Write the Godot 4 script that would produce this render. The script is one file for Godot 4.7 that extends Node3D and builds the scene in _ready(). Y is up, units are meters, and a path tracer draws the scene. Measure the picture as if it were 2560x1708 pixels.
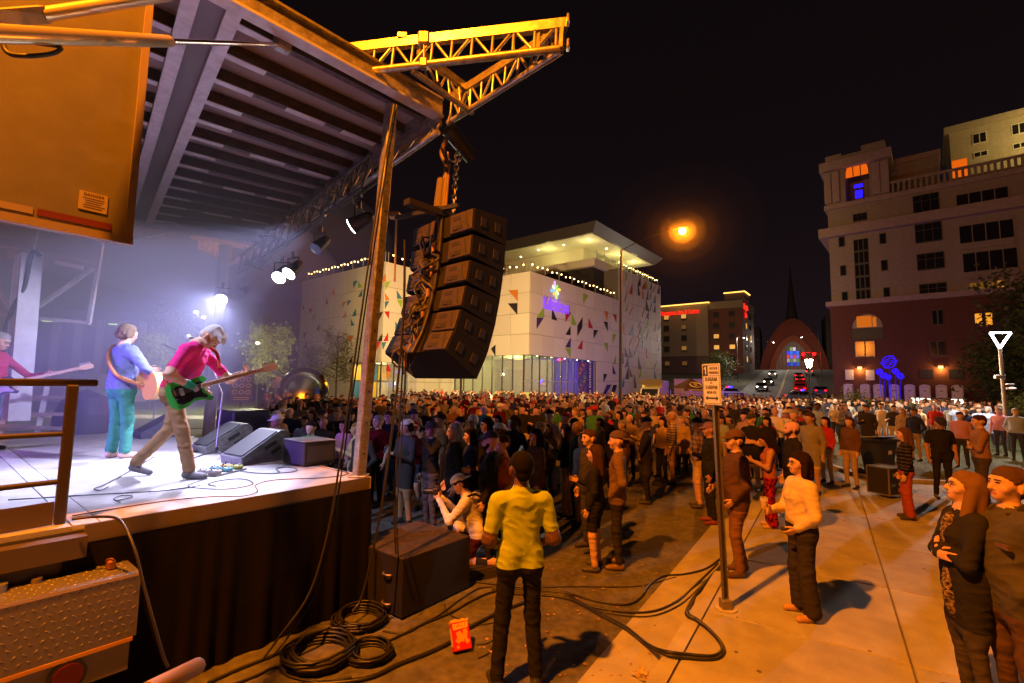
extends Node3D
# A night street concert. Units are metres, y is up, the road lies at y = 0.
# The camera stands at the origin, 2.5 m above the road, and looks along -Z.

const F := 1180.0                       # focal length in pixels of the 2560 x 1708 photograph
const CAM := Vector3(0, 2.5, 0)
const WALK := 0.13                      # height of the pavement
const DECK := 1.38                      # height of the stage floor
var cam_basis := Basis(Vector3.RIGHT, 0.0896) * Basis(Vector3.BACK, 0.017)
var rng := RandomNumberGenerator.new()
var mats := {}
var used := {}
var tex := {}

func _ready() -> void:
	rng.seed = 4711
	setup_camera_and_sky()
	setup_lights()
	make_textures()
	print("setting ", Time.get_ticks_msec())
	build_ground()
	build_museum()
	build_hotel()
	build_church()
	build_tall_building()
	build_park_side()
	build_street_things()
	print("stage ", Time.get_ticks_msec())
	build_stage()
	build_rigging()
	build_stage_gear()
	print("people ", Time.get_ticks_msec())
	build_people()
	print("small ", Time.get_ticks_msec())
	build_small_things()
	print("done ", Time.get_ticks_msec())

func setup_camera_and_sky() -> void:
	var cam := Camera3D.new()
	cam.name = "camera"
	cam.fov = rad_to_deg(2.0 * atan(854.0 / F))
	cam.near = 0.05
	cam.far = 900.0
	cam.transform = Transform3D(cam_basis, CAM)
	add_child(cam)
	cam.current = true
	var env := Environment.new()
	env.background_mode = Environment.BG_SKY
	var sky := Sky.new()
	var sm := ProceduralSkyMaterial.new()
	sm.sky_top_color = Color(0.050, 0.030, 0.034)
	sm.sky_horizon_color = Color(0.120, 0.080, 0.095)
	sm.sky_curve = 0.18
	sm.ground_bottom_color = Color(0.02, 0.015, 0.015)
	sm.ground_horizon_color = Color(0.085, 0.055, 0.06)
	sm.sun_angle_max = 0.0
	sky.sky_material = sm
	env.sky = sky
	env.tonemap_mode = Environment.TONE_MAPPER_LINEAR
	env.tonemap_exposure = 1.0
	env.sdfgi_enabled = true
	env.ssao_enabled = true
	env.ssil_enabled = true
	env.volumetric_fog_enabled = true
	env.volumetric_fog_density = 0.0
	var we := WorldEnvironment.new()
	we.name = "environment"
	we.environment = env
	add_child(we)

const SODIUM := Color(1.0, 0.53, 0.07)
const LED := Color(1.0, 0.93, 0.85)
const STAGE_WHITE := Color(0.84, 0.84, 1.0)

func omni(at: Vector3, color: Color, energy: float, size: float, parent: Node3D = self) -> void:
	var l := OmniLight3D.new()
	l.name = "lamp_glow"
	l.light_color = color
	l.light_energy = energy
	l.light_size = size
	l.omni_range = 150.0
	l.omni_attenuation = 2.0
	l.shadow_enabled = true
	parent.add_child(l, true)
	l.position = at

func spot(at: Vector3, to: Vector3, color: Color, energy: float, angle: float, size: float, parent: Node3D = self) -> void:
	var l := SpotLight3D.new()
	l.name = "spot_glow"
	l.light_color = color
	l.light_energy = energy
	l.light_size = size
	l.spot_range = 120.0
	l.spot_attenuation = 2.0
	l.spot_angle = angle
	l.spot_angle_attenuation = 0.5
	l.shadow_enabled = true
	parent.add_child(l, true)
	l.position = at
	l.look_at_from_position(at, to, Vector3.UP if absf((to - at).normalized().y) < 0.99 else Vector3.RIGHT)

# Every lamp has its light here; the fittings around these places are built further down.
var sodium_near := Vector3(-3.6, 10.6, -0.4)
var sodium_far := Vector3.ZERO
var par_spots := []                     # [lens place, target, energy]

func setup_lights() -> void:
	omni(sodium_near, SODIUM, 380.0, 0.16)
	sodium_far = D(1706, 578, 30.0)
	omni(sodium_far, SODIUM, 230.0, 0.18)
	# stage lamps on the front truss and the far post
	par_spots = [
		[D(697, 694, 7.6), Vector3(-4.0, 1.4, -4.8), 26.0],
		[D(722, 684, 7.5), Vector3(-4.8, 1.4, -5.2), 26.0],
		[D(553, 749, 9.3), Vector3(-4.2, 1.5, -4.6), 26.0],
		[D(880, 565, 6.3), Vector3(-7.2, 2.0, -6.8), 60.0],
		[T(3.3, 1.5, 5.55), Vector3(-4.2, 2.2, -5.8), 30.0],
	]
	for p in par_spots:
		var a: Vector3 = p[0]
		var b: Vector3 = p[1]
		spot(a + (b - a).normalized() * 0.07, b, STAGE_WHITE, p[2], 30.0, 0.07)

# ---------------------------------------------------------------- pixels to places
func ray(px: float, py: float) -> Vector3:
	return cam_basis * Vector3((px - 1280.0) / F, (854.0 - py) / F, -1.0)

func G(px: float, py: float, h := 0.0) -> Vector3:      # where the ray meets the level h
	var d := ray(px, py)
	return CAM + d * ((h - CAM.y) / d.y)

func D(px: float, py: float, z: float) -> Vector3:      # where the ray is z metres ahead
	var d := ray(px, py)
	return CAM + d * (z / -d.z)

func along(deg: float) -> Vector3:                      # a level direction, degrees clockwise from straight ahead
	return Vector3(sin(deg_to_rad(deg)), 0, -cos(deg_to_rad(deg)))

# ---------------------------------------------------------------- things, parts, materials
func numbered(called: String) -> String:
	var k: int = used.get(called, 0)
	used[called] = k + 1
	return called if k == 0 else "%s_%03d" % [called, k]

func tag(o: Node3D, label: String, category: String, group := "") -> void:
	o.set_meta("label", label)
	o.set_meta("category", category)
	if group != "":
		o.set_meta("group", group)

func thing(called: String, label: String, category: String, at := Vector3.ZERO, turn := 0.0, group := "") -> Node3D:
	var o := Node3D.new()
	o.name = numbered(called)
	add_child(o)
	o.position = at
	o.rotation.y = turn
	tag(o, label, category, group)
	return o

func obj(called: String, sh: Sh, m: Material, parent: Node3D = self) -> MeshInstance3D:
	return put_mesh(called, sh.mesh(), m, parent)

func put_mesh(called: String, me: Mesh, m: Material, parent: Node3D = self) -> MeshInstance3D:
	var o := MeshInstance3D.new()
	o.mesh = me
	if m:
		o.material_override = null
		for s in me.get_surface_count():
			o.set_surface_override_material(s, m)
	if parent == self:
		o.name = numbered(called)
		add_child(o)
	else:
		o.name = called
		parent.add_child(o, true)
	return o

func struct(called: String, sh: Sh, m: Material) -> MeshInstance3D:
	var o := obj(called, sh, m)
	o.set_meta("kind", "structure")
	return o

func L(r: float, g: float, b: float) -> Color:           # real-world base colour, linear
	return Color(r, g, b).linear_to_srgb()

func mat(c: Color, rough := 0.8, metal := 0.0, gloss := 0.5) -> StandardMaterial3D:
	var key := "%s %.2f %.2f %.2f" % [c, rough, metal, gloss]
	if not mats.has(key):
		var m := StandardMaterial3D.new()
		m.albedo_color = c
		m.roughness = rough
		m.metallic = metal
		m.metallic_specular = gloss
		mats[key] = m
	return mats[key]

func glow(c: Color, e: float) -> StandardMaterial3D:
	var key := "glow %s %.2f" % [c, e]
	if not mats.has(key):
		var m := StandardMaterial3D.new()
		m.albedo_color = Color(0.05, 0.05, 0.05)
		m.emission_enabled = true
		m.emission = c
		m.emission_energy_multiplier = e
		mats[key] = m
	return mats[key]

func pane(c: Color, alpha: float) -> StandardMaterial3D:
	var m := StandardMaterial3D.new()
	m.albedo_color = Color(c.r, c.g, c.b, alpha)
	m.roughness = 0.04
	m.transparency = BaseMaterial3D.TRANSPARENCY_ALPHA
	return m

func textured(key: String, base: Color, rough: float, scale: float, bump := 0.0, metal := 0.0, world := true) -> StandardMaterial3D:
	var m := StandardMaterial3D.new()
	m.albedo_color = base
	m.albedo_texture = tex[key]
	m.roughness = rough
	m.metallic = metal
	m.uv1_triplanar = true
	m.uv1_world_triplanar = world
	m.uv1_scale = Vector3.ONE * scale
	if bump > 0.0:
		m.heightmap_enabled = true
		m.heightmap_texture = tex[key]
		m.heightmap_scale = bump
	return m

func noise_image(size: int, sd: int, layers: Array, lo: float, hi: float) -> ImageTexture:
	# layers: [frequency in cycles per tile, weight]; grey values from lo to hi
	var acc := PackedFloat32Array()
	acc.resize(size * size)
	var total := 0.0
	for k in layers.size():
		var n := FastNoiseLite.new()
		n.seed = sd + k
		n.noise_type = FastNoiseLite.TYPE_SIMPLEX_SMOOTH
		n.frequency = layers[k][0] / float(size)
		n.fractal_octaves = layers[k][2] if layers[k].size() > 2 else 3
		var im: Image = n.get_seamless_image(size, size)
		im.convert(Image.FORMAT_L8)
		var by := im.get_data()
		var w: float = layers[k][1]
		total += w
		for i in size * size:
			acc[i] += w * by[i]
	var out := PackedByteArray()
	out.resize(size * size)
	for i in size * size:
		var v := acc[i] / (255.0 * total)
		v = clampf((v - 0.5) * 1.7 + 0.5, 0.0, 1.0)
		out[i] = int(255.0 * (lo + (hi - lo) * v))
	return ImageTexture.create_from_image(Image.create_from_data(size, size, false, Image.FORMAT_L8, out))

func make_textures() -> void:
	tex.asphalt = noise_image(512, 10, [[160, 1.0, 2], [14, 0.9], [4, 0.8]], 0.55, 1.0)
	tex.concrete = noise_image(512, 20, [[120, 0.35, 2], [9, 0.6], [3, 0.7]], 0.84, 1.0)
	tex.cloth = noise_image(256, 30, [[90, 0.6, 2], [6, 0.7]], 0.86, 1.0)
	tex.wall = noise_image(512, 40, [[200, 0.8, 2], [5, 0.5]], 0.8, 1.0)
	tex.wear = noise_image(512, 50, [[60, 0.5], [7, 1.0], [20, 0.6]], 0.55, 1.0)
	tex.fold = noise_image(256, 80, [[9, 1.0, 2], [16, 0.5, 2]], 0.0, 1.0)
	tex.strand = noise_image(256, 70, [[70, 1.0, 2]], 0.72, 1.0)
	tex.grass = noise_image(256, 60, [[90, 1.0, 2], [10, 0.6]], 0.35, 1.0)

# ---------------------------------------------------------------- shapes
class Sh:
	var v := PackedVector3Array()
	var n := PackedVector3Array()
	func tri(a: Vector3, b: Vector3, c: Vector3) -> void:      # counter-clockwise from outside
		var q := (b - a).cross(c - a).normalized()
		v.append(a); v.append(c); v.append(b)
		n.append(q); n.append(q); n.append(q)
	func stri(a: Vector3, b: Vector3, c: Vector3, na: Vector3, nb: Vector3, nc: Vector3) -> void:
		v.append(a); v.append(c); v.append(b)
		n.append(na); n.append(nc); n.append(nb)
	func quad(a: Vector3, b: Vector3, c: Vector3, d: Vector3) -> void:
		tri(a, b, c)
		tri(a, c, d)
	func hexa(p: Array) -> Sh:            # bottom 0-3 and top 4-7, counter-clockwise from above
		quad(p[3], p[2], p[1], p[0])
		quad(p[4], p[5], p[6], p[7])
		for i in 4:
			var j := (i + 1) % 4
			quad(p[i], p[j], p[j + 4], p[i + 4])
		return self
	func box(c: Vector3, s: Vector3, b := Basis()) -> Sh:
		var x := b.x * s.x * 0.5
		var y := b.y * s.y * 0.5
		var z := b.z * s.z * 0.5
		return hexa([c - x - y + z, c + x - y + z, c + x - y - z, c - x - y - z, c - x + y + z, c + x + y + z, c + x + y - z, c - x + y - z])
	func bbox(c: Vector3, s: Vector3, e: float, b := Basis()) -> Sh:      # a box with chamfered edges
		var h := s * 0.5
		var q := Vector3(h.x - e, h.y - e, h.z - e)
		for ax in 3:
			for sg in [-1.0, 1.0]:
				var u := (ax + 1) % 3
				var w := (ax + 2) % 3
				var ps := []
				for k in [[-1, -1], [1, -1], [1, 1], [-1, 1]]:
					var p := Vector3.ZERO
					p[ax] = h[ax] * sg
					p[u] = q[u] * k[0]
					p[w] = q[w] * k[1]
					ps.append(c + b * p)
				if sg > 0: quad(ps[0], ps[1], ps[2], ps[3])
				else: quad(ps[3], ps[2], ps[1], ps[0])
		for ax in 3:
			var u := (ax + 1) % 3
			var w := (ax + 2) % 3
			for su in [-1.0, 1.0]:
				for sw in [-1.0, 1.0]:
					var ps := []
					for k in [-1.0, 1.0]:
						var p := Vector3.ZERO
						p[ax] = q[ax] * k; p[u] = h[u] * su; p[w] = q[w] * sw
						var r := Vector3.ZERO
						r[ax] = q[ax] * k; r[u] = q[u] * su; r[w] = h[w] * sw
						ps.append(c + b * p); ps.append(c + b * r)
					if su * sw > 0: quad(ps[0], ps[1], ps[3], ps[2])
					else: quad(ps[2], ps[3], ps[1], ps[0])
		for sx in [-1.0, 1.0]:
			for sy in [-1.0, 1.0]:
				for sz in [-1.0, 1.0]:
					var a := c + b * Vector3(h.x * sx, q.y * sy, q.z * sz)
					var d := c + b * Vector3(q.x * sx, h.y * sy, q.z * sz)
					var f := c + b * Vector3(q.x * sx, q.y * sy, h.z * sz)
					if sx * sy * sz > 0: tri(a, d, f)
					else: tri(a, f, d)
		return self
	static func frame(d: Vector3, up := Vector3.UP) -> Basis:      # z along d
		var z := d.normalized()
		var x := up.cross(z)
		if x.length() < 0.01: x = Vector3.RIGHT.cross(z)
		if x.length() < 0.01: x = Vector3.BACK.cross(z)
		x = x.normalized()
		return Basis(x, z.cross(x), z)
	func bar(a: Vector3, b: Vector3, w: float, h: float, up := Vector3.UP) -> Sh:
		return box((a + b) * 0.5, Vector3(w, h, a.distance_to(b)), frame(b - a, up))
	func cyl(a: Vector3, b: Vector3, r0: float, r1 := -1.0, k := 10, caps := true) -> Sh:
		if r1 < 0.0: r1 = r0
		var f := frame(b - a)
		for i in k:
			var t0 := TAU * i / k
			var t1 := TAU * (i + 1) / k
			var d0 := f.x * cos(t0) + f.y * sin(t0)
			var d1 := f.x * cos(t1) + f.y * sin(t1)
			stri(a + d0 * r0, a + d1 * r0, b + d1 * r1, d0, d1, d1)
			stri(a + d0 * r0, b + d1 * r1, b + d0 * r1, d0, d1, d0)
			if caps:
				tri(a, a + d1 * r0, a + d0 * r0)
				tri(b, b + d0 * r1, b + d1 * r1)
		return self
	func tube(pts: Array, r: float, k := 6) -> Sh:
		var rings := []
		var up := Vector3.UP
		for i in pts.size():
			var d: Vector3 = pts[min(i + 1, pts.size() - 1)] - pts[max(i - 1, 0)]
			var f := frame(d, up)
			up = f.y
			rings.append(f)
		for i in pts.size() - 1:
			var f0: Basis = rings[i]
			var f1: Basis = rings[i + 1]
			var a: Vector3 = pts[i]
			var b: Vector3 = pts[i + 1]
			for j in k:
				var t0 := TAU * j / k
				var t1 := TAU * (j + 1) / k
				var p0 := f0.x * cos(t0) + f0.y * sin(t0)
				var p1 := f0.x * cos(t1) + f0.y * sin(t1)
				var q0 := f1.x * cos(t0) + f1.y * sin(t0)
				var q1 := f1.x * cos(t1) + f1.y * sin(t1)
				stri(a + p0 * r, a + p1 * r, b + q1 * r, p0, p1, q1)
				stri(a + p0 * r, b + q1 * r, b + q0 * r, p0, q1, q0)
		return self
	func ball(c: Vector3, s: Vector3, k := 10, b := Basis()) -> Sh:
		var h := k / 2
		for i in h:
			for j in k:
				var ps := []
				var ns := []
				for e in [[0, 0], [0, 1], [1, 1], [1, 0]]:
					var t: float = PI * (i + e[0]) / h
					var q: float = TAU * (j + e[1]) / k
					var d := Vector3(sin(t) * cos(q), cos(t), -sin(t) * sin(q))
					ps.append(c + b * (d * s))
					ns.append((b * (d / s)).normalized())
				if i < h - 1: stri(ps[0], ps[3], ps[2], ns[0], ns[3], ns[2])
				if i > 0: stri(ps[0], ps[2], ps[1], ns[0], ns[2], ns[1])
		return self
	func lathe(prof: Array, at: Vector3, k := 16) -> Sh:          # prof: Vector2(radius, height) upwards
		for i in prof.size() - 1:
			var p: Vector2 = prof[i]
			var q: Vector2 = prof[i + 1]
			var nd := Vector2(q.y - p.y, p.x - q.x).normalized()
			for j in k:
				var t0 := TAU * j / k
				var t1 := TAU * (j + 1) / k
				var d0 := Vector3(cos(t0), 0, -sin(t0))
				var d1 := Vector3(cos(t1), 0, -sin(t1))
				var n0 := d0 * nd.x + Vector3.UP * nd.y
				var n1 := d1 * nd.x + Vector3.UP * nd.y
				var a := at + d0 * p.x + Vector3.UP * p.y
				var b := at + d1 * p.x + Vector3.UP * p.y
				var c := at + d1 * q.x + Vector3.UP * q.y
				var e := at + d0 * q.x + Vector3.UP * q.y
				if p.x > 0.0001: stri(a, b, c, n0, n1, n1)
				if q.x > 0.0001: stri(a, c, e, n0, n1, n0)
		return self
	func prism(poly: PackedVector2Array, depth: float, xf := Transform3D()) -> Sh:      # outline in x and y, from z = 0 back to -depth
		var p := poly
		if Geometry2D.is_polygon_clockwise(p):
			p = p.duplicate()
			p.reverse()
		var ix := Geometry2D.triangulate_polygon(p)
		for i in range(0, ix.size(), 3):
			var a := p[ix[i]]
			var b := p[ix[i + 1]]
			var c := p[ix[i + 2]]
			if (b - a).cross(c - a) < 0.0:
				var t := b
				b = c
				c = t
			tri(xf * Vector3(a.x, a.y, 0), xf * Vector3(b.x, b.y, 0), xf * Vector3(c.x, c.y, 0))
			tri(xf * Vector3(a.x, a.y, -depth), xf * Vector3(c.x, c.y, -depth), xf * Vector3(b.x, b.y, -depth))
		for i in p.size():
			var a := p[i]
			var b := p[(i + 1) % p.size()]
			quad(xf * Vector3(a.x, a.y, 0), xf * Vector3(a.x, a.y, -depth), xf * Vector3(b.x, b.y, -depth), xf * Vector3(b.x, b.y, 0))
		return self
	func mesh() -> ArrayMesh:
		var a := []
		a.resize(Mesh.ARRAY_MAX)
		a[Mesh.ARRAY_VERTEX] = v
		a[Mesh.ARRAY_NORMAL] = n
		var m := ArrayMesh.new()
		m.add_surface_from_arrays(Mesh.PRIMITIVE_TRIANGLES, a)
		return m

func lettering(called: String, words: String, size: float, m: Material, xf: Transform3D, parent: Node3D, font_name := "Droid Sans", depth := 0.02, bold := false) -> MeshInstance3D:
	var t := TextMesh.new()
	var f := SystemFont.new()
	f.font_names = PackedStringArray([font_name])
	if bold: f.font_weight = 700
	t.font = f
	t.text = words
	t.font_size = 64
	t.pixel_size = size / 46.0          # size is the height of a capital letter
	t.depth = depth
	var o := put_mesh(called, t, m, parent)
	o.transform = xf
	return o

func smooth(pts: Array, per := 6) -> Array:                 # a curve through the points
	var out := []
	for i in pts.size() - 1:
		var p0: Vector3 = pts[max(i - 1, 0)]
		var p1: Vector3 = pts[i]
		var p2: Vector3 = pts[i + 1]
		var p3: Vector3 = pts[min(i + 2, pts.size() - 1)]
		for k in per:
			out.append(p1.cubic_interpolate(p2, p0, p3, float(k) / per))
	out.append(pts[pts.size() - 1])
	return out

func facing(x: Vector3, y: Vector3, at: Vector3) -> Transform3D:      # a plane whose x and y axes are given; z points out
	x = x.normalized()
	y = (y - x * x.dot(y)).normalized()
	return Transform3D(Basis(x, y, x.cross(y)), at)

# ---------------------------------------------------------------- the ground
var kerb_at := Vector3.ZERO
var road_dir := Vector3.ZERO
var road_side := Vector3.ZERO

func K(s: float, w: float, h := 0.0) -> Vector3:            # a place by the pavement: s along the kerb, w beyond it
	var p := kerb_at + road_dir * s + road_side * w
	return Vector3(p.x, h, p.z)

func flat_poly(pts: Array, h: float, drop := 0.1) -> Sh:
	var pl := PackedVector2Array()
	for p in pts: pl.append(Vector2(p.x, -p.z))
	return Sh.new().prism(pl, drop, Transform3D(Basis(Vector3.RIGHT, Vector3.FORWARD, Vector3.UP), Vector3(0, h, 0)))

func build_ground() -> void:
	road_dir = along(33.7)
	road_side = along(123.7)
	kerb_at = G(1708.6, 1548.6, WALK)
	var asphalt := textured("asphalt", L(0.15, 0.14, 0.13), 0.85, 0.55, 0.12)
	var dusty := textured("asphalt", L(0.15, 0.14, 0.13), 0.9, 0.21, 0.1)
	var concrete := textured("concrete", L(0.40, 0.38, 0.35), 0.8, 0.33, 0.15)
	var slab_mats := [concrete, textured("concrete", L(0.43, 0.41, 0.38), 0.8, 0.29, 0.15), textured("concrete", L(0.37, 0.35, 0.325), 0.8, 0.37, 0.15)]
	var big := Sh.new()
	big.quad(Vector3(-400, -0.004, 60), Vector3(400, -0.004, 60), Vector3(400, -0.004, -500), Vector3(-400, -0.004, -500))
	struct("ground", big, dusty)
	var rd := Sh.new()
	rd.quad(K(-14, -16), K(-14, -0.532), K(60, -0.532), K(60, -16))
	struct("road", rd, asphalt)
	# concrete gutter, kerb and pavement slabs
	var gut := Sh.new()
	gut.quad(K(-14, -0.53, 0.006), K(-14, -0.005, 0.002), K(60, -0.005, 0.002), K(60, -0.53, 0.006))
	struct("gutter", gut, concrete)
	var kerb := Sh.new()
	kerb.hexa([K(-14, 0, -0.1), K(-14, 0.15, -0.1), K(60, 0.15, -0.1), K(60, 0, -0.1), K(-14, 0.012, WALK), K(-14, 0.148, WALK), K(60, 0.148, WALK), K(60, 0.012, WALK)])
	struct("kerb", kerb, slab_mats[1])
	var bed := Sh.new()
	bed.hexa([K(-14, 0.155, -0.1), K(-14, 9.0, -0.1), K(60, 9.0, -0.1), K(60, 0.155, -0.1), K(-14, 0.155, WALK - 0.015), K(-14, 9.0, WALK - 0.015), K(60, 9.0, WALK - 0.015), K(60, 0.155, WALK - 0.015)])
	var walk := struct("pavement", bed, mat(L(0.12, 0.11, 0.10), 0.95))
	for i in range(-4, 14):
		for j in 4:
			var s0 := 0.34 + 1.9 * i + 0.006
			var s1 := s0 + 1.888
			var w0 := 0.16 + j * 1.68 + (0.006 if j > 0 else 0.0)
			var w1 := 0.16 + (j + 1) * 1.68 - 0.006
			var h := WALK + 0.002 * sin(i * 2.3 + j * 1.7)
			var sl := Sh.new()
			var e := 0.008
			sl.hexa([K(s0, w0, h - 0.014), K(s0, w1, h - 0.014), K(s1, w1, h - 0.014), K(s1, w0, h - 0.014), K(s0 + e, w0 + e, h), K(s0 + e, w1 - e, h), K(s1 - e, w1 - e, h), K(s1 - e, w0 + e, h)])
			obj("slab", sl, slab_mats[(i * 7 + j * 3 + 40) % 3], walk)
	# lawn and planting beside the pavement, with its stone edge
	var grass := textured("grass", L(0.10, 0.13, 0.035), 0.95, 1.3, 0.3)
	var lawn_pts := [Vector3(9.5, 0, -12.7), Vector3(9.9, 0, -15.2), Vector3(16, 0, -25), Vector3(24, 0, -37), Vector3(60, 0, -60), Vector3(70, 0, -30), Vector3(24, 0, -13.5), Vector3(15, 0, -11.6)]
	struct("lawn", flat_poly(lawn_pts, 0.15, 0.1), grass)
	var edge := Sh.new()
	for k in 4:
		edge.bar(lawn_pts[k] + Vector3(0, 0.16, 0), lawn_pts[k + 1] + Vector3(0, 0.16, 0), 0.16, 0.12)
	edge.bar(lawn_pts[7] + Vector3(0, 0.16, 0), lawn_pts[0] + Vector3(0, 0.16, 0), 0.158, 0.118)
	struct("lawn_edge_kerb", edge, slab_mats[2])
	blades("lawn_grass", "short green grass on the planting strip by the pavement", lawn_pts, 0.15, 9000, 0.10)
	# park lawn behind the stage and its paths
	var park := [Vector3(-70, 0, -22), Vector3(-24, 0, -20.5), Vector3(-10, 0, -26), Vector3(-12, 0, -46), Vector3(-70, 0, -60)]
	struct("park_lawn", flat_poly(park, 0.03, 0.1), textured("grass", L(0.17, 0.20, 0.04), 0.95, 0.8, 0.3))
	var path := Sh.new()
	path.quad(Vector3(-60, 0.045, -27.0), Vector3(-9, 0.045, -29.5), Vector3(-9, 0.045, -32.5), Vector3(-60, 0.045, -29.5))
	struct("park_path", path, slab_mats[1])
	var plaza := Sh.new()
	plaza.quad(D(1330, 1010, 52) * Vector3(1, 0, 1) + Vector3(0, 0.012, 0), Vector3(34, 0.012, -62), Vector3(60, 0.012, -104), Vector3(-12, 0.012, -64))
	struct("museum_plaza", plaza, slab_mats[0])
	# the street climbs towards the church
	var hill := Sh.new()
	var street := Sh.new()
	var mid0 := D(1935, 985, 66) * Vector3(1, 0, 1)
	var mid1 := D(1975, 930, 190) * Vector3(1, 0, 1)
	var dir := (mid1 - mid0).normalized()
	var side := Vector3(-dir.z, 0, dir.x)
	var len := mid0.distance_to(mid1) + 40.0
	for i in 12:
		var r0 := len * i / 12.0
		var r1 := len * (i + 1) / 12.0
		var h0 := hill_height(r0)
		var h1 := hill_height(r1)
		var a := mid0 + dir * r0
		var b := mid0 + dir * r1
		hill.quad(a - side * 40 + Vector3.UP * (h0 - 0.06), a + side * 70 + Vector3.UP * (h0 - 0.06), b + side * 70 + Vector3.UP * (h1 - 0.06), b - side * 40 + Vector3.UP * (h1 - 0.06))
		street.quad(a - side * 6.5 + Vector3.UP * h0, a + side * 6.5 + Vector3.UP * h0, b + side * 6.5 + Vector3.UP * h1, b - side * 6.5 + Vector3.UP * h1)
	struct("hillside", hill, mat(L(0.05, 0.05, 0.03), 0.95))
	struct("hill_street", street, textured("asphalt", L(0.09, 0.085, 0.08), 0.7, 0.4))
	for w in [-0.12, 0.12]:
		var ln := Sh.new()
		for i in 12:
			var r0 := len * i / 12.0
			var r1 := len * (i + 1) / 12.0
			var a: Vector3 = mid0 + dir * r0 + side * w + Vector3.UP * (hill_height(r0) + 0.006)
			var b: Vector3 = mid0 + dir * r1 + side * w + Vector3.UP * (hill_height(r1) + 0.006)
			ln.quad(a - side * 0.06, a + side * 0.06, b + side * 0.06, b - side * 0.06)
		struct("street_line", ln, mat(L(0.6, 0.45, 0.08), 0.6))
	hill_from = mid0
	hill_dir = dir
	hill_side = side

var hill_from := Vector3.ZERO
var hill_dir := Vector3.ZERO
var hill_side := Vector3.ZERO

func hill_height(r: float) -> float:
	return 0.02 + 9.5 * smoothstep(-20.0, 135.0, r)

func on_hill(r: float, w: float) -> Vector3:
	return hill_from + hill_dir * r + hill_side * w + Vector3.UP * hill_height(r)

func blades(called: String, label: String, pts: Array, h: float, count: int, tall: float) -> void:
	var one := Sh.new()
	for k in 3:
		var t := TAU * k / 3.0
		var d := Vector3(cos(t), 0, sin(t))
		one.tri(d * 0.02, Vector3(-d.z, 0, d.x) * 0.03, Vector3(0, 1, 0) + d * 0.3)
	var mm := MultiMesh.new()
	mm.transform_format = MultiMesh.TRANSFORM_3D
	mm.mesh = one.mesh()
	var poly := PackedVector2Array()
	for p in pts: poly.append(Vector2(p.x, p.z))
	var where := []
	var tries := 0
	while where.size() < count and tries < count * 6:
		tries += 1
		var q := Vector2(rng.randf_range(9, 40), rng.randf_range(-36, -11))
		if Geometry2D.is_point_in_polygon(q, poly): where.append(q)
	mm.instance_count = where.size()
	for i in where.size():
		var s := tall * rng.randf_range(0.6, 1.5)
		mm.set_instance_transform(i, Transform3D(Basis(Vector3.UP, rng.randf() * TAU).scaled(Vector3(s * 1.4, s, s * 1.4)), Vector3(where[i].x, h, where[i].y)))
	var o := MultiMeshInstance3D.new()
	o.multimesh = mm
	o.material_override = mat(L(0.09, 0.13, 0.03), 0.8)
	o.name = numbered(called)
	add_child(o)
	tag(o, label, "grass")
	o.set_meta("kind", "stuff")

# ---------------------------------------------------------------- the museum
var mus := Transform3D()

func plane_hit(px: float, py: float, at: Vector3, normal: Vector3) -> Vector3:
	var d := ray(px, py)
	return CAM + d * ((at - CAM).dot(normal) / d.dot(normal))

func facade_tri(pts: Array, color: Color, at: Vector3, x: Vector3, parent: Node3D) -> void:
	# a flat coloured panel on the wall through at that runs along x; pts are pixels
	var xf := facing(x, Vector3.UP, at)
	var inv := xf.affine_inverse()
	var pl := PackedVector2Array()
	for p in pts:
		var q: Vector3 = inv * plane_hit(p[0], p[1], at, xf.basis.z)
		pl.append(Vector2(q.x, q.y))
	var sh := Sh.new().prism(pl, 0.05, xf.translated_local(Vector3(0, 0, 0.10)))
	obj("coloured_panel", sh, mat(color, 0.7, 0.0, 0.2), parent)

func crop_tris(rows: Array, ox: float, oy: float, sc: float) -> Array:
	var out := []
	for r in rows:
		var ps := []
		for k in range(1, r.size(), 2): ps.append([ox + r[k] / sc, oy + r[k + 1] / sc])
		out.append([r[0], ps])
	return out

var tri_colors := {"g": 0, "p": 0, "k": 0, "r": 0, "o": 0, "b": 0, "n": 0}

func panels(parent: Node3D, xf: Transform3D, w: float, y0: float, y1: float, nx: int, ny: int, ms: Array) -> void:
	for i in nx:
		for j in ny:
			var pw := w / nx
			var ph := (y1 - y0) / ny
			var sh := Sh.new().box(xf * Vector3(pw * (i + 0.5), y0 + ph * (j + 0.5), 0.03), Vector3(pw - 0.05, ph - 0.05, 0.06), xf.basis)
			obj("wall_panel", sh, ms[(i * 5 + j * 3) % ms.size()], parent)

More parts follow.
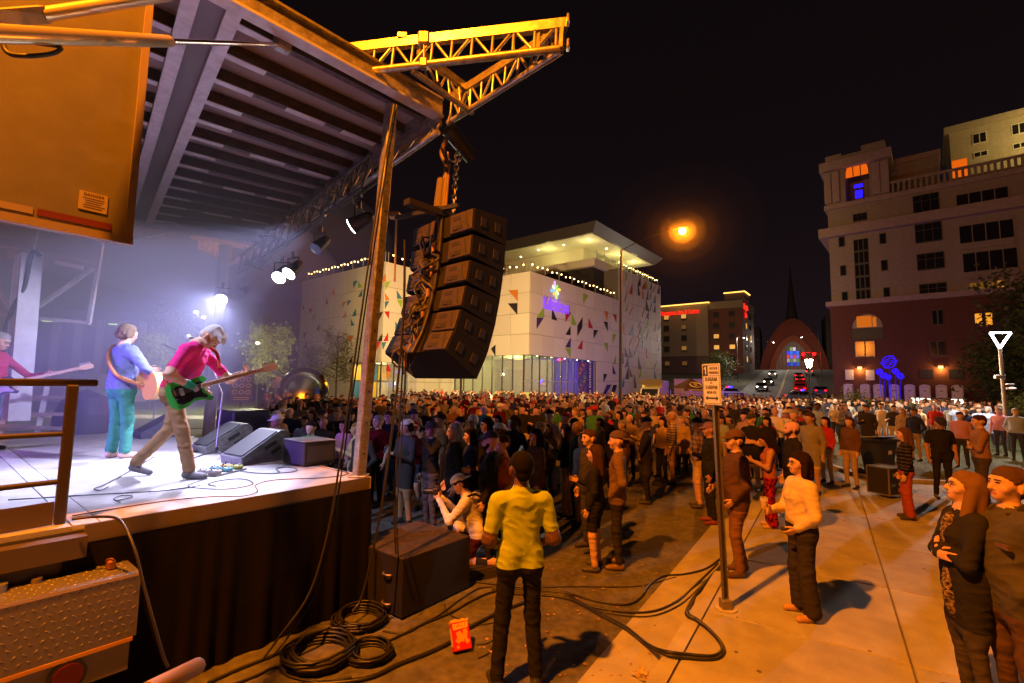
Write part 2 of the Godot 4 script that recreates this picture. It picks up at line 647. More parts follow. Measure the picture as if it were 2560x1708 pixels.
func build_museum() -> void:
	tri_colors = {"g": L(0.25, 0.42, 0.05), "p": L(0.06, 0.03, 0.16), "k": L(0.025, 0.02, 0.025), "r": L(0.40, 0.02, 0.03), "o": L(0.50, 0.17, 0.03), "b": L(0.05, 0.17, 0.30), "n": L(0.18, 0.08, 0.03)}
	var a := along(38.9)
	var c := D(1322, 960, 64.0) * Vector3(1, 0, 1)
	mus = Transform3D(Basis(a, Vector3.UP, a.cross(Vector3.UP)), c)
	var b := mus.basis
	var m := thing("museum", "white museum hall with coloured triangle panels and rooftop string lights", "building")
	var whites := [mat(L(0.60, 0.56, 0.50), 0.6), mat(L(0.57, 0.53, 0.475), 0.6), mat(L(0.62, 0.585, 0.52), 0.6), mat(L(0.585, 0.55, 0.49), 0.6)]
	var dark := mat(L(0.03, 0.025, 0.03), 0.5)
	var core := mat(L(0.12, 0.11, 0.10), 0.8)
	var blk := func(called: String, x0: float, x1: float, y0: float, y1: float, z0: float, z1: float, mt: Material) -> void:
		obj(called, Sh.new().box(mus * Vector3((x0 + x1) / 2, (y0 + y1) / 2, (z0 + z1) / 2), Vector3(absf(x1 - x0), y1 - y0, absf(z1 - z0)), b), mt, m)
	# masses behind the panels
	blk.call("wall", 0.06, 27, 6.5, 18, -0.06, -40, core)
	blk.call("wall", 18.7, 27, 0, 6.49, -0.06, -40, core)
	blk.call("wall", 27.01, 47, 0, 24, -0.06, -40, core)
	blk.call("wall", -14.94, 0.05, 5.0, 18, -12.36, -33.6, core)
	blk.call("wall", -14.94, -9.0, 0, 4.99, -19.0, -33.6, core)
	blk.call("wall", -8.9, 0.05, 0, 4.99, -14.5, -33.6, core)
	# panels on the faces
	panels(m, mus, 27, 6.5, 18.05, 9, 4, whites)
	panels(m, mus.translated_local(Vector3(18.7, 0, 0)), 8.3, 0, 6.5, 3, 2, whites)
	panels(m, mus.translated_local(Vector3(27, 0, 0)), 20, 0.1, 24.1, 7, 8, whites)
	var lf := Transform3D(Basis(b.z, Vector3.UP, -b.x), mus * Vector3(0, 0, -40))
	panels(m, lf, 40, 6.5, 18.05, 12, 4, whites)
	panels(m, mus.translated_local(Vector3(-15, 0, -12.3)), 15, 5.0, 18.05, 5, 4, whites)
	var lf2 := Transform3D(Basis(b.z, Vector3.UP, -b.x), mus * Vector3(-15, 0, -33.6))
	panels(m, lf2, 21.3, 5.0, 18.05, 7, 4, whites)
	panels(m, lf2, 14.5, 0.05, 5.0, 5, 2, whites)
	panels(m, mus.translated_local(Vector3(-8.9, 0, -14.4)), 8.9, 0.05, 5.0, 3, 2, whites)
	# coloured triangles
	var front := crop_tris([
		["g", 545, 765, 600, 765, 600, 685], ["p", 545, 767, 598, 767, 545, 850], ["k", 660, 695, 658, 780, 700, 790], ["r", 762, 720, 805, 730, 762, 800],
		["g", 808, 735, 805, 820, 845, 825], ["k", 890, 762, 852, 830, 852, 905, 888, 840], ["k", 800, 830, 762, 895, 800, 900], ["p", 802, 915, 760, 990, 800, 993],
		["g", 760, 996, 800, 997, 800, 1075], ["r", 890, 935, 852, 1000, 888, 1008], ["r", 936, 770, 935, 845, 970, 850], ["k", 973, 858, 1008, 862, 975, 925],
		["g", 895, 582, 935, 600, 895, 660], ["o", 1055, 715, 1083, 722, 1075, 790], ["r", 1118, 738, 1147, 745, 1145, 805], ["k", 1050, 795, 1080, 800, 1080, 870],
		["g", 1117, 888, 1143, 893, 1117, 960], ["g", 1050, 955, 1083, 960, 1080, 1025], ["g", 1143, 1050, 1120, 1115, 1143, 1118], ["p", 1117, 1122, 1117, 1190, 1143, 1195],
		["k", 1048, 1190, 1077, 1192, 1050, 1255], ["p", 1075, 1272, 1108, 1272, 1066, 1345, 1042, 1345], ["k", 1122, 1274, 1150, 1274, 1130, 1345, 1104, 1345]], 1160, 540, 3.015)
	for t in front: facade_tri(t[1], tri_colors[t[0]], mus.origin, b.x, m)
	var side_tris := crop_tris([["o", 337, 562, 408, 557, 408, 645], ["k", 332, 660, 406, 657, 404, 745], ["k", 206, 1002, 240, 970, 240, 1060]], 1160, 540, 3.015)
	for t in side_tris: facade_tri(t[1], tri_colors[t[0]], mus.origin, b.z, m)
	var lft := crop_tris([
		["b", 820, 262, 848, 258, 822, 305], ["g", 850, 305, 877, 298, 852, 260], ["b", 852, 362, 876, 358, 878, 312], ["o", 752, 395, 778, 387, 752, 430], ["b", 782, 385, 808, 380, 785, 420],
		["b", 812, 485, 840, 480, 836, 435], ["o", 750, 495, 775, 490, 775, 450], ["b", 805, 500, 828, 540, 806, 545], ["o", 680, 348, 704, 342, 702, 300], ["n", 648, 365, 664, 405, 648, 408],
		["r", 540, 435, 565, 432, 545, 470], ["g", 560, 480, 585, 475, 570, 515], ["k", 585, 575, 608, 570, 606, 530], ["k", 655, 570, 680, 612, 657, 615], ["n", 505, 590, 525, 588, 510, 630],
		["n", 505, 685, 525, 640, 527, 682], ["n", 475, 405, 492, 440, 478, 445], ["n", 495, 400, 515, 435, 500, 445], ["n", 715, 612, 745, 612, 718, 640], ["o", 775, 610, 825, 605, 800, 645], ["k", 790, 775, 815, 775, 813, 740]], 560, 600, 2.53)
	for t in lft: facade_tri(t[1], tri_colors[t[0]], lf2.origin, b.z, m)
	var rt := crop_tris([
		["o", 990, 270, 1022, 262, 1020, 215], ["g", 1018, 266, 1050, 262, 1020, 320], ["o", 1015, 335, 1045, 380, 1018, 386], ["b", 1014, 390, 1043, 387, 1015, 440], ["b", 1090, 318, 1125, 373, 1092, 372],
		["g", 1090, 376, 1125, 380, 1118, 430], ["k", 972, 460, 1002, 457, 975, 515], ["r", 1012, 455, 1043, 450, 1040, 500], ["b", 1082, 515, 1100, 545, 1080, 590], ["k", 970, 640, 998, 640, 1000, 590],
		["r", 1005, 640, 1035, 640, 1035, 585], ["r", 960, 646, 988, 646, 962, 700], ["b", 995, 648, 1025, 646, 1003, 695], ["r", 925, 770, 950, 770, 952, 725], ["r", 1030, 780, 1058, 830, 1025, 832], ["o", 1025, 838, 1052, 838, 1030, 890]], 560, 600, 2.53)
	for t in rt: facade_tri(t[1], tri_colors[t[0]], mus * Vector3(-15, 0, -12.3), b.x, m)
	# the crowded triangles on the tall end
	var rr := RandomNumberGenerator.new()
	rr.seed = 99
	var taken := {}
	for k in 84:
		var i := rr.randi_range(0, 9)
		var j := rr.randi_range(1, 11)
		if taken.has([i, j]): continue
		taken[[i, j]] = true
		var x := 27.4 + i * 1.95
		var y := j * 2.0 + rr.randf_range(-0.3, 0.3)
		var fx := rr.randf() < 0.5
		var up := rr.randf() < 0.5
		var tall := rr.randf_range(1.6, 2.6)
		var wide := rr.randf_range(0.9, 1.7)
		var pl := PackedVector2Array([Vector2(0, 0), Vector2(wide, 0 if up else tall), Vector2(wide if fx else 0.0, tall if up else tall * 0.2)])
		if absf((pl[1] - pl[0]).cross(pl[2] - pl[0])) < 0.4: pl[2] = Vector2(0, tall)
		obj("coloured_panel", Sh.new().prism(pl, 0.05, mus.translated_local(Vector3(x, y, 0.12))), mat(tri_colors["kkropbkgn"[rr.randi_range(0, 8)]], 0.5), m)
	# rooftop pavilion with its wide lit overhang
	blk.call("roof_wall", 23, 46.5, 18, 23.8, -3, -30, dark)
	blk.call("parapet", 22, 47.2, 23.8, 25.2, -2.2, -31, mat(L(0.7, 0.68, 0.6), 0.6))
	blk.call("pavilion_wall", 28, 47, 25.2, 29.4, -8, -28, mat(L(0.6, 0.58, 0.45), 0.6))
	var roof := Sh.new()
	var e := [mus * Vector3(21, 29.5, -2), mus * Vector3(49, 29.5, -2), mus * Vector3(49, 29.5, -36), mus * Vector3(21, 29.5, -36)]
	var e2 := [mus * Vector3(19.6, 31.0, -0.6), mus * Vector3(50.4, 31.0, -0.6), mus * Vector3(50.4, 31.0, -37), mus * Vector3(19.6, 31.0, -37)]
	roof.hexa([e[0], e[1], e[2], e[3], e2[0], e2[1], e2[2], e2[3]])
	var rf := obj("roof", roof, mat(L(0.10, 0.085, 0.08), 0.4, 0.3), m)
	obj("soffit", Sh.new().box(mus * Vector3(35, 29.45, -19), Vector3(27.4, 0.06, 33.4), b), mat(L(0.72, 0.70, 0.58), 0.6), rf)
	for q in [Vector3(24, 29.38, -4.5), Vector3(24, 29.38, -10), Vector3(24, 29.38, -16), Vector3(26, 29.38, -22), Vector3(31, 29.38, -4.5), Vector3(37, 29.38, -4.5), Vector3(43, 29.38, -4.5)]:
		obj("downlight", Sh.new().cyl(mus * q, mus * (q + Vector3(0, -0.06, 0)), 0.16, 0.16, 10), glow(Color(1, 0.95, 0.75), 12.0), rf)
	for q in [Vector3(24.5, 27.6, -5), Vector3(24.5, 27.6, -14), Vector3(36, 27.6, -4.6), Vector3(44, 27.6, -4.6)]:
		omni(mus * q, Color(1.0, 0.92, 0.58), 7.0, 0.3)
	# pavilion glass rail with lights on its side
	for i in 9:
		var x := 23.0 + i * 2.9
		obj("rail_post", Sh.new().box(mus * Vector3(x, 26.0, -2.3), Vector3(0.12, 1.7, 0.12), b), mat(L(0.5, 0.48, 0.42), 0.4), m)
	obj("rail_glass", Sh.new().box(mus * Vector3(34.6, 25.9, -2.4), Vector3(23.2, 1.2, 0.03), b), pane(Color(0.8, 0.85, 0.8), 0.25), m)
	# steel stair frame beside the pavilion
	var st := Sh.new()
	for k in 5:
		st.bar(mus * Vector3(22 - k * 0.2, 23 + k * 0.8, -22), mus * Vector3(12, 19 + k * 0.7, -30), 0.18, 0.18)
	st.bar(mus * Vector3(21, 26.5, -22), mus * Vector3(13, 20, -22), 0.2, 0.2)
	st.bar(mus * Vector3(13, 26.5, -22), mus * Vector3(21, 20, -22), 0.2, 0.2)
	obj("stair_frame", st, mat(L(0.10, 0.05, 0.03), 0.6), m)
	# entrance glass
	blk.call("floor", 0.5, 18.6, 0.0, 0.1, -1, -16, mat(L(0.25, 0.22, 0.2), 0.5))
	blk.call("back_wall", 0.3, 18.6, 0.1, 6.48, -15, -15.4, mat(L(0.30, 0.27, 0.20), 0.7))
	blk.call("inner_wall", 10.2, 10.5, 0.1, 6.4, -3.2, -14.9, mat(L(0.14, 0.10, 0.16), 0.7))
	for q in [[Vector3(3, 0, -8), 2.4], [Vector3(6, 0, -10), 3.0], [Vector3(8, 0, -6), 1.6]]:
		blk.call("counter", q[0].x, q[0].x + q[1], 0.1, 1.2, q[0].z, q[0].z - 1.2, mat(L(0.5, 0.42, 0.05), 0.5))
	var glass := pane(Color(0.75, 0.8, 0.85), 0.18)
	for i in 10:
		blk.call("mullion", 0.2 + i * 1.86, 0.32 + i * 1.86, 0, 6.5, -1.0, -1.2, dark)
		if i < 9: blk.call("glass_pane", 0.33 + i * 1.86, 2.04 + i * 1.86, 0.1, 6.45, -1.08, -1.11, glass)
	for i in 8:
		blk.call("mullion", 0.2, 0.4, 0, 6.5, -3.0 - i * 1.9, -3.12 - i * 1.9, dark)
		blk.call("glass_pane", 0.28, 0.31, 0.1, 6.45, -1.22 - i * 1.9, -2.98 - i * 1.9, glass)
	blk.call("transom", 0.2, 18.6, 2.9, 3.02, -0.97, -1.0, mat(L(0.4, 0.4, 0.42), 0.4))
	omni(mus * Vector3(4.5, 5.6, -6), Color(0.95, 0.95, 0.55), 85.0, 0.3)
	obj("ceiling_light", Sh.new().box(mus * Vector3(4.5, 6.3, -6), Vector3(3, 0.08, 0.5), b), glow(Color(0.95, 0.95, 0.6), 2.0), m)
	omni(mus * Vector3(13.5, 4.2, -6), Color(0.36, 0.16, 1.0), 60.0, 0.3)
	obj("ceiling_light", Sh.new().box(mus * Vector3(13.5, 6.3, -6), Vector3(3, 0.08, 0.5), b), glow(Color(0.4, 0.2, 1.0), 3.0), m)
	for i in 5:
		obj("soffit_light", Sh.new().cyl(mus * Vector3(2.5 + i * 3.6, 6.49, -0.5), mus * Vector3(2.5 + i * 3.6, 6.42, -0.5), 0.12, 0.12, 8), glow(Color(1, 0.9, 0.7), 8.0), m)
	# banners by the door
	var ban := thing("entrance_banner", "purple hanging banner with white upright words beside the museum door", "banner")
	obj("cloth", Sh.new().box(mus * Vector3(17.5, 3.2, -0.55), Vector3(1.9, 6.1, 0.05), b), mat(L(0.06, 0.04, 0.22), 0.6), ban)
	lettering("lettering", "MAIN ENTRANCE", 0.62, mat(L(0.85, 0.85, 0.85), 0.6), mus * Transform3D(Basis(Vector3(0, 1, 0), Vector3(-1, 0, 0), Vector3(0, 0, 1)), Vector3(17.55, 2.95, -0.51)), ban, "Droid Sans", 0.01, true)
	var ban2 := thing("entrance_banner", "banner patterned with bright triangles beside the museum door", "banner")
	obj("cloth", Sh.new().box(mus * Vector3(15.1, 3.2, -0.55), Vector3(2.7, 6.1, 0.05), b), mat(L(0.10, 0.05, 0.25), 0.6), ban2)
	var bright := [L(0.7, 0.35, 0.03), L(0.6, 0.05, 0.06), L(0.25, 0.45, 0.06), L(0.06, 0.3, 0.5), L(0.75, 0.5, 0.05), L(0.5, 0.08, 0.3)]
	for i in 4:
		for j in 9:
			if (i + j * 3) % 4 == 0: continue
			var q := Vector2(13.85 + i * 0.63, 0.3 + j * 0.65)
			var up := (i + j) % 2 == 0
			var pl := PackedVector2Array([q, q + Vector2(0.58, 0.0 if up else 0.6), q + Vector2(0.0 if (i + j) % 3 else 0.58, 0.6 if up else 0.3)])
			if absf((pl[1] - pl[0]).cross(pl[2] - pl[0])) < 0.05: continue
			obj("printed_triangle", Sh.new().prism(pl, 0.012, mus.translated_local(Vector3(0, 0, -0.51))), mat(bright[(i * 5 + j * 7) % 6], 0.6), ban2)
	# the lit sign
	var sg := thing("museum_sign", "glowing violet museum name with a colourful star figure above it", "sign")
	var s0 := plane_hit(1160 + 600 / 3.015, 540 + 655 / 3.015, mus * Vector3(0, 0, 0.25), b.z)
	var s1 := plane_hit(1160 + 788 / 3.015, 540 + 692 / 3.015, mus * Vector3(0, 0, 0.25), b.z)
	var wide := s0.distance_to(s1)
	var word := lettering("lettering", "Kaleideum", 1.75, glow(Color(0.62, 0.34, 1.0), 1.0), Transform3D(b, Vector3.ZERO), sg, "Droid Sans", 0.12)
	word.position = mus * Vector3((mus.affine_inverse() * ((s0 + s1) / 2)).x, 14.05, 0.25)
	var ww: float = word.mesh.get_aabb().size.x
	word.scale = Vector3(wide / ww, 1, 1)
	var star := mus * Vector3((mus.affine_inverse() * ((s0 + s1) / 2)).x - 0.1, 16.4, 0.2)
	var rays := [Color(1.0, 0.9, 0.3), Color(0.6, 0.9, 0.3), Color(0.9, 0.7, 1.0), Color(1, 1, 1), Color(0.5, 0.8, 1.0), Color(1.0, 0.8, 0.4), Color(0.7, 1.0, 0.5), Color(1, 1, 0.9)]
	for k in 8:
		var t := TAU * k / 8.0 + 0.25
		var r := 1.35 if k % 2 == 0 else 1.0
		var d := Vector2(cos(t), sin(t))
		var n := Vector2(-d.y, d.x)
		obj("sign_ray", Sh.new().prism(PackedVector2Array([d * 0.22 - n * 0.1, d * r * 0.9 - n * 0.26, d * r, d * r * 0.8 + n * 0.2, d * 0.22 + n * 0.1]), 0.1, Transform3D(b, star)), glow(rays[k], 1.2), sg)
	omni(mus * Vector3((mus.affine_inverse() * ((s0 + s1) / 2)).x, 14.4, 1.0), Color(0.66, 0.42, 1.0), 2.0, 0.6)
	# festoon lights along the roof edges: one string to each edge
	festoon("festoon_lights", "string of warm bulbs on posts above the sign wall of the museum", mus * Vector3(0.4, 18.05, -0.4), mus * Vector3(26.5, 18.05, -0.4), 8)
	festoon("festoon_lights", "string of warm bulbs on posts above the museum wall behind the speaker stack", mus * Vector3(0.4, 18.05, -0.9), mus * Vector3(0.4, 18.05, -12), 4)
	festoon("festoon_lights", "string of warm bulbs on posts above the museum wall facing the park trees", mus * Vector3(-14.6, 18.05, -12.8), mus * Vector3(-14.6, 18.05, -33), 9)
	festoon("festoon_lights", "short string of warm bulbs on posts above the return wall of the museum", mus * Vector3(-14.2, 18.05, -12.7), mus * Vector3(-0.6, 18.05, -12.7), 4)
	festoon("festoon_lights", "high string of warm bulbs on posts above the tall museum end", mus * Vector3(27.4, 24.1, -0.4), mus * Vector3(46.6, 24.1, -0.4), 7)
	# glazed corner under the other wing
	blk.call("floor", -14.8, -9.0, 0, 0.1, -12.6, -19, mat(L(0.3, 0.28, 0.25), 0.5))
	var panes := [L(0.04, 0.16, 0.32), L(0.6, 0.42, 0.05), L(0.6, 0.42, 0.05), L(0.04, 0.16, 0.32), L(0.55, 0.5, 0.4), L(0.6, 0.4, 0.05)]
	for i in 3:
		blk.call("mullion", -14.9 + i * 2.0, -14.76 + i * 2.0, 0, 5, -12.4, -12.55, dark)
		blk.call("mullion", -14.9, -14.75, 0, 5, -14.6 - i * 2.0, -14.74 - i * 2.0, dark)
		for j in 2:
			blk.call("coloured_panel", -14.7 + i * 2.0, -12.95 + i * 2.0, 0.3 + j * 2.4, 2.4 + j * 2.4, -18.8, -18.9, mat(panes[(i * 2 + j) % 6], 0.5))
			blk.call("glass_pane", -14.74 + i * 2.0, -12.92 + i * 2.0, 0.1 + j * 2.45, 2.5 + j * 2.45, -12.46, -12.48, glass)
	omni(mus * Vector3(-12.5, 4.2, -15.5), Color(1.0, 0.9, 0.62), 16.0, 0.25)
	obj("ceiling_light", Sh.new().box(mus * Vector3(-12.5, 4.9, -15.5), Vector3(1.6, 0.06, 0.5), b), glow(Color(1, 0.9, 0.65), 3.0), m)

func festoon(called: String, label: String, p: Vector3, q: Vector3, posts: int) -> void:
	var o := thing(called, label, "string lights", Vector3.ZERO, 0.0, "string lights on the museum roof")
	var pm := mat(L(0.35, 0.33, 0.3), 0.5)
	var wire := Sh.new()
	for i in posts:
		var a := p.lerp(q, float(i) / (posts - 1))
		obj("post", Sh.new().cyl(a, a + Vector3(0, 1.5, 0), 0.045, 0.045, 6), pm, o)
		if i == posts - 1: continue
		var z := p.lerp(q, float(i + 1) / (posts - 1))
		var pts := []
		for k in 7:
			var t := k / 6.0
			pts.append(a.lerp(z, t) + Vector3(0, 1.48 - 0.35 * sin(PI * t), 0))
		wire.tube(pts, 0.018, 4)
		for k in [1, 3, 5]:
			obj("bulb", Sh.new().ball(pts[k] + Vector3(0, -0.1, 0), Vector3(0.11, 0.13, 0.11), 8), glow(Color(1.0, 0.82, 0.5), 9.0), o)
	obj("wire", wire, mat(L(0.02, 0.02, 0.02), 0.6), o)

# ---------------------------------------------------------------- the hotel up the street
func build_hotel() -> void:
	var m := thing("hotel", "six storey beige and brick hotel with red script signs and lit roof edges", "building")
	var c := D(1860, 960, 140.0)
	c.y = 0
	var a := along(-52.0)
	var xf := Transform3D(Basis(-a, Vector3.UP, (-a).cross(Vector3.UP)), c)       # x runs towards the corner, z out of the face
	var brick := textured("wall", L(0.20, 0.075, 0.05), 0.85, 0.6)
	var beige := textured("wall", L(0.34, 0.26, 0.18), 0.85, 0.6)
	var base := textured("wall", L(0.17, 0.10, 0.09), 0.85, 0.5)
	var blk := func(called: String, x0: float, x1: float, y0: float, y1: float, z0: float, z1: float, mt: Material, par: Node3D) -> MeshInstance3D:
		return obj(called, Sh.new().box(xf * Vector3((x0 + x1) / 2, (y0 + y1) / 2, (z0 + z1) / 2), Vector3(absf(x1 - x0), y1 - y0, absf(z1 - z0)), xf.basis), mt, par)
	blk.call("wall", -9.6, 0, 0, 29.0, 0, -16, brick, m)
	blk.call("wall", -25.5, -9.61, 12.2, 28.6, 0.8, -16, beige, m)
	blk.call("wall", -25.45, -9.62, 0, 12.15, 0.5, -16, base, m)
	blk.call("wall", -34, -25.51, 0, 27.0, -1.0, -16, base, m)
	blk.call("cornice", -9.7, 0.3, 26.6, 28.9, 0.3, -16.2, beige, m)
	blk.call("tower_cap", -4.6, 0.9, 29.0, 31.0, 0.9, -6, base, m)
	blk.call("cornice", -9.7, 0.3, 8.6, 8.9, 0.25, -0.2, beige, m)
	var strip := glow(Color(1.0, 0.72, 0.32), 3.0)
	blk.call("roof_light", -25.6, -9.5, 28.65, 28.95, 1.2, 0.9, strip, m)
	blk.call("roof_light", -9.49, -9.2, 28.65, 28.95, 1.2, -1.2, strip, m)
	blk.call("roof_light", -4.8, 1.2, 31.02, 31.3, 1.2, 0.9, strip, m)
	blk.call("roof_light", 0.92, 1.2, 31.02, 31.3, 0.89, -6.2, strip, m)
	var lit := {[0, 4]: 1.2, [1, 4]: 1.5, [1, 1]: 0.5, [2, 2]: 1.4, [2, 1]: 1.6, [3, 1]: 1.8, [0, 0]: 0.18, [1, 3]: 0.25, [1, 0]: 0.2}
	var xs := [-22.6, -17.0, -7.4, -2.9]
	for i in 4:
		for j in 5:
			var y := 10.2 + j * 3.4
			if i < 2 and j == 0: y = 8.8
			var z := (0.8 if j > 0 else 0.5) if i < 2 else 0.0
			var w: MeshInstance3D = blk.call("window", xs[i] - 0.85, xs[i] + 0.85, y, y + 1.9, z + 0.12, z - 0.1, mat(L(0.02, 0.018, 0.016), 0.4), m)
			var e: float = lit.get([i, j], 0.0)
			blk.call("pane", xs[i] - 0.75, xs[i] + 0.75, y + 0.55, y + 1.8, z + 0.15, z + 0.125, glow(Color(1.0, 0.70, 0.34), e * 0.55) if e > 0.0 else mat(L(0.05, 0.045, 0.04), 0.15), w)
			blk.call("grille", xs[i] - 0.75, xs[i] + 0.75, y + 0.06, y + 0.48, z + 0.15, z + 0.125, mat(L(0.05, 0.04, 0.04), 0.7), w)
	for j in 5:
		for k in 2:
			var e := 0.9 if (j + k) % 3 == 0 else 0.0
			var w: MeshInstance3D = blk.call("window", -0.05, 0.12, 10.2 + j * 3.4, 12.1 + j * 3.4, -4.0 - k * 6, -5.6 - k * 6, mat(L(0.02, 0.018, 0.016), 0.4), m)
			blk.call("pane", 0.125, 0.15, 10.4 + j * 3.4, 12.0 + j * 3.4, -4.1 - k * 6, -5.5 - k * 6, glow(Color(1.0, 0.70, 0.34), e) if e > 0.0 else mat(L(0.05, 0.045, 0.04), 0.15), w)
	var sg := thing("hotel_sign", "long glowing red script sign under the lit hotel roof edge", "sign")
	var t := lettering("lettering", "Hampton Inn & Suites", 1.35, glow(Color(1.0, 0.14, 0.08), 1.8), xf * Transform3D(Basis(), Vector3(-18.3, 26.3, 1.1)), sg, "Droid Serif", 0.15)
	t.scale = Vector3(12.4 / t.mesh.get_aabb().size.x, 1, 1)
	var sg2 := thing("hotel_sign", "small glowing red sign on the narrow side of the hotel tower", "sign")
	var t2 := lettering("lettering", "Hampton\nInn", 1.5, glow(Color(1.0, 0.10, 0.05), 4.0), xf * Transform3D(Basis(Vector3(0, 0, -1), Vector3.UP, Vector3(1, 0, 0)), Vector3(0.4, 25.8, -3.4)), sg2, "Droid Serif", 0.15, true)
	t2.scale = Vector3(5.0 / t2.mesh.get_aabb().size.x, 1, 1)
	# entrance canopy and the low lobby with its lights
	blk.call("lobby", -40, -26, 3.0, 9.0, 9.0, 1.0, mat(L(0.45, 0.35, 0.22), 0.7), m)
	blk.call("canopy", -40, -25, 8.6, 9.8, 9.6, 0.9, mat(L(0.6, 0.55, 0.45), 0.6), m)
	for q in [Vector3(-30, 7.0, 9.4), Vector3(-24, 5.5, 3.2), Vector3(-12, 5.2, 1.8), Vector3(-8.6, 5.8, 1.0), Vector3(-1.5, 5.4, 0.7)]:
		obj("wall_light", Sh.new().box(xf * q, Vector3(0.9, 0.6, 0.15), xf.basis), glow(Color(1.0, 0.9, 0.75), 7.0), m)
	for q in [Vector3(-30, 7.0, 10.6), Vector3(-12, 5.6, 3.2), Vector3(-1.5, 5.6, 2.2)]:
		omni(xf * q, LED, 22.0, 0.3)
	omni(xf * Vector3(-17, 32, 6), Color(1.0, 0.75, 0.4), 30.0, 0.6)
	obj("parking_wall", Sh.new().box(xf * Vector3(-28, 2.2, 14), Vector3(32, 4.4, 0.4), xf.basis), mat(L(0.30, 0.28, 0.22), 0.8), m)

# ---------------------------------------------------------------- the church that closes the street
func build_church() -> void:
	var base := D(1985, 930, 200.0)
	var m := thing("church", "brick church with tall pointed arch window and a dark needle spire", "building")
	var face := Transform3D(Basis(Vector3.UP, deg_to_rad(-30.0)), base)
	var brick := textured("wall", L(0.26, 0.075, 0.045), 0.9, 0.5)
	var dark := mat(L(0.045, 0.035, 0.035), 0.8)
	var arch := func(w: float, h: float, k: int) -> PackedVector2Array:
		var p := PackedVector2Array()
		for i in k + 1:
			var t := float(i) / k
			p.append(Vector2(-w + 2 * w * t, h * pow(maxf(0.0, 1.0 - pow(absf(2 * t - 1), 1.75)), 0.72)))
		return p
	obj("nave", Sh.new().prism(arch.call(13.0, 23.0, 24), 30.0, face), brick, m)
	obj("entrance_arch", Sh.new().prism(arch.call(9.5, 15.5, 20), 1.2, face.translated_local(Vector3(0, 0, 1.2))), textured("wall", L(0.36, 0.13, 0.07), 0.9, 0.5), m)
	var gl := obj("window", Sh.new().prism(arch.call(7.0, 12.8, 20), 0.3, face.translated_local(Vector3(0, 0, 1.5))), mat(L(0.10, 0.075, 0.06), 0.4), m)
	for i in range(-4, 5):
		var hh := 12.0 * pow(1.0 - pow(absf(i / 5.0), 1.75), 0.72)
		obj("mullion", Sh.new().box(face * Vector3(i * 1.35, hh / 2, 1.56), Vector3(0.22, hh, 0.1), face.basis), brick, gl)
	for k in 3:
		obj("transom", Sh.new().box(face * Vector3(0, 2.5 + k * 2.6, 1.55), Vector3(12.0 - k * 2.0, 0.2, 0.08), face.basis), brick, gl)
	var tints := [Color(0.3, 0.3, 1.0), Color(0.5, 0.45, 1.0), Color(0.9, 0.8, 0.9), Color(0.2, 0.5, 1.0), Color(0.9, 0.3, 0.3), Color(0.5, 0.7, 0.4)]
	for i in 4:
		for j in 5:
			if j == 4 and (i == 0 or i == 3): continue
			obj("stained_pane", Sh.new().box(face * Vector3(-1.9 + i * 1.15, 3.2 + j * 1.6, 1.62), Vector3(1.0, 1.45, 0.06), face.basis), glow(tints[(i * 3 + j * 2) % 6], 0.9 if j > 1 else 0.5), gl)
	obj("roof", Sh.new().box(face * Vector3(-21, 10.0, -14), Vector3(17, 20, 26), face.basis), dark, m)
	obj("roof", Sh.new().box(face * Vector3(21, 12.0, -14), Vector3(18, 24, 26), face.basis), dark, m)
	var sp := Sh.new()
	sp.lathe([Vector2(2.9, 18), Vector2(2.4, 23.5), Vector2(1.5, 30), Vector2(0.6, 40), Vector2(0.0, 48)], face * Vector3(0, 0, -6), 8)
	obj("spire", sp, dark, m)
	omni(face * Vector3(0, 5, 14), Color(1.0, 0.45, 0.22), 28.0, 0.5)

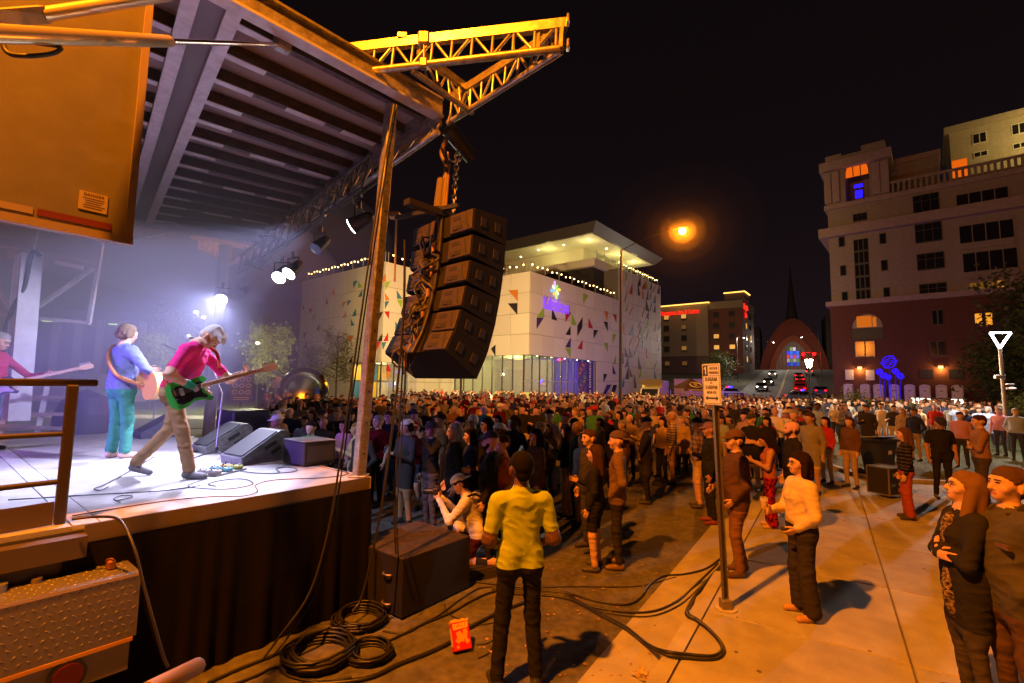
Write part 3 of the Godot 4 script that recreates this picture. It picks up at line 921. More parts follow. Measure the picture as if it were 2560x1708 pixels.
# ---------------------------------------------------------------- the tall brick and stone building
func build_tall_building() -> void:
	var m := thing("corner_building", "tall stone and red brick building with arched tower loggia", "building")
	var c := D(2085, 985, 72.0)
	c.y = 0
	var a := along(-48.5)
	var xf := Transform3D(Basis(-a, Vector3.UP, (-a).cross(Vector3.UP)), c)        # x runs along the street front towards us
	var inv := xf.affine_inverse()
	var stone := textured("wall", L(0.36, 0.29, 0.235), 0.85, 0.45, 0.0)
	var pink := textured("wall", L(0.44, 0.33, 0.29), 0.8, 0.3)
	var brick := textured("wall", L(0.15, 0.052, 0.028), 0.85, 0.6)
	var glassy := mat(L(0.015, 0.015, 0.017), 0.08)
	var dark := mat(L(0.012, 0.011, 0.011), 0.5)
	var frame := mat(L(0.05, 0.045, 0.04), 0.5)
	var pt := func(px: float, py: float, z := 0.0) -> Vector3:          # pixel to a place on the front, z out of it
		return inv * plane_hit(px, py, xf * Vector3(0, 0, z), xf.basis.z)
	var blk := func(called: String, x0: float, x1: float, y0: float, y1: float, z0: float, z1: float, mt: Material, par: Node3D) -> MeshInstance3D:
		return obj(called, Sh.new().box(xf * Vector3((x0 + x1) / 2, (y0 + y1) / 2, (z0 + z1) / 2), Vector3(absf(x1 - x0), y1 - y0, absf(z1 - z0)), xf.basis), mt, par)
	var y_brick: float = pt.call(2083, 767).y
	var y_cor: float = pt.call(2062, 590).y
	var y_top: float = pt.call(2060, 402).y
	var x_tower: float = pt.call(2222, 500).x
	var y_t0: float = pt.call(2116, 506).y
	blk.call("wall", 0, 60, 0, y_brick, 0, -30, brick, m)
	blk.call("cornice", -0.5, 60.3, y_brick, y_brick + 0.75, 0.5, -30, pink, m)
	blk.call("wall", 0.2, 60, y_brick + 0.75, y_cor - 0.5, -0.2, -30, stone, m)
	blk.call("cornice", -1.0, 60.6, y_cor - 0.5, y_cor + 0.9, 0.9, -30, pink, m)
	blk.call("wall", 0.2, 60, y_cor + 0.9, y_t0 - 0.7, -0.2, -30, stone, m)
	blk.call("cornice", -0.2, 60.2, y_t0 - 0.7, y_t0, 0.2, -30, pink, m)
	# tower with arched loggia at the corner
	var x_t := x_tower
	var a0: Vector3 = pt.call(2112, 440)
	var a1: Vector3 = pt.call(2173, 440)
	var y_a0: float = pt.call(2116, 444).y
	var y_a1: float = pt.call(2143, 396).y
	var loggia := obj("loggia_floor", Sh.new().box(xf * Vector3((a0.x + a1.x) / 2, y_t0 + 0.06, -3.6), Vector3(a1.x - a0.x - 0.01, 0.1, 6.6), xf.basis), stone, m)
	blk.call("pier", 0.1, a0.x, y_t0, y_top - 2.0, -0.3, -8, stone, m)
	blk.call("pier", a1.x, x_t, y_t0, y_top - 2.0, -0.3, -8, stone, m)
	blk.call("lintel", a0.x, a1.x, y_a1, y_top - 2.0, -0.3, -8, stone, m)
	blk.call("back_wall", a0.x, a1.x, y_t0, y_a1, -7, -8, stone, m)
	for px in [2068, 2088, 2190, 2212]:
		var q: Vector3 = pt.call(px, 440)
		blk.call("pilaster", q.x - 0.45, q.x + 0.45, y_t0 + 0.3, y_top - 2.2, 0.15, -0.29, pink, m)
	blk.call("tower_cornice", -0.6, x_t + 0.6, y_top - 2.0, y_top - 0.6, 0.6, -9, pink, m)
	blk.call("parapet", 0.2, x_t * 0.3, y_top - 0.6, y_top + 0.5, 0, -8.5, stone, m)
	blk.call("parapet", x_t * 0.3 + 0.01, x_t * 0.62, y_top - 0.6, y_top + 0.1, 0, -8.5, stone, m)
	blk.call("parapet", x_t * 0.62 + 0.01, x_t - 0.1, y_top - 0.6, y_top + 0.9, 0, -8.5, stone, m)
	# lit arched head of the loggia
	var ar := PackedVector2Array()
	var ax := (a0.x + a1.x) / 2
	var aw := (a1.x - a0.x) / 2 - 0.1
	ar.append(Vector2(-aw, y_a0))
	for i in 13:
		var t := PI - PI * i / 12.0
		ar.append(Vector2(cos(t) * aw, y_a0 + 0.6 + sin(t) * (y_a1 - y_a0 - 0.8)))
	ar.append(Vector2(aw, y_a0))
	obj("arch_window_light", Sh.new().prism(ar, 0.1, xf.translated_local(Vector3(ax, 0, -0.25))), glow(Color(1.0, 0.42, 0.06), 0.85), loggia)
	for i in 2:
		blk.call("mullion", ax - aw / 3 + i * aw * 0.66 - 0.06, ax - aw / 3 + i * aw * 0.66 + 0.06, y_a0, y_a1 - 0.5, -0.2, -0.24, dark, loggia)
	var bl: Vector3 = pt.call(2146, 468)
	obj("screen_light", Sh.new().box(xf * Vector3(bl.x, bl.y + 0.3, -0.3), Vector3(1.1, 0.5, 0.1), xf.basis), glow(Color(0.12, 0.08, 1.0), 2.2), loggia)
	obj("screen_light", Sh.new().box(xf * Vector3(bl.x, bl.y - 1.0, -0.3), Vector3(0.9, 1.2, 0.1), xf.basis), glow(Color(0.12, 0.08, 1.0), 2.2), loggia)
	# set-back upper storeys beside the tower, with a balustrade
	var y_b: float = pt.call(2225, 425).y
	var x_s: float = pt.call(2350, 400).x
	blk.call("wall", x_t, x_s, y_t0, y_t0 + 6.4, -6.0, -30, stone, m)
	blk.call("wall", x_s + 0.01, 60, y_t0, y_t0 + 2.4, -6.0, -30, stone, m)
	blk.call("cornice", x_t + 0.1, x_s + 0.3, y_t0 + 6.4, y_t0 + 7.2, -5.6, -30, pink, m)
	blk.call("balustrade_rail", x_t + 0.05, 60, y_t0 + 1.6, y_t0 + 1.9, -0.3, -0.7, pink, m)
	var x := x_t + 0.4
	while x < 42.0:
		blk.call("baluster", x, x + 0.28, y_t0 + 0.02, y_t0 + 1.6, -0.36, -0.64, stone, m)
		x += 0.62
	blk.call("window_light", x_t + 7.2, x_t + 8.8, y_t0 + 2.4, y_t0 + 5.0, -5.9, -5.98, glow(Color(1.0, 0.42, 0.06), 0.8), m)
	# windows of the stone storeys, from the photograph
	var wins := [[2281, 485, 2350, 530], [2286, 556, 2357, 606], [2291, 630, 2363, 676], [2297, 705, 2369, 748], [2132, 530, 2168, 555]]
	for w in wins:
		var p: Vector3 = pt.call(w[0], w[1] + 6)
		var q: Vector3 = pt.call(w[2], w[3] - 6)
		var fr: MeshInstance3D = blk.call("window", p.x, q.x, q.y, p.y, -0.05, -0.3, frame, m)
		var n := 3
		for i in n:
			var lo := p.x + (q.x - p.x) * (0.03 + 0.97 * i / n)
			var hi := p.x + (q.x - p.x) * (-0.03 + 0.97 * (i + 1) / n + 0.03)
			blk.call("pane", lo, hi, q.y + 0.15, q.y + (p.y - q.y) * 0.62, 0.0, -0.04, glassy, fr)
			blk.call("pane", lo, hi, q.y + (p.y - q.y) * 0.66, p.y - 0.12, 0.0, -0.04, glassy, fr)
	# tall arched bay with stacked panes
	var b0: Vector3 = pt.call(2133, 600)
	var b1: Vector3 = pt.call(2178, 755)
	var bay: MeshInstance3D = blk.call("bay_window", b0.x, b1.x, b1.y, b0.y, -0.1, -0.35, frame, m)
	for j in 5:
		for i in 3:
			var w := (b1.x - b0.x) / 3.0
			var h := (b0.y - b1.y) / 5.0
			blk.call("pane", b0.x + w * i + 0.08, b0.x + w * (i + 1) - 0.08, b1.y + h * j + 0.25, b1.y + h * (j + 1) - 0.1, 0.0, -0.09, glassy, bay)
	for q in [[2104, 604], [2207, 596], [2108, 676], [2211, 663], [2112, 742], [2217, 732]]:
		var p: Vector3 = pt.call(q[0], q[1])
		var s: MeshInstance3D = blk.call("small_window", p.x - 0.4, p.x + 0.4, p.y - 0.8, p.y + 0.8, -0.1, -0.3, frame, m)
		blk.call("pane", p.x - 0.3, p.x + 0.3, p.y - 0.7, p.y + 0.7, -0.06, -0.09, glassy, s)
	# shallow stone balcony fronts; wide dark panes stand in for the shaded recess
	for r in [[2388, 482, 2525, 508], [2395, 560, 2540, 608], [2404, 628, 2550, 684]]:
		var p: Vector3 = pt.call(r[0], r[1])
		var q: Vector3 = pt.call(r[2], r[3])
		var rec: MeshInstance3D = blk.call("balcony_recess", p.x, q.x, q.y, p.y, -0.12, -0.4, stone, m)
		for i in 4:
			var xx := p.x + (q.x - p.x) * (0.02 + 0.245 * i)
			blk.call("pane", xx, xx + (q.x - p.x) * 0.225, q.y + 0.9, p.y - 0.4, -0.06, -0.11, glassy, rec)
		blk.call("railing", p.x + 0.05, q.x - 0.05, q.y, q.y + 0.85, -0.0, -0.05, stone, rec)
	var lo: Vector3 = pt.call(2425, 712)
	var hi: Vector3 = pt.call(2520, 735)
	for i in 4:
		var w := (hi.x - lo.x) / 4.0
		blk.call("window_light", lo.x + w * i, lo.x + w * (i + 0.72), hi.y - 0.2, lo.y + 0.2, -0.1, -0.16, glow(Color(1.0, 0.66, 0.25), 0.16 if i < 3 else 0.5), m)
	# brick storeys
	for r in [[2328, 775, 2360, 812, 0.0], [2322, 853, 2366, 890, 0.0], [2136, 853, 2190, 893, 0.0]]:
		var p: Vector3 = pt.call(r[0], r[1])
		var q: Vector3 = pt.call(r[2], r[3])
		var fr: MeshInstance3D = blk.call("window", p.x, q.x, q.y, p.y, 0.08, -0.1, frame, m)
		for i in 2:
			var w := (q.x - p.x) / 2.0
			blk.call("pane", p.x + w * i + 0.1, p.x + w * (i + 1) - 0.06, q.y + 0.12, p.y - 0.12, 0.12, 0.085, mat(L(0.16, 0.13, 0.10), 0.15) if r[0] == 2136 else glassy, fr)
	for r in [[2437, 785, 2456, 814], [2464, 783, 2482, 812]]:
		var p: Vector3 = pt.call(r[0], r[1])
		var q: Vector3 = pt.call(r[2], r[3])
		var fr: MeshInstance3D = blk.call("window", p.x - 0.1, q.x + 0.1, q.y - 0.1, p.y + 0.1, 0.08, -0.1, frame, m)
		blk.call("pane_light", p.x, q.x, q.y, p.y, 0.12, 0.085, glow(Color(1.0, 0.62, 0.18), 1.1), fr)
	var f0: Vector3 = pt.call(2131, 822)
	var f1: Vector3 = pt.call(2208, 822)
	var ft: Vector3 = pt.call(2170, 785)
	var fan := PackedVector2Array()
	var fw := (f1.x - f0.x) / 2
	for i in 13:
		var t := PI - PI * i / 12.0
		fan.append(Vector2(cos(t) * fw, f0.y + sin(t) * (ft.y - f0.y)))
	var fo := obj("fan_window", Sh.new().prism(fan, 0.1, xf.translated_local(Vector3((f0.x + f1.x) / 2, 0, 0.09))), mat(L(0.25, 0.2, 0.15), 0.5), m)
	var fx := (f0.x + f1.x) / 2
	blk.call("pane_light", fx - fw * 0.68, fx + fw * 0.3, f0.y + 0.12, f0.y + (ft.y - f0.y) * 0.86, 0.14, 0.1, glow(Color(1.0, 0.5, 0.1), 0.6), fo)
	blk.call("pane_light", fx + fw * 0.36, fx + fw * 0.6, f0.y + 0.12, f0.y + (ft.y - f0.y) * 0.75, 0.14, 0.1, glow(Color(1.0, 0.5, 0.1), 0.6), fo)
	var d0: Vector3 = pt.call(2131, 850)
	blk.call("dark_panel", f0.x, f1.x, d0.y, f0.y - 0.1, 0.06, -0.1, dark, m)
	# sconces that wash the brick
	for q in [[2150, 922], [2352, 920]]:
		var p: Vector3 = pt.call(q[0], q[1])
		obj("wall_light", Sh.new().box(xf * Vector3(p.x, p.y + 0.1, 0.2), Vector3(0.5, 0.3, 0.3), xf.basis), glow(Color(1.0, 0.72, 0.38), 5.0), m)
		omni(xf * Vector3(p.x, p.y - 0.25, 0.45), Color(1.0, 0.70, 0.36), 5.0, 0.1)
	for q in [[2124, 937], [2176, 938]]:
		var p: Vector3 = pt.call(q[0], q[1])
		blk.call("notice_board", p.x - 0.5, p.x + 0.5, p.y - 0.75, p.y + 0.75, 0.1, 0.0, mat(L(0.6, 0.55, 0.48), 0.6), m)
	for q in [[2317, 935], [2390, 935]]:
		var p: Vector3 = pt.call(q[0], q[1])
		blk.call("vent", p.x - 0.7, p.x + 0.7, p.y - 0.6, p.y + 0.6, 0.04, -0.05, dark, m)
	# lit attic block farther back
	var t0: Vector3 = pt.call(2372, 322, -14.0)
	var at := thing("attic_block", "pale floodlit attic storey with small windows above the stone building", "building")
	blk.call("wall", t0.x, 74, y_t0 + 2.0, t0.y - 0.9, -14, -28, textured("wall", L(0.50, 0.44, 0.32), 0.8, 0.4), at)
	blk.call("cornice", t0.x - 0.6, 74.5, t0.y - 0.9, t0.y, -13.2, -28, textured("wall", L(0.52, 0.45, 0.33), 0.8, 0.4), at)
	for i in 6:
		var wx := t0.x + 2.6 + i * 4.2
		for j in 2:
			var hh := 1.7 if j == 0 else 0.9
			var wy := t0.y - 3.6 - j * 2.2
			var w: MeshInstance3D = blk.call("window", wx, wx + 1.6, wy, wy + hh, -13.9, -14.1, mat(L(0.65, 0.6, 0.5), 0.6), at)
			for k in 2:
				blk.call("pane", wx + 0.12 + k * 0.75, wx + 0.74 + k * 0.75, wy + 0.12, wy + hh - 0.12, -13.86, -13.89, glassy, w)
	omni(xf * Vector3(t0.x + 10, t0.y - 4.5, -8.5), Color(1.0, 0.85, 0.5), 40.0, 0.3)
	omni(xf * Vector3(t0.x + 24, t0.y - 4.5, -8.5), Color(1.0, 0.85, 0.5), 40.0, 0.3)
	tall_xf = xf

var tall_xf := Transform3D()
# ---------------------------------------------------------------- trees
func tree(called: String, label: String, at: Vector3, tall: float, wide: float, base: float, leaves: int, leaf: float, color: Color, sd: int, group := "") -> void:
	var r := RandomNumberGenerator.new()
	r.seed = sd
	var o := thing(called, label, "tree", at, 0.0, group)
	var bark := mat(L(0.09, 0.06, 0.04), 0.9)
	var tr := Sh.new()
	var lean := Vector3(r.randf_range(-0.1, 0.1), 0, r.randf_range(-0.1, 0.1))
	tr.cyl(Vector3(0, -0.1, 0), Vector3(0, tall * 0.45, 0) + lean, tall * 0.016, tall * 0.011, 8)
	tr.cyl(Vector3(0, tall * 0.45, 0) + lean, Vector3(0, tall * 0.92, 0) + lean * 2, tall * 0.011, tall * 0.003, 6)
	var tips := []
	for k in 16:
		var y := base + (tall * 0.86 - base) * k / 15.0
		var t := k * 2.4 + r.randf_range(-0.4, 0.4)
		var f := (y - base) / (tall - base)
		var reach := wide * (0.45 + 0.55 * sin(PI * clampf(f * 0.8 + 0.22, 0.0, 1.0))) * r.randf_range(0.7, 1.05)
		var p := Vector3(0, y, 0) + lean * f
		var q := p + Vector3(cos(t) * reach, reach * r.randf_range(0.25, 0.6), sin(t) * reach)
		tr.cyl(p, q, tall * 0.006, tall * 0.0018, 5, false)
		tips.append([p, q])
	obj("trunk", tr, bark, o)
	var cr := Sh.new()
	var i := 0
	while i < leaves:
		var tp: Array = tips[r.randi_range(0, tips.size() - 1)]
		var u := r.randf_range(0.35, 1.08)
		var clump: Vector3 = tp[0].lerp(tp[1], u) + Vector3(r.randfn(), r.randfn() * 0.8, r.randfn()) * wide * 0.15
		for k in r.randi_range(5, 9):
			var c := clump + Vector3(r.randfn(), r.randfn(), r.randfn()) * leaf * 1.7
			var f := Basis.from_euler(Vector3(r.randf_range(-1.2, 0.5), r.randf() * TAU, r.randf_range(-0.6, 0.6)))
			var s := leaf * r.randf_range(0.6, 1.2)
			cr.tri(c - f.x * s * 0.45, c - f.z * s * 0.2 + f.y * s * 0.08, c + f.z * s)
			cr.tri(c - f.z * s * 0.2 + f.y * s * 0.08, c + f.x * s * 0.45, c + f.z * s)
			i += 1
	var lm := StandardMaterial3D.new()
	lm.albedo_color = color
	lm.roughness = 0.6
	lm.cull_mode = BaseMaterial3D.CULL_DISABLED
	lm.backlight_enabled = true
	lm.backlight = color
	obj("crown", cr, lm, o)

func lamp_post(called: String, label: String, at: Vector3, head: Vector3, color: Color, e: float, show: float) -> void:
	var o := thing(called, label, "street lamp", Vector3.ZERO, 0.0, "street lamps with flat heads")
	var pm := mat(L(0.06, 0.055, 0.05), 0.5, 0.4)
	var top := Vector3(at.x, head.y + 0.25, at.z)
	obj("pole", Sh.new().cyl(at, top, 0.09, 0.055, 8), pm, o)
	obj("arm", Sh.new().cyl(top, head + Vector3(0, 0.16, 0), 0.035, 0.03, 6), pm, o)
	var d := (head - top) * Vector3(1, 0, 1)
	d = d.normalized() if d.length() > 0.05 else Vector3.RIGHT
	obj("housing", Sh.new().bbox(head + Vector3(0, 0.12, 0), Vector3(0.3, 0.1, 0.6), 0.03, Sh.frame(d)), pm, o)
	obj("lamp_lens", Sh.new().ball(head, Vector3(0.14, 0.1, 0.14), 10), glow(color, show), o)
	if e > 0.0: omni(head, color, e, 0.12)

# ---------------------------------------------------------------- the park behind the stage
func build_park_side() -> void:
	var b := thing("office_building", "low dark glass office building with pale base behind the stage", "building")
	var p := D(-60, 985, 44.0) * Vector3(1, 0, 1)
	var q := D(345, 985, 48.0) * Vector3(1, 0, 1)
	var f := Sh.frame(q - p)
	var n := Vector3(f.z.z, 0, -f.z.x)
	var len := p.distance_to(q)
	obj("wall", Sh.new().box((p + q) / 2 + Vector3(0, 4.6, -6), Vector3(9, 9.2, len), f), mat(L(0.03, 0.032, 0.04), 0.5), b)
	obj("base_wall", Sh.new().box((p + q) / 2 + Vector3(0, 1.4, -1.2), Vector3(0.4, 2.8, len), f), mat(L(0.42, 0.38, 0.30), 0.8), b)
	for i in 7:
		var c := p.lerp(q, (i + 0.5) / 7.0)
		obj("column", Sh.new().box(c + Vector3(0, 5.6, -1.3), Vector3(0.5, 5.4, 0.6), f), mat(L(0.20, 0.19, 0.16), 0.7), b)
		if i % 3 == 1: obj("ceiling_light", Sh.new().box(c + Vector3(1.0, 7.9, -1.5), Vector3(0.4, 0.1, 0.7), f), glow(Color(0.9, 1.0, 0.7), 2.0), b)
	var lf := L(0.09, 0.115, 0.02)
	tree("park_tree", "tall dark tree rising beyond the stage smoke", G(430, 1012) , 9.5, 2.3, 3.0, 3000, 0.20, L(0.10, 0.085, 0.03), 1)
	tree("park_tree", "young tree lit bright yellow green beside the guitar neck", G(665, 1026), 7.2, 1.9, 2.0, 3300, 0.19, L(0.19, 0.20, 0.03), 2)
	tree("park_tree", "thin brownish tree before the blank museum wall", G(838, 1010), 8.3, 2.1, 2.4, 2600, 0.19, L(0.10, 0.085, 0.025), 3)
	tree("park_tree", "slender dark tree between the bright tree and the museum wall", G(770, 1008), 6.8, 1.2, 2.0, 1700, 0.19, L(0.08, 0.08, 0.025), 4)
	tree("park_tree", "small yellow green tree behind the guitarist in blue", G(372, 1024), 6.4, 1.1, 1.8, 1900, 0.17, L(0.18, 0.19, 0.03), 5)
	tree("park_shrub", "low yellow green shrub before the pale office wall", G(210, 1010), 3.2, 1.3, 0.6, 1400, 0.17, L(0.18, 0.19, 0.04), 6)
	lamp_post("park_lamp", "bright park lamp on a thin pole behind the stage, nearer the tall tree", G(486, 1010), D(490, 781, 34), Color(1.0, 0.97, 0.8), 60.0, 14.0)
	lamp_post("park_lamp", "second bright park lamp behind the stage, lower than its twin", G(512, 1004), D(509, 794, 38), Color(1.0, 0.97, 0.8), 60.0, 14.0)
	lamp_post("park_lamp", "park lamp glowing through the bright yellow green tree", G(640, 1020), D(644, 858, 34), Color(1.0, 0.97, 0.8), 90.0, 10.0)
	# polished round sculpture
	var s := thing("disc_sculpture", "large polished steel ring sculpture on the park lawn", "sculpture", G(755, 1044, 0.03))
	var rad := 1.62
	var prof := []
	for i in 13:
		var t := TAU * i / 12.0
		prof.append(Vector2(rad - 0.32 + cos(t) * 0.3, sin(t) * 0.22))
	var chrome := mat(L(0.55, 0.55, 0.58), 0.12, 1.0)
	var ring := obj("outer_ring", Sh.new().lathe(prof, Vector3.ZERO, 40), chrome, s)
	var inner := []
	for i in 9:
		var t := i / 8.0
		inner.append(Vector2(rad * (1.0 - t) * 0.70 + 0.02, -0.30 + 0.24 * (1.0 - t) * (1.0 - t)))
	var dish := obj("concave_dish", Sh.new().lathe(inner, Vector3.ZERO, 40), mat(L(0.42, 0.43, 0.45), 0.2, 1.0), s)
	for part in [ring, dish]:
		part.transform = Transform3D(Basis(Vector3.UP, 0.32) * Basis(Vector3.RIGHT, PI / 2 - 0.05), Vector3(0, rad + 0.1, 0))
	obj("plinth", Sh.new().bbox(Vector3(0, 0.1, 0), Vector3(1.5, 0.24, 0.9), 0.03), mat(L(0.3, 0.28, 0.26), 0.8), s)
	# blue notice and grey parking sign
	var bs := thing("park_notice", "blue notice board with rows of white ring symbols on the lawn", "sign", G(598, 1058, 0.03))
	obj("post", Sh.new().cyl(Vector3.ZERO, Vector3(0, 1.2, 0), 0.045, 0.045, 8), mat(L(0.03, 0.03, 0.03), 0.6), bs)
	obj("board", Sh.new().bbox(Vector3(0, 2.02, 0), Vector3(1.15, 1.62, 0.06), 0.02), mat(L(0.02, 0.05, 0.32), 0.5), bs)
	for i in 3:
		for j in 3:
			var tp := []
			for k in 13: tp.append(Vector3(-0.33 + i * 0.33 + cos(TAU * k / 12.0) * 0.11, 1.75 + j * 0.36 + sin(TAU * k / 12.0) * 0.11, 0.035))
			obj("ring_symbol", Sh.new().tube(tp, 0.022, 5), mat(L(0.75, 0.76, 0.8), 0.6), bs)
	for k in 2:
		obj("line", Sh.new().box(Vector3(0, 1.33 + k * 0.11, 0.035), Vector3(0.8, 0.035, 0.012)), mat(L(0.7, 0.7, 0.75), 0.6), bs)
	bs.rotation.y = 0.45
	var gs := thing("street_sign", "grey back of a small parking sign on a pale post beside the crowd", "sign", G(682, 1090))
	obj("post", Sh.new().box(Vector3(0, 1.25, 0), Vector3(0.06, 2.5, 0.05)), mat(L(0.42, 0.42, 0.45), 0.45, 0.6), gs)
	obj("plate", Sh.new().bbox(Vector3(0, 2.38, 0.035), Vector3(0.34, 0.5, 0.012), 0.004), mat(L(0.55, 0.55, 0.56), 0.5), gs)
	obj("green_corner", Sh.new().box(Vector3(-0.1, 2.56, 0.045), Vector3(0.12, 0.12, 0.008)), mat(L(0.03, 0.18, 0.1), 0.6), gs)
	gs.rotation.y = 0.55
	var bk := thing("bicycle", "dark bicycle standing on the path by the grey sign", "bicycle", G(652, 1058, 0.05), 0.5)
	var bm := mat(L(0.04, 0.04, 0.045), 0.4, 0.3)
	for x in [-0.52, 0.52]:
		var tp := []
		for k in 21: tp.append(Vector3(x + cos(TAU * k / 20.0) * 0.33, 0.34 + sin(TAU * k / 20.0) * 0.33, 0))
		var w := obj("wheel", Sh.new().tube(tp, 0.022, 6), mat(L(0.02, 0.02, 0.02), 0.8), bk)
		var sp := Sh.new()
		for k in 8: sp.cyl(Vector3(x, 0.34, 0), Vector3(x + cos(TAU * k / 8.0) * 0.32, 0.34 + sin(TAU * k / 8.0) * 0.32, 0), 0.004, 0.004, 4, false)
		obj("spokes", sp, mat(L(0.4, 0.4, 0.4), 0.4, 0.8), w)
	var fr := Sh.new()
	for e in [[-0.52, 0.34, -0.12, 0.3], [-0.12, 0.3, -0.22, 0.82], [-0.12, 0.3, 0.36, 0.78], [-0.2, 0.74, 0.34, 0.84], [-0.52, 0.34, -0.2, 0.74], [0.52, 0.34, 0.34, 0.92]]:
		fr.cyl(Vector3(e[0], e[1], 0), Vector3(e[2], e[3], 0), 0.018, 0.018, 6)
	obj("frame", fr, bm, bk)
	obj("handlebar", Sh.new().cyl(Vector3(0.32, 0.95, -0.28), Vector3(0.32, 0.95, 0.28), 0.015, 0.015, 6), bm, bk)
	obj("saddle", Sh.new().bbox(Vector3(-0.24, 0.86, 0), Vector3(0.26, 0.06, 0.14), 0.02), mat(L(0.02, 0.02, 0.02), 0.7), bk)

# ---------------------------------------------------------------- street furniture and traffic
func car(called: String, label: String, at: Vector3, turn: float, color: Color, category := "car", police := false, tall := 1.5, tail := true) -> Node3D:
	var o := thing(called, label, category, at, turn, "cars on the street")
	var bm := mat(color, 0.3, 0.2)
	var body := PackedVector2Array([Vector2(-2.3, 0.35), Vector2(2.3, 0.35), Vector2(2.35, 0.75), Vector2(1.3, 0.95), Vector2(0.7, tall), Vector2(-1.5, tall), Vector2(-2.1, 1.0), Vector2(-2.35, 0.9)])
	var xf := Transform3D(Basis(Vector3(0, 0, 1), Vector3.UP, Vector3(-1, 0, 0)), Vector3(-0.9, 0, 0))      # outline along z
	obj("body", Sh.new().prism(body, 1.8, xf), bm, o)
	var dk := mat(L(0.01, 0.01, 0.012), 0.08)
	for x in [-0.912, 0.912]:
		var pl := PackedVector2Array([Vector2(1.1, 1.0), Vector2(0.62, tall - 0.08), Vector2(-1.4, tall - 0.08), Vector2(-1.9, 1.02)])
		obj("side_window", Sh.new().prism(pl, 0.01, Transform3D(Basis(Vector3(0, 0, 1), Vector3.UP, Vector3(-1, 0, 0)), Vector3(x - 0.005, 0, 0))), dk, o)
		for z in [-1.4, 1.4]:
			var w := obj("wheel", Sh.new().cyl(Vector3(x - 0.11, 0.34, z), Vector3(x + 0.11, 0.34, z), 0.34, 0.34, 14), mat(L(0.02, 0.02, 0.02), 0.8), o)
			obj("rim", Sh.new().cyl(Vector3(x - 0.12, 0.34, z), Vector3(x + 0.12, 0.34, z), 0.2, 0.2, 10), mat(L(0.4, 0.4, 0.42), 0.3, 0.8), w)
	obj("windscreen", Sh.new().box(Vector3(0, (tall + 0.98) / 2, 1.02), Vector3(1.5, 0.02, 0.66), Basis(Vector3.RIGHT, 0.74 + (tall - 1.5) * 0.3)), dk, o)
	obj("rear_window", Sh.new().box(Vector3(0, (tall + 1.0) / 2 + 0.02, -1.84), Vector3(1.5, 0.02, 0.6), Basis(Vector3.RIGHT, -0.72)), dk, o)
	for x in [-0.65, 0.65]:
		obj("headlight", Sh.new().ball(Vector3(x, 0.72, 2.33), Vector3(0.2, 0.1, 0.06), 8), glow(Color(1.0, 0.93, 0.8), 12.0) if not tail else mat(L(0.6, 0.6, 0.6), 0.2), o)
		obj("tail_light", Sh.new().ball(Vector3(x, 0.85, -2.33), Vector3(0.2, 0.1, 0.06), 8), glow(Color(1.0, 0.03, 0.02), 7.0) if tail else mat(L(0.2, 0.01, 0.01), 0.3), o)
	if police:
		obj("light_bar_base", Sh.new().box(Vector3(0, tall + 0.03, -0.2), Vector3(1.3, 0.06, 0.3)), mat(L(0.02, 0.02, 0.02), 0.5), o)
		obj("blue_flasher_light", Sh.new().bbox(Vector3(-0.34, tall + 0.13, -0.2), Vector3(0.58, 0.14, 0.26), 0.03), glow(Color(0.06, 0.10, 1.0), 30.0), o)
		obj("red_flasher_light", Sh.new().bbox(Vector3(0.34, tall + 0.13, -0.2), Vector3(0.58, 0.14, 0.26), 0.03), glow(Color(1.0, 0.04, 0.05), 10.0), o)
		obj("side_stripe", Sh.new().box(Vector3(0, 0.7, 0), Vector3(1.83, 0.12, 3.6)), mat(L(0.02, 0.03, 0.2), 0.4), o)
	return o

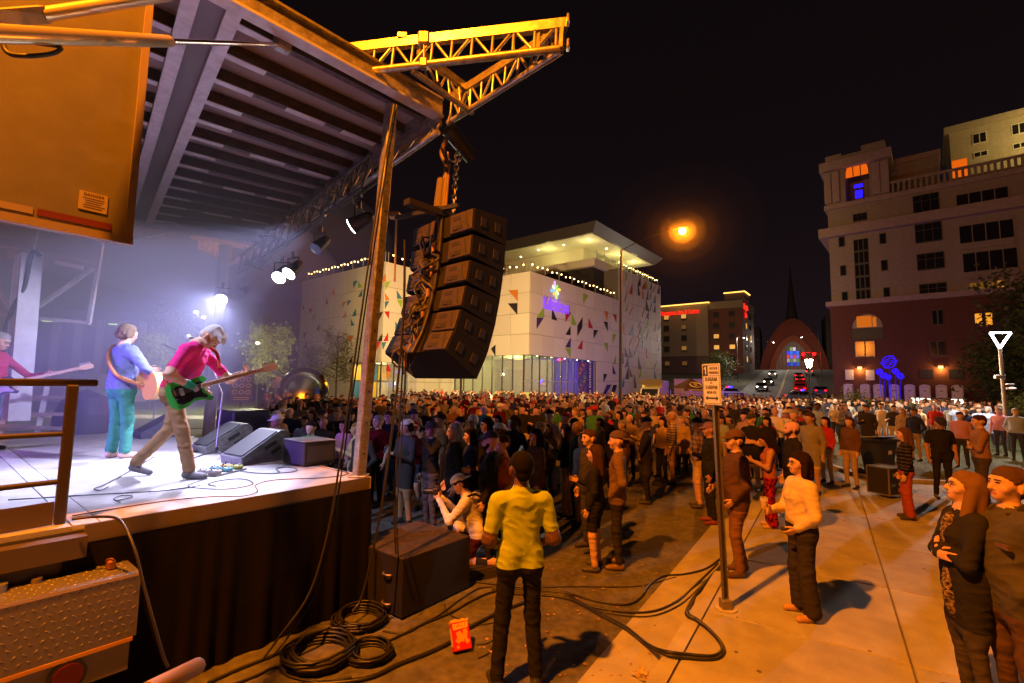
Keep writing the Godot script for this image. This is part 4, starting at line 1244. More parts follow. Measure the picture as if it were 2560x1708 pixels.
func build_street_things() -> void:
	# the sodium lamp overhead, beside the stage; its pole stands behind the viewer
	var ns := thing("sodium_street_lamp", "tall orange street lamp whose arm reaches over the road by the stage", "street lamp")
	var pm := mat(L(0.10, 0.09, 0.08), 0.5, 0.5)
	var foot := Vector3(-5.6, 0, 4.2)
	obj("pole", Sh.new().cyl(foot, foot + Vector3(0, 10.6, 0), 0.11, 0.06, 10), pm, ns)
	obj("arm", Sh.new().tube(smooth([foot + Vector3(0, 10.5, 0), foot.lerp(sodium_near, 0.5) * Vector3(1, 0, 1) + Vector3(0, 11.0, 0), sodium_near + Vector3(0, 0.28, 0)]), 0.04, 8), pm, ns)
	obj("housing", Sh.new().bbox(sodium_near + Vector3(0, 0.22, 0), Vector3(0.34, 0.16, 0.7), 0.05), pm, ns)
	obj("lamp_lens", Sh.new().ball(sodium_near, Vector3(0.17, 0.13, 0.2), 12), glow(SODIUM, 30.0), ns)
	# the sodium lamp seen above the hotel: long arm on a dark pole before the museum
	var fs := thing("sodium_street_lamp", "glowing orange street lamp on the long arm of a dark pole before the museum", "street lamp")
	var ptop := D(1553, 626, 30.0)
	obj("pole", Sh.new().cyl(Vector3(ptop.x - 0.1, 0, ptop.z), ptop, 0.12, 0.07, 10), mat(L(0.035, 0.03, 0.028), 0.6, 0.3), fs)
	obj("arm", Sh.new().tube(smooth([ptop, ptop.lerp(sodium_far, 0.5) + Vector3(0, 0.35, 0), sodium_far + Vector3(0, 0.3, 0)]), 0.025, 6), mat(L(0.012, 0.01, 0.01), 0.9, 0.0, 0.1), fs)
	obj("housing", Sh.new().bbox(sodium_far + Vector3(0, 0.24, 0), Vector3(0.6, 0.14, 0.3), 0.04), mat(L(0.05, 0.045, 0.04), 0.6, 0.3), fs)
	obj("lamp_lens", Sh.new().ball(sodium_far, Vector3(0.24, 0.22, 0.22), 14), glow(Color(1.0, 0.72, 0.25), 60.0), fs)
	var halo := Node3D.new()  # haze added only round this lamp to shape its halo
	halo.name = "lamp_halo_fog"
	add_child(halo)
	tag(halo, "added haze that draws a soft halo round the glowing orange street lamp", "haze")
	halo.set_meta("kind", "stuff")
	for e in [[10.0, 0.0002], [7.0, 0.0003], [4.6, 0.0008], [3.0, 0.003], [1.8, 0.012]]:
		var hz := FogVolume.new()
		hz.name = "haze"
		hz.shape = RenderingServer.FOG_VOLUME_SHAPE_ELLIPSOID
		hz.size = Vector3(1.0, 0.9, 0.9) * e[0]
		hz.position = sodium_far
		var hm := FogMaterial.new()
		hm.density = e[1]
		hm.albedo = Color(0.9, 0.85, 0.8)
		hz.material = hm
		halo.add_child(hz, true)
	# white lamp added to light the museum front, hidden from view behind the speakers
	lamp_post("added_facade_lamp", "added white lamp for the museum front, hidden behind the speaker stack", D(1150, 1040, 34) * Vector3(1, 0, 1), D(1120, 700, 34), Color(1.0, 0.86, 0.70), 0.0, 8.0)
	spot(D(1120, 700, 34) + Vector3(0, -0.12, 0), mus * Vector3(6, 13, -4), Color(1.0, 0.80, 0.50), 1900.0, 52.0, 0.15)
	# violet wash on the tall museum end
	var fl := thing("flood_lamp", "violet flood lamp on a short stand by the food truck", "flood lamp", D(1640, 1005, 66) * Vector3(1, 0, 1))
	obj("stand", Sh.new().cyl(Vector3.ZERO, Vector3(0, 1.2, 0), 0.04, 0.04, 6), pm, fl)
	obj("lamp_lens", Sh.new().bbox(Vector3(0, 1.4, 0), Vector3(0.4, 0.36, 0.2), 0.04), glow(Color(0.55, 0.35, 1.0), 8.0), fl)
	omni(fl.position + Vector3(0, 1.4, 0), Color(0.62, 0.42, 1.0), 24.0, 0.1)
	# lamps on the hill
	lamp_post("hill_lamp", "white street lamp at the hotel corner on the hill street", on_hill(45, -9), D(1860, 845, 108), LED, 150.0, 16.0)
	lamp_post("hill_lamp", "white street lamp beside the church arch on the hill street", on_hill(92, -8.5), D(1934, 857, 158), LED, 120.0, 16.0)
	lamp_post("hill_lamp", "white street lamp before the church gable on the hill street", on_hill(110, 9), D(2003, 844, 170), LED, 120.0, 16.0)
	# traffic signals
	var ts := thing("traffic_signal", "mast arm with two red traffic signals over the hill street", "traffic signal")
	var s0 := D(2008, 886, 88)
	var s1 := D(2036, 885, 88)
	var sp := D(2052, 885, 88)
	obj("mast", Sh.new().cyl(Vector3(sp.x, 0, sp.z), sp + Vector3(0, 0.4, 0), 0.12, 0.1, 8), mat(L(0.05, 0.05, 0.05), 0.6), ts)
	obj("arm", Sh.new().cyl(sp + Vector3(0, 0.3, 0), s0 + Vector3(-0.6, 0.3, 0), 0.07, 0.05, 6), mat(L(0.05, 0.05, 0.05), 0.6), ts)
	for s in [s0, s1]:
		var hd := obj("signal_head", Sh.new().bbox(s + Vector3(0, -0.45, -0.15), Vector3(0.5, 1.5, 0.3), 0.05), mat(L(0.02, 0.02, 0.02), 0.6), ts)
		obj("red_signal_light", Sh.new().ball(s + Vector3(0, 0, 0.03), Vector3(0.26, 0.26, 0.1), 10), glow(Color(1.0, 0.02, 0.02), 22.0), hd)
	omni(s0.lerp(s1, 0.5) + Vector3(0, 0, 0.6), Color(1.0, 0.05, 0.04), 16.0, 0.2)
	# lantern on a black post in the crowd
	var lp := thing("lantern_post", "black lamp post with a lit glass lantern standing in the crowd", "lamp post", G(2030, 1094))
	var h := 3.55
	obj("pole", Sh.new().lathe([Vector2(0.13, 0), Vector2(0.12, 0.5), Vector2(0.065, 0.6), Vector2(0.05, h), Vector2(0.09, h + 0.04), Vector2(0.0, h + 0.05)], Vector3.ZERO, 12), mat(L(0.015, 0.015, 0.015), 0.5, 0.3), lp)
	obj("lantern_glass", Sh.new().lathe([Vector2(0.10, h + 0.06), Vector2(0.2, h + 0.5)], Vector3.ZERO, 8), pane(Color(1, 0.95, 0.85), 0.15), lp)
	var cg := Sh.new()
	for k in 4: cg.cyl(Vector3(cos(k * PI / 2 + 0.8) * 0.105, h + 0.05, sin(k * PI / 2 + 0.8) * 0.105), Vector3(cos(k * PI / 2 + 0.8) * 0.205, h + 0.5, sin(k * PI / 2 + 0.8) * 0.205), 0.012, 0.012, 5)
	obj("lantern_frame", cg, mat(L(0.02, 0.02, 0.02), 0.5), lp)
	obj("lantern_cap", Sh.new().lathe([Vector2(0.22, h + 0.5), Vector2(0.22, h + 0.54), Vector2(0.1, h + 0.62), Vector2(0.0, h + 0.66)], Vector3.ZERO, 8), mat(L(0.02, 0.02, 0.02), 0.5), lp)
	obj("lamp_bulb", Sh.new().ball(Vector3(0, h + 0.34, 0), Vector3(0.12, 0.14, 0.12), 10), glow(Color(1.0, 0.88, 0.66), 22.0), lp)
	omni(lp.position + Vector3(0, h + 0.34, 0), Color(1.0, 0.87, 0.66), 75.0, 0.1)
	# modern lamp with a glowing triangle head
	var tl := thing("triangle_lamp", "pale steel lamp post with a glowing triangular head on the lawn", "lamp post", G(2522, 1128, 0.15))
	var top := D(2500, 872, -tl.position.z) - tl.position
	var steel := mat(L(0.42, 0.41, 0.40), 0.4, 0.6)
	obj("pole", Sh.new().cyl(Vector3.ZERO, top, 0.085, 0.06, 12), steel, tl)
	var v0 := top + Vector3(0, 0.02, 0)
	var v1 := D(2476, 832, -tl.position.z) - tl.position
	var v2 := D(2527, 832, -tl.position.z) - tl.position
	var led := glow(Color(0.95, 0.92, 1.0), 14.0)
	obj("head_light_bar", Sh.new().bar(v0, v1, 0.05, 0.07), led, tl)
	obj("head_light_bar", Sh.new().bar(v0, v2, 0.05, 0.07), led, tl)
	obj("head_light_bar", Sh.new().bar(v1, v2, 0.07, 0.05), led, tl)
	obj("bracket", Sh.new().bbox(top + Vector3(-0.1, -1.15, 0), Vector3(0.4, 0.16, 0.12), 0.02), steel, tl)
	obj("bracket", Sh.new().bbox(top + Vector3(0.3, -1.45, 0), Vector3(0.3, 0.07, 0.1), 0.02), steel, tl)
	obj("camera_dome", Sh.new().ball(top + Vector3(0.34, -1.62, 0), Vector3(0.2, 0.07, 0.12), 12), mat(L(0.6, 0.6, 0.6), 0.3), tl)
	obj("blue_banner", Sh.new().box(top + Vector3(0.12, -2.9, 0.02), Vector3(0.08, 0.9, 0.03)), mat(L(0.15, 0.25, 0.7), 0.6), tl)
	omni(tl.position + (v0 + v1 + v2) / 3 + Vector3(0, 0.05, 0), Color(1.0, 0.95, 0.92), 60.0, 0.12)
	# raised terrace with its lettered wall before the tall building
	var ter := Sh.new()
	var t0 := tall_xf * Vector3(-1, 0, 9.0)
	var bz := tall_xf.basis
	ter.box(tall_xf * Vector3(22, 0.5, 4.6), Vector3(48, 1.0, 9.0), bz)
	struct("terrace", ter, textured("concrete", L(0.26, 0.2, 0.16), 0.85, 0.3))
	var w := thing("lettered_wall", "low planter wall with glowing white letters below the portable toilets", "wall")
	var la := D(2285, 1004, 45) * Vector3(1, 0, 1)
	var lb := D(2420, 1006, 41) * Vector3(1, 0, 1)
	obj("wall", Sh.new().box((la + lb) / 2 + Vector3(0, 0.95, 0), Vector3(0.35, 1.9, la.distance_to(lb)), Sh.frame(lb - la)), mat(L(0.10, 0.07, 0.05), 0.8), w)
	var fx := facing(lb - la, Vector3.UP, Vector3.ZERO)
	for e in [["MER", 0.18], ["ZA", 0.86]]:
		var tm := lettering("lettering", e[0], 0.52, glow(Color(1.0, 0.93, 0.82), 3.5), Transform3D(fx.basis, la.lerp(lb, e[1]) + Vector3(0, 1.55, 0) + fx.basis.z * 0.22), w, "Droid Sans", 0.06, true)
		tm.scale = Vector3(1.15, 1, 1)
	for t in [0.42, 0.55]:
		obj("spot_light", Sh.new().ball(la.lerp(lb, t) + Vector3(0, 1.5, 0) + fx.basis.z * 0.3, Vector3(0.09, 0.09, 0.09), 8), glow(Color(1.0, 0.9, 0.75), 9.0), w)
	# portable toilets on the terrace
	var xs := [[2123, 998], [2165, 998], [2198, 996], [2237, 996], [2276, 995], [2314, 995], [2355, 993], [2395, 993]]
	var first: Node3D
	for i in 8:
		var at := G(xs[i][0], xs[i][1], 1.0)
		at = tall_xf * Vector3((tall_xf.affine_inverse() * plane_hit(xs[i][0], xs[i][1], tall_xf * Vector3(0, 0, 5.5), bz.z)).x, 1.0, 5.5)
		var turn := atan2(bz.z.x, bz.z.z)
		var o: Node3D
		if i == 0:
			o = thing("portable_toilet", "", "portable toilet", at, turn, "portable toilets along the brick wall")
			var shell := mat(L(0.66, 0.55, 0.45), 0.5)
			obj("cabin", Sh.new().bbox(Vector3(0, 1.02, 0), Vector3(1.1, 2.04, 1.1), 0.05), shell, o)
			var rp := PackedVector2Array()
			for k in 9:
				var t := PI - PI * k / 8.0
				rp.append(Vector2(cos(t) * 0.56, 2.04 + sin(t) * 0.28))
			obj("roof", Sh.new().prism(rp, 1.14, Transform3D(Basis(), Vector3(0, 0, 0.57))), mat(L(0.62, 0.55, 0.48), 0.5), o)
			var dr := obj("door", Sh.new().bbox(Vector3(0, 1.0, 0.57), Vector3(0.84, 1.86, 0.04), 0.02), mat(L(0.72, 0.60, 0.50), 0.5), o)
			obj("logo_plate", Sh.new().box(Vector3(0.0, 1.5, 0.595), Vector3(0.3, 0.1, 0.01)), mat(L(0.10, 0.07, 0.06), 0.6), dr)
			obj("latch", Sh.new().box(Vector3(-0.33, 1.0, 0.6), Vector3(0.07, 0.12, 0.03)), mat(L(0.05, 0.05, 0.05), 0.5), dr)
			first = o
		else:
			o = first.duplicate()
			o.name = numbered("portable_toilet")
			add_child(o)
			o.position = at
		o.set_meta("label", ["portable toilet at the street end of the row, lit violet on one side", "tan portable toilet second from the street end of the row", "tan portable toilet behind the blue sculpture, third from the street end", "tan portable toilet behind the blue sculpture, fourth from the street end", "tan portable toilet fifth from the street end of the row", "tan portable toilet sixth from the street end of the row", "tan portable toilet seventh from the street end of the row", "tan portable toilet at the hedge end of the row"][i])
	# blue lit wire sculpture
	var bs := thing("blue_light_sculpture", "sculpture of curled wire globes glowing blue on tall thin stems", "sculpture", tall_xf * Vector3((tall_xf.affine_inverse() * plane_hit(2228, 1000, tall_xf * Vector3(0, 0, 7.4), bz.z)).x, 1.0, 7.4))
	var blue := glow(Color(0.16, 0.08, 1.0), 1.6)
	for e in [[0.0, 5.2, 0.95], [-1.35, 3.9, 0.42], [-0.75, 3.4, 0.4], [0.75, 4.0, 0.42], [1.35, 3.4, 0.45], [-0.2, 3.2, 0.35]]:
		obj("stem_light", Sh.new().cyl(Vector3(e[0] * 0.9, 0, 0), Vector3(e[0], e[1] - e[2] * 0.7, 0), 0.035, 0.03, 6), glow(Color(0.16, 0.08, 1.0), 0.7), bs)
		for k in 5:
			var tp := []
			var f := Basis.from_euler(Vector3(k * 0.9, k * 1.7 + e[0], k * 0.5))
			for j in 15: tp.append(Vector3(e[0], e[1], 0) + f * Vector3(cos(TAU * j / 14.0) * e[2], sin(TAU * j / 14.0) * e[2] * 0.8, 0))
			obj("curl_light", Sh.new().tube(tp, 0.024, 5), blue, bs)
	omni(bs.position + Vector3(0, 4.2, 0.8), Color(0.25, 0.15, 1.0), 2.5, 0.5)
	# trees on the hill and by the tall building
	tree("street_tree", "dark green tree beside the tall building behind the triangle lamp", D(2590, 985, 44) * Vector3(1, 0, 1), 13.5, 3.6, 3.0, 4200, 0.42, L(0.05, 0.06, 0.018), 11)
	tree("street_tree", "dark tree above the hedge behind the triangle lamp", D(2545, 985, 40) * Vector3(1, 0, 1), 7.0, 2.6, 1.5, 3600, 0.40, L(0.045, 0.06, 0.016), 12)
	tree("hill_tree", "round green tree by the hotel on the hill street", on_hill(38, -12), 6.6, 3.4, 1.0, 2600, 0.30, L(0.06, 0.09, 0.02), 13)
	tree("hill_tree", "small tree across from the church on the hill street", on_hill(60, 12), 7.0, 2.4, 2.0, 1800, 0.30, L(0.06, 0.08, 0.02), 14)
	for k in 7:
		var t := k / 6.0
		tree("hedge_bush", "leafy bush in the planting bed below the terrace", Vector3(20 + 13 * t, 0.15, -32 + 6.0 * t) + Vector3(sin(k * 2.0), 0, cos(k * 3.0)), 1.5 + 0.5 * sin(k * 1.7), 1.1, 0.2, 900, 0.15, L(0.08, 0.11, 0.025), 20 + k, "bushes in the planting bed")
	# food truck, tent and the purple truck
	var ft := thing("food_truck", "yellow box food truck with raised awning beyond the crowd", "truck", G(1640, 1016), deg_to_rad(-28))
	obj("box", Sh.new().bbox(Vector3(0, 1.95, 0), Vector3(2.4, 2.6, 4.6), 0.08), mat(L(0.66, 0.46, 0.08), 0.5), ft)
	obj("chassis", Sh.new().box(Vector3(0, 0.5, 0.3), Vector3(2.2, 0.35, 6.2)), mat(L(0.02, 0.02, 0.02), 0.7), ft)
	obj("cab", Sh.new().prism(PackedVector2Array([Vector2(0, 0.6), Vector2(1.7, 0.6), Vector2(1.7, 1.3), Vector2(1.1, 2.2), Vector2(0, 2.4)]), 2.2, Transform3D(Basis(Vector3(0, 0, 1), Vector3.UP, Vector3(-1, 0, 0)), Vector3(-1.1, 0, 2.32))), mat(L(0.62, 0.5, 0.3), 0.4), ft)
	obj("windscreen", Sh.new().box(Vector3(0, 1.78, 3.76), Vector3(1.9, 0.95, 0.03), Basis(Vector3.RIGHT, -0.58)), mat(L(0.015, 0.015, 0.015), 0.08), ft)
	obj("awning", Sh.new().box(Vector3(0, 3.0, 2.9), Vector3(2.3, 0.06, 1.3), Basis(Vector3.RIGHT, 0.5)), mat(L(0.16, 0.10, 0.04), 0.7), ft)
	obj("serving_window_light", Sh.new().box(Vector3(-1.21, 2.0, -0.3), Vector3(0.04, 1.0, 2.4)), glow(Color(0.45, 0.6, 1.0), 2.4), ft)
	for z in [-1.5, 3.0]:
		for x in [-1.0, 1.0]: obj("wheel", Sh.new().cyl(Vector3(x - 0.14, 0.42, z), Vector3(x + 0.14, 0.42, z), 0.42, 0.42, 14), mat(L(0.02, 0.02, 0.02), 0.8), ft)
	omni(ft.position + ft.basis * Vector3(-2.2, 2.2, -0.3), Color(0.5, 0.55, 1.0), 9.0, 0.2)
	var tn := thing("brown_canopy_tent", "dark brown pop-up tent with a gold letter badge beyond the crowd", "tent", G(1728, 1020), deg_to_rad(12))
	var brown := mat(L(0.09, 0.035, 0.012), 0.8)
	for x in [-1.8, 1.8]:
		for z in [-1.5, 1.5]: obj("leg", Sh.new().box(Vector3(x, 1.05, z), Vector3(0.05, 2.1, 0.05)), mat(L(0.3, 0.3, 0.3), 0.4, 0.6), tn)
	var rf := Sh.new()
	var cr := [Vector3(-1.85, 2.3, 1.55), Vector3(1.85, 2.3, 1.55), Vector3(1.85, 2.3, -1.55), Vector3(-1.85, 2.3, -1.55)]
	for k in 4: rf.tri(cr[k], cr[(k + 1) % 4], Vector3(0, 3.55, 0))
	obj("canopy", rf, brown, tn)
	obj("valance", Sh.new().box(Vector3(0, 2.16, 1.56), Vector3(3.7, 0.28, 0.02)), brown, tn)
	obj("valance", Sh.new().box(Vector3(1.86, 2.16, 0), Vector3(0.02, 0.28, 3.1)), brown, tn)
	obj("valance_print", Sh.new().box(Vector3(0, 2.16, 1.575), Vector3(2.6, 0.1, 0.006)), mat(L(0.55, 0.34, 0.12), 0.7), tn)
	var slope := facing(Vector3.RIGHT, Vector3(0, 1.25, -1.55), Vector3(0, 2.62, 1.17))
	var badge := []
	for k in 25: badge.append(slope * Vector3(cos(TAU * k / 24.0) * 0.74, 0.2 + sin(TAU * k / 24.0) * 0.44, 0.02))
	obj("badge_ring", Sh.new().tube(badge, 0.06, 6), mat(L(0.7, 0.42, 0.12), 0.6), tn)
	lettering("lettering", "B", 0.5, mat(L(0.7, 0.42, 0.12), 0.6), slope.translated_local(Vector3(0, 0.2, 0.02)), tn, "Droid Serif", 0.02, true)
	omni(tn.position + Vector3(0, 1.9, 0), Color(0.35, 0.2, 1.0), 6.0, 0.2)
	obj("tent_light", Sh.new().ball(Vector3(0, 2.1, 0), Vector3(0.12, 0.12, 0.12), 8), glow(Color(0.4, 0.25, 1.0), 10.0), tn)
	var pt := thing("purple_truck", "purple painted box truck parked behind the brown tent", "truck", G(1738, 1004), deg_to_rad(62))
	obj("box", Sh.new().bbox(Vector3(0, 2.3, 0), Vector3(2.5, 2.9, 6.6), 0.06), mat(L(0.22, 0.02, 0.16), 0.45), pt)
	obj("menu_board", Sh.new().box(Vector3(-1.27, 2.2, -2.2), Vector3(0.03, 1.5, 1.5)), mat(L(0.30, 0.12, 0.08), 0.6), pt)
	obj("top_rail", Sh.new().box(Vector3(0, 3.8, 0), Vector3(2.52, 0.14, 6.62)), mat(L(0.16, 0.10, 0.28), 0.5), pt)
	for z in [-2.2, 2.2]: obj("wheel", Sh.new().cyl(Vector3(-1.2, 0.45, z), Vector3(1.2, 0.45, z), 0.45, 0.45, 14), mat(L(0.02, 0.02, 0.02), 0.8), pt)
	# police cars and traffic
	var pc := car("police_car", "white police car with blue and red roof lights across the street mouth", on_hill(9, -6.6), deg_to_rad(100), L(0.55, 0.55, 0.56), "police car", true, 1.6)
	omni(pc.position + Vector3(0, 2.3, 0), Color(0.1, 0.14, 1.0), 12.0, 0.2)
	var pc2 := car("police_car", "dark police car with a blue roof light facing the crowd", on_hill(4, 3.6), deg_to_rad(65), L(0.02, 0.03, 0.09), "police car", true, 1.55)
	omni(pc2.position + Vector3(0, 2.3, 0), Color(0.1, 0.14, 1.0), 12.0, 0.2)
	var up := atan2(hill_dir.x, hill_dir.z)
	car("parked_car", "dark car coming down the hill street with white headlights", on_hill(40, -2.6), up + PI, L(0.03, 0.03, 0.035), "car", false, 1.45, false)
	car("parked_car", "silver car farther up the hill street with white headlights", on_hill(66, -2.8), up + PI, L(0.3, 0.3, 0.32), "car", false, 1.5, false)
	car("parked_car", "red van going up the hill street with red tail lights", on_hill(22, 3.2), up, L(0.35, 0.02, 0.02), "van", false, 2.0, true)
	car("parked_car", "grey car with red tail lights behind the red van", on_hill(34, 3.3), up, L(0.12, 0.12, 0.13), "car", false, 1.5, true)
	car("parked_car", "dark car with red tail lights near the hill crest", on_hill(58, 3.0), up, L(0.05, 0.04, 0.04), "car", false, 1.5, true)
	car("parked_car", "white car with red tail lights parked by the church", on_hill(76, 5.4), up, L(0.5, 0.5, 0.5), "car", false, 1.5, true)
	car("parked_car", "small red car with red tail lights in line on the hill street", on_hill(46, 3.2), up, L(0.3, 0.03, 0.03), "car", false, 1.45, true)
	car("parked_car", "black car with headlights low on the hill street", on_hill(26, -3.0), up + PI, L(0.02, 0.02, 0.022), "car", false, 1.5, false)
	car("parked_car", "blue car parked against the kerb by the tall building", on_hill(18, 6.0), up, L(0.03, 0.05, 0.15), "car", false, 1.5, true)
	# parking sign on its post
	var ps := thing("parking_sign", "orange lit parking time sign on a perforated steel post in the pavement", "sign", G(1815, 1523, WALK))
	var lean := D(1788, 1000, -ps.position.z) - ps.position
	var dirp := Vector3(lean.x, lean.y, 0).normalized()
	var ph := 2.62
	var pb := Sh.frame(dirp, Vector3.FORWARD)
	var post := Sh.new()
	post.box(dirp * ph * 0.5 + pb.x * 0.024, Vector3(0.006, 0.05, ph), pb)
	post.box(dirp * ph * 0.5 - pb.x * 0.024, Vector3(0.006, 0.05, ph), pb)
	post.box(dirp * ph * 0.5 + pb.y * 0.022, Vector3(0.042, 0.006, ph), pb)
	obj("post", post, mat(L(0.20, 0.17, 0.14), 0.5, 0.6), ps)
	var holes := Sh.new()
	for k in 50: holes.cyl(dirp * (0.15 + k * 0.05) - pb.x * 0.028, dirp * (0.15 + k * 0.05) - pb.x * 0.0275, 0.006, 0.006, 6)
	var ho := obj("post_holes", holes, mat(L(0.01, 0.01, 0.01), 0.9), ps)
	ho.set_meta("kind", "stuff")
	obj("collar", Sh.new().bbox(dirp * 0.05, Vector3(0.11, 0.11, 0.12), 0.012, pb), mat(L(0.24, 0.21, 0.18), 0.5, 0.5), ps)
	obj("footing", Sh.new().cyl(Vector3(0, -0.01, 0), Vector3(0, 0.012, 0), 0.12, 0.11, 14), mat(L(0.45, 0.42, 0.38), 0.8), ps)
	var nrm := along(256)
	var fp := facing(Vector3.UP.cross(nrm), dirp, dirp * (ph - 0.215) + nrm * 0.036)
	var plate := obj("plate", Sh.new().bbox(fp.origin, Vector3(0.305, 0.457, 0.005), 0.002, fp.basis), mat(L(0.62, 0.60, 0.55), 0.45), ps)
	var ink := mat(L(0.02, 0.02, 0.018), 0.6)
	var pale := mat(L(0.62, 0.60, 0.55), 0.5)
	var zed := 0.004
	for e in [[0.0, 0.213, 0.27, 0.005], [0.0, -0.213, 0.27, 0.005], [0.0, 0.094, 0.27, 0.004]]:
		obj("border_line", Sh.new().box(fp * Vector3(e[0], e[1], zed), Vector3(e[2], e[3], 0.002), fp.basis), ink, plate)
	for x in [-0.137, 0.137]:
		obj("border_line", Sh.new().box(fp * Vector3(x, 0, zed), Vector3(0.005, 0.42, 0.002), fp.basis), ink, plate)
	obj("hour_block", Sh.new().box(fp * Vector3(-0.093, 0.153, zed), Vector3(0.08, 0.112, 0.002), fp.basis), ink, plate)
	lettering("hour_digit", "1", 0.085, pale, fp.translated_local(Vector3(-0.093, 0.153, 0.006)), plate, "Droid Sans", 0.002, true)
	for e in [["HOUR", 0.032, 0.045, 0.176, 0.13], ["PARKING", 0.03, 0.045, 0.128, 0.155], ["8:00AM", 0.042, 0.0, 0.055, 0.2], ["TO", 0.02, 0.0, 0.013, 0.04], ["5:00PM", 0.042, 0.0, -0.035, 0.2], ["MON-FRI", 0.03, 0.0, -0.092, 0.16]]:
		var t := lettering("lettering", e[0], e[1], ink, fp.translated_local(Vector3(e[2], e[3], zed)), plate, "Droid Sans", 0.002, true)
		t.scale.x = e[4] / t.mesh.get_aabb().size.x
		t.transform = fp.translated_local(Vector3(e[2], e[3], zed)) * Transform3D(Basis.from_scale(Vector3(e[4] / t.mesh.get_aabb().size.x, 1, 1)), Vector3.ZERO)
	obj("arrow", Sh.new().prism(PackedVector2Array([Vector2(-0.11, 0), Vector2(-0.075, 0.028), Vector2(-0.075, 0.009), Vector2(0.075, 0.009), Vector2(0.075, 0.028), Vector2(0.11, 0), Vector2(0.075, -0.028), Vector2(0.075, -0.009), Vector2(-0.075, -0.009), Vector2(-0.075, -0.028)]), 0.002, fp.translated_local(Vector3(0, -0.155, 0.005))), ink, plate)
	# wheeled bin and equipment case on the pavement
	var tb := thing("wheeled_bin", "black wheeled litter bin with open rim on the pavement", "bin", G(2198, 1196, WALK), 0.3)
	var bin := Sh.new()
	var lo := [Vector3(-0.21, 0.1, 0.21), Vector3(0.21, 0.1, 0.21), Vector3(0.21, 0.1, -0.21), Vector3(-0.21, 0.1, -0.21)]
	var hi := [Vector3(-0.31, 1.02, 0.31), Vector3(0.31, 1.02, 0.31), Vector3(0.31, 1.02, -0.31), Vector3(-0.31, 1.02, -0.31)]
	bin.hexa(lo + hi)
	var blackp := mat(L(0.02, 0.02, 0.021), 0.45)
	obj("body", bin, blackp, tb)
	for k in 4:
		obj("rim", Sh.new().bar(hi[k] * Vector3(1.08, 1, 1.08) + Vector3(0, 0.02, 0), hi[(k + 1) % 4] * Vector3(1.08, 1, 1.08) + Vector3(0, 0.02, 0), 0.07, 0.06), blackp, tb)
	obj("lid", Sh.new().bbox(Vector3(0, 1.09, -0.03), Vector3(0.66, 0.05, 0.62), 0.02, Basis(Vector3.RIGHT, -0.12)), blackp, tb)
	obj("logo_patch", Sh.new().box(Vector3(0.06, 0.72, 0.282), Vector3(0.12, 0.1, 0.012), Basis(Vector3.RIGHT, 0.1)), mat(L(0.5, 0.5, 0.5), 0.6), tb)
	for x in [-0.26, 0.26]: obj("wheel", Sh.new().cyl(Vector3(x - 0.03, 0.12, -0.28), Vector3(x + 0.03, 0.12, -0.28), 0.12, 0.12, 12), blackp, tb)
	var ec := thing("equipment_case", "black flight case with metal edging and stickers on the pavement", "case", G(2218, 1240, WALK), 0.35)
	obj("case_body", Sh.new().bbox(Vector3(0, 0.36, 0), Vector3(0.56, 0.58, 0.46), 0.015), mat(L(0.018, 0.018, 0.02), 0.5), ec)
	var edge := Sh.new()
	for x in [-0.28, 0.28]:
		for z in [-0.23, 0.23]: edge.bar(Vector3(x, 0.07, z), Vector3(x, 0.65, z), 0.025, 0.025)
		for y in [0.07, 0.65]: edge.bar(Vector3(x, y, -0.23), Vector3(x, y, 0.23), 0.026, 0.026)
	for z in [-0.23, 0.23]:
		for y in [0.07, 0.65]: edge.bar(Vector3(-0.28, y, z), Vector3(0.28, y, z), 0.027, 0.027)
	obj("metal_edging", edge, mat(L(0.4, 0.36, 0.3), 0.35, 0.8), ec)
	for q in [[-0.08, 0.5, L(0.45, 0.3, 0.05)], [0.1, 0.3, L(0.5, 0.45, 0.4)], [0.06, 0.18, L(0.3, 0.25, 0.2)], [-0.14, 0.28, L(0.1, 0.2, 0.3)]]:
		obj("sticker", Sh.new().box(Vector3(q[0], q[1], 0.234), Vector3(0.12, 0.06, 0.004)), mat(q[2], 0.6), ec)
	for x in [-0.22, 0.22]: obj("wheel", Sh.new().cyl(Vector3(x - 0.02, 0.04, 0.16), Vector3(x + 0.02, 0.04, 0.16), 0.04, 0.04, 10), blackp, ec)
# ---------------------------------------------------------------- the mobile stage
var S0 := Vector3(-1.66, 0, -5.65)
var SA := Vector3(0.62251, 0, -0.78261)           # towards the audience
var SB := Vector3(-0.78261, 0, -0.62251)          # along the front, away from us

func T(t: float, s: float, y: float) -> Vector3:  # t back from the front edge, s from the side nearest to us
	var p := S0 - SA * t + SB * s
	return Vector3(p.x, y, p.z)

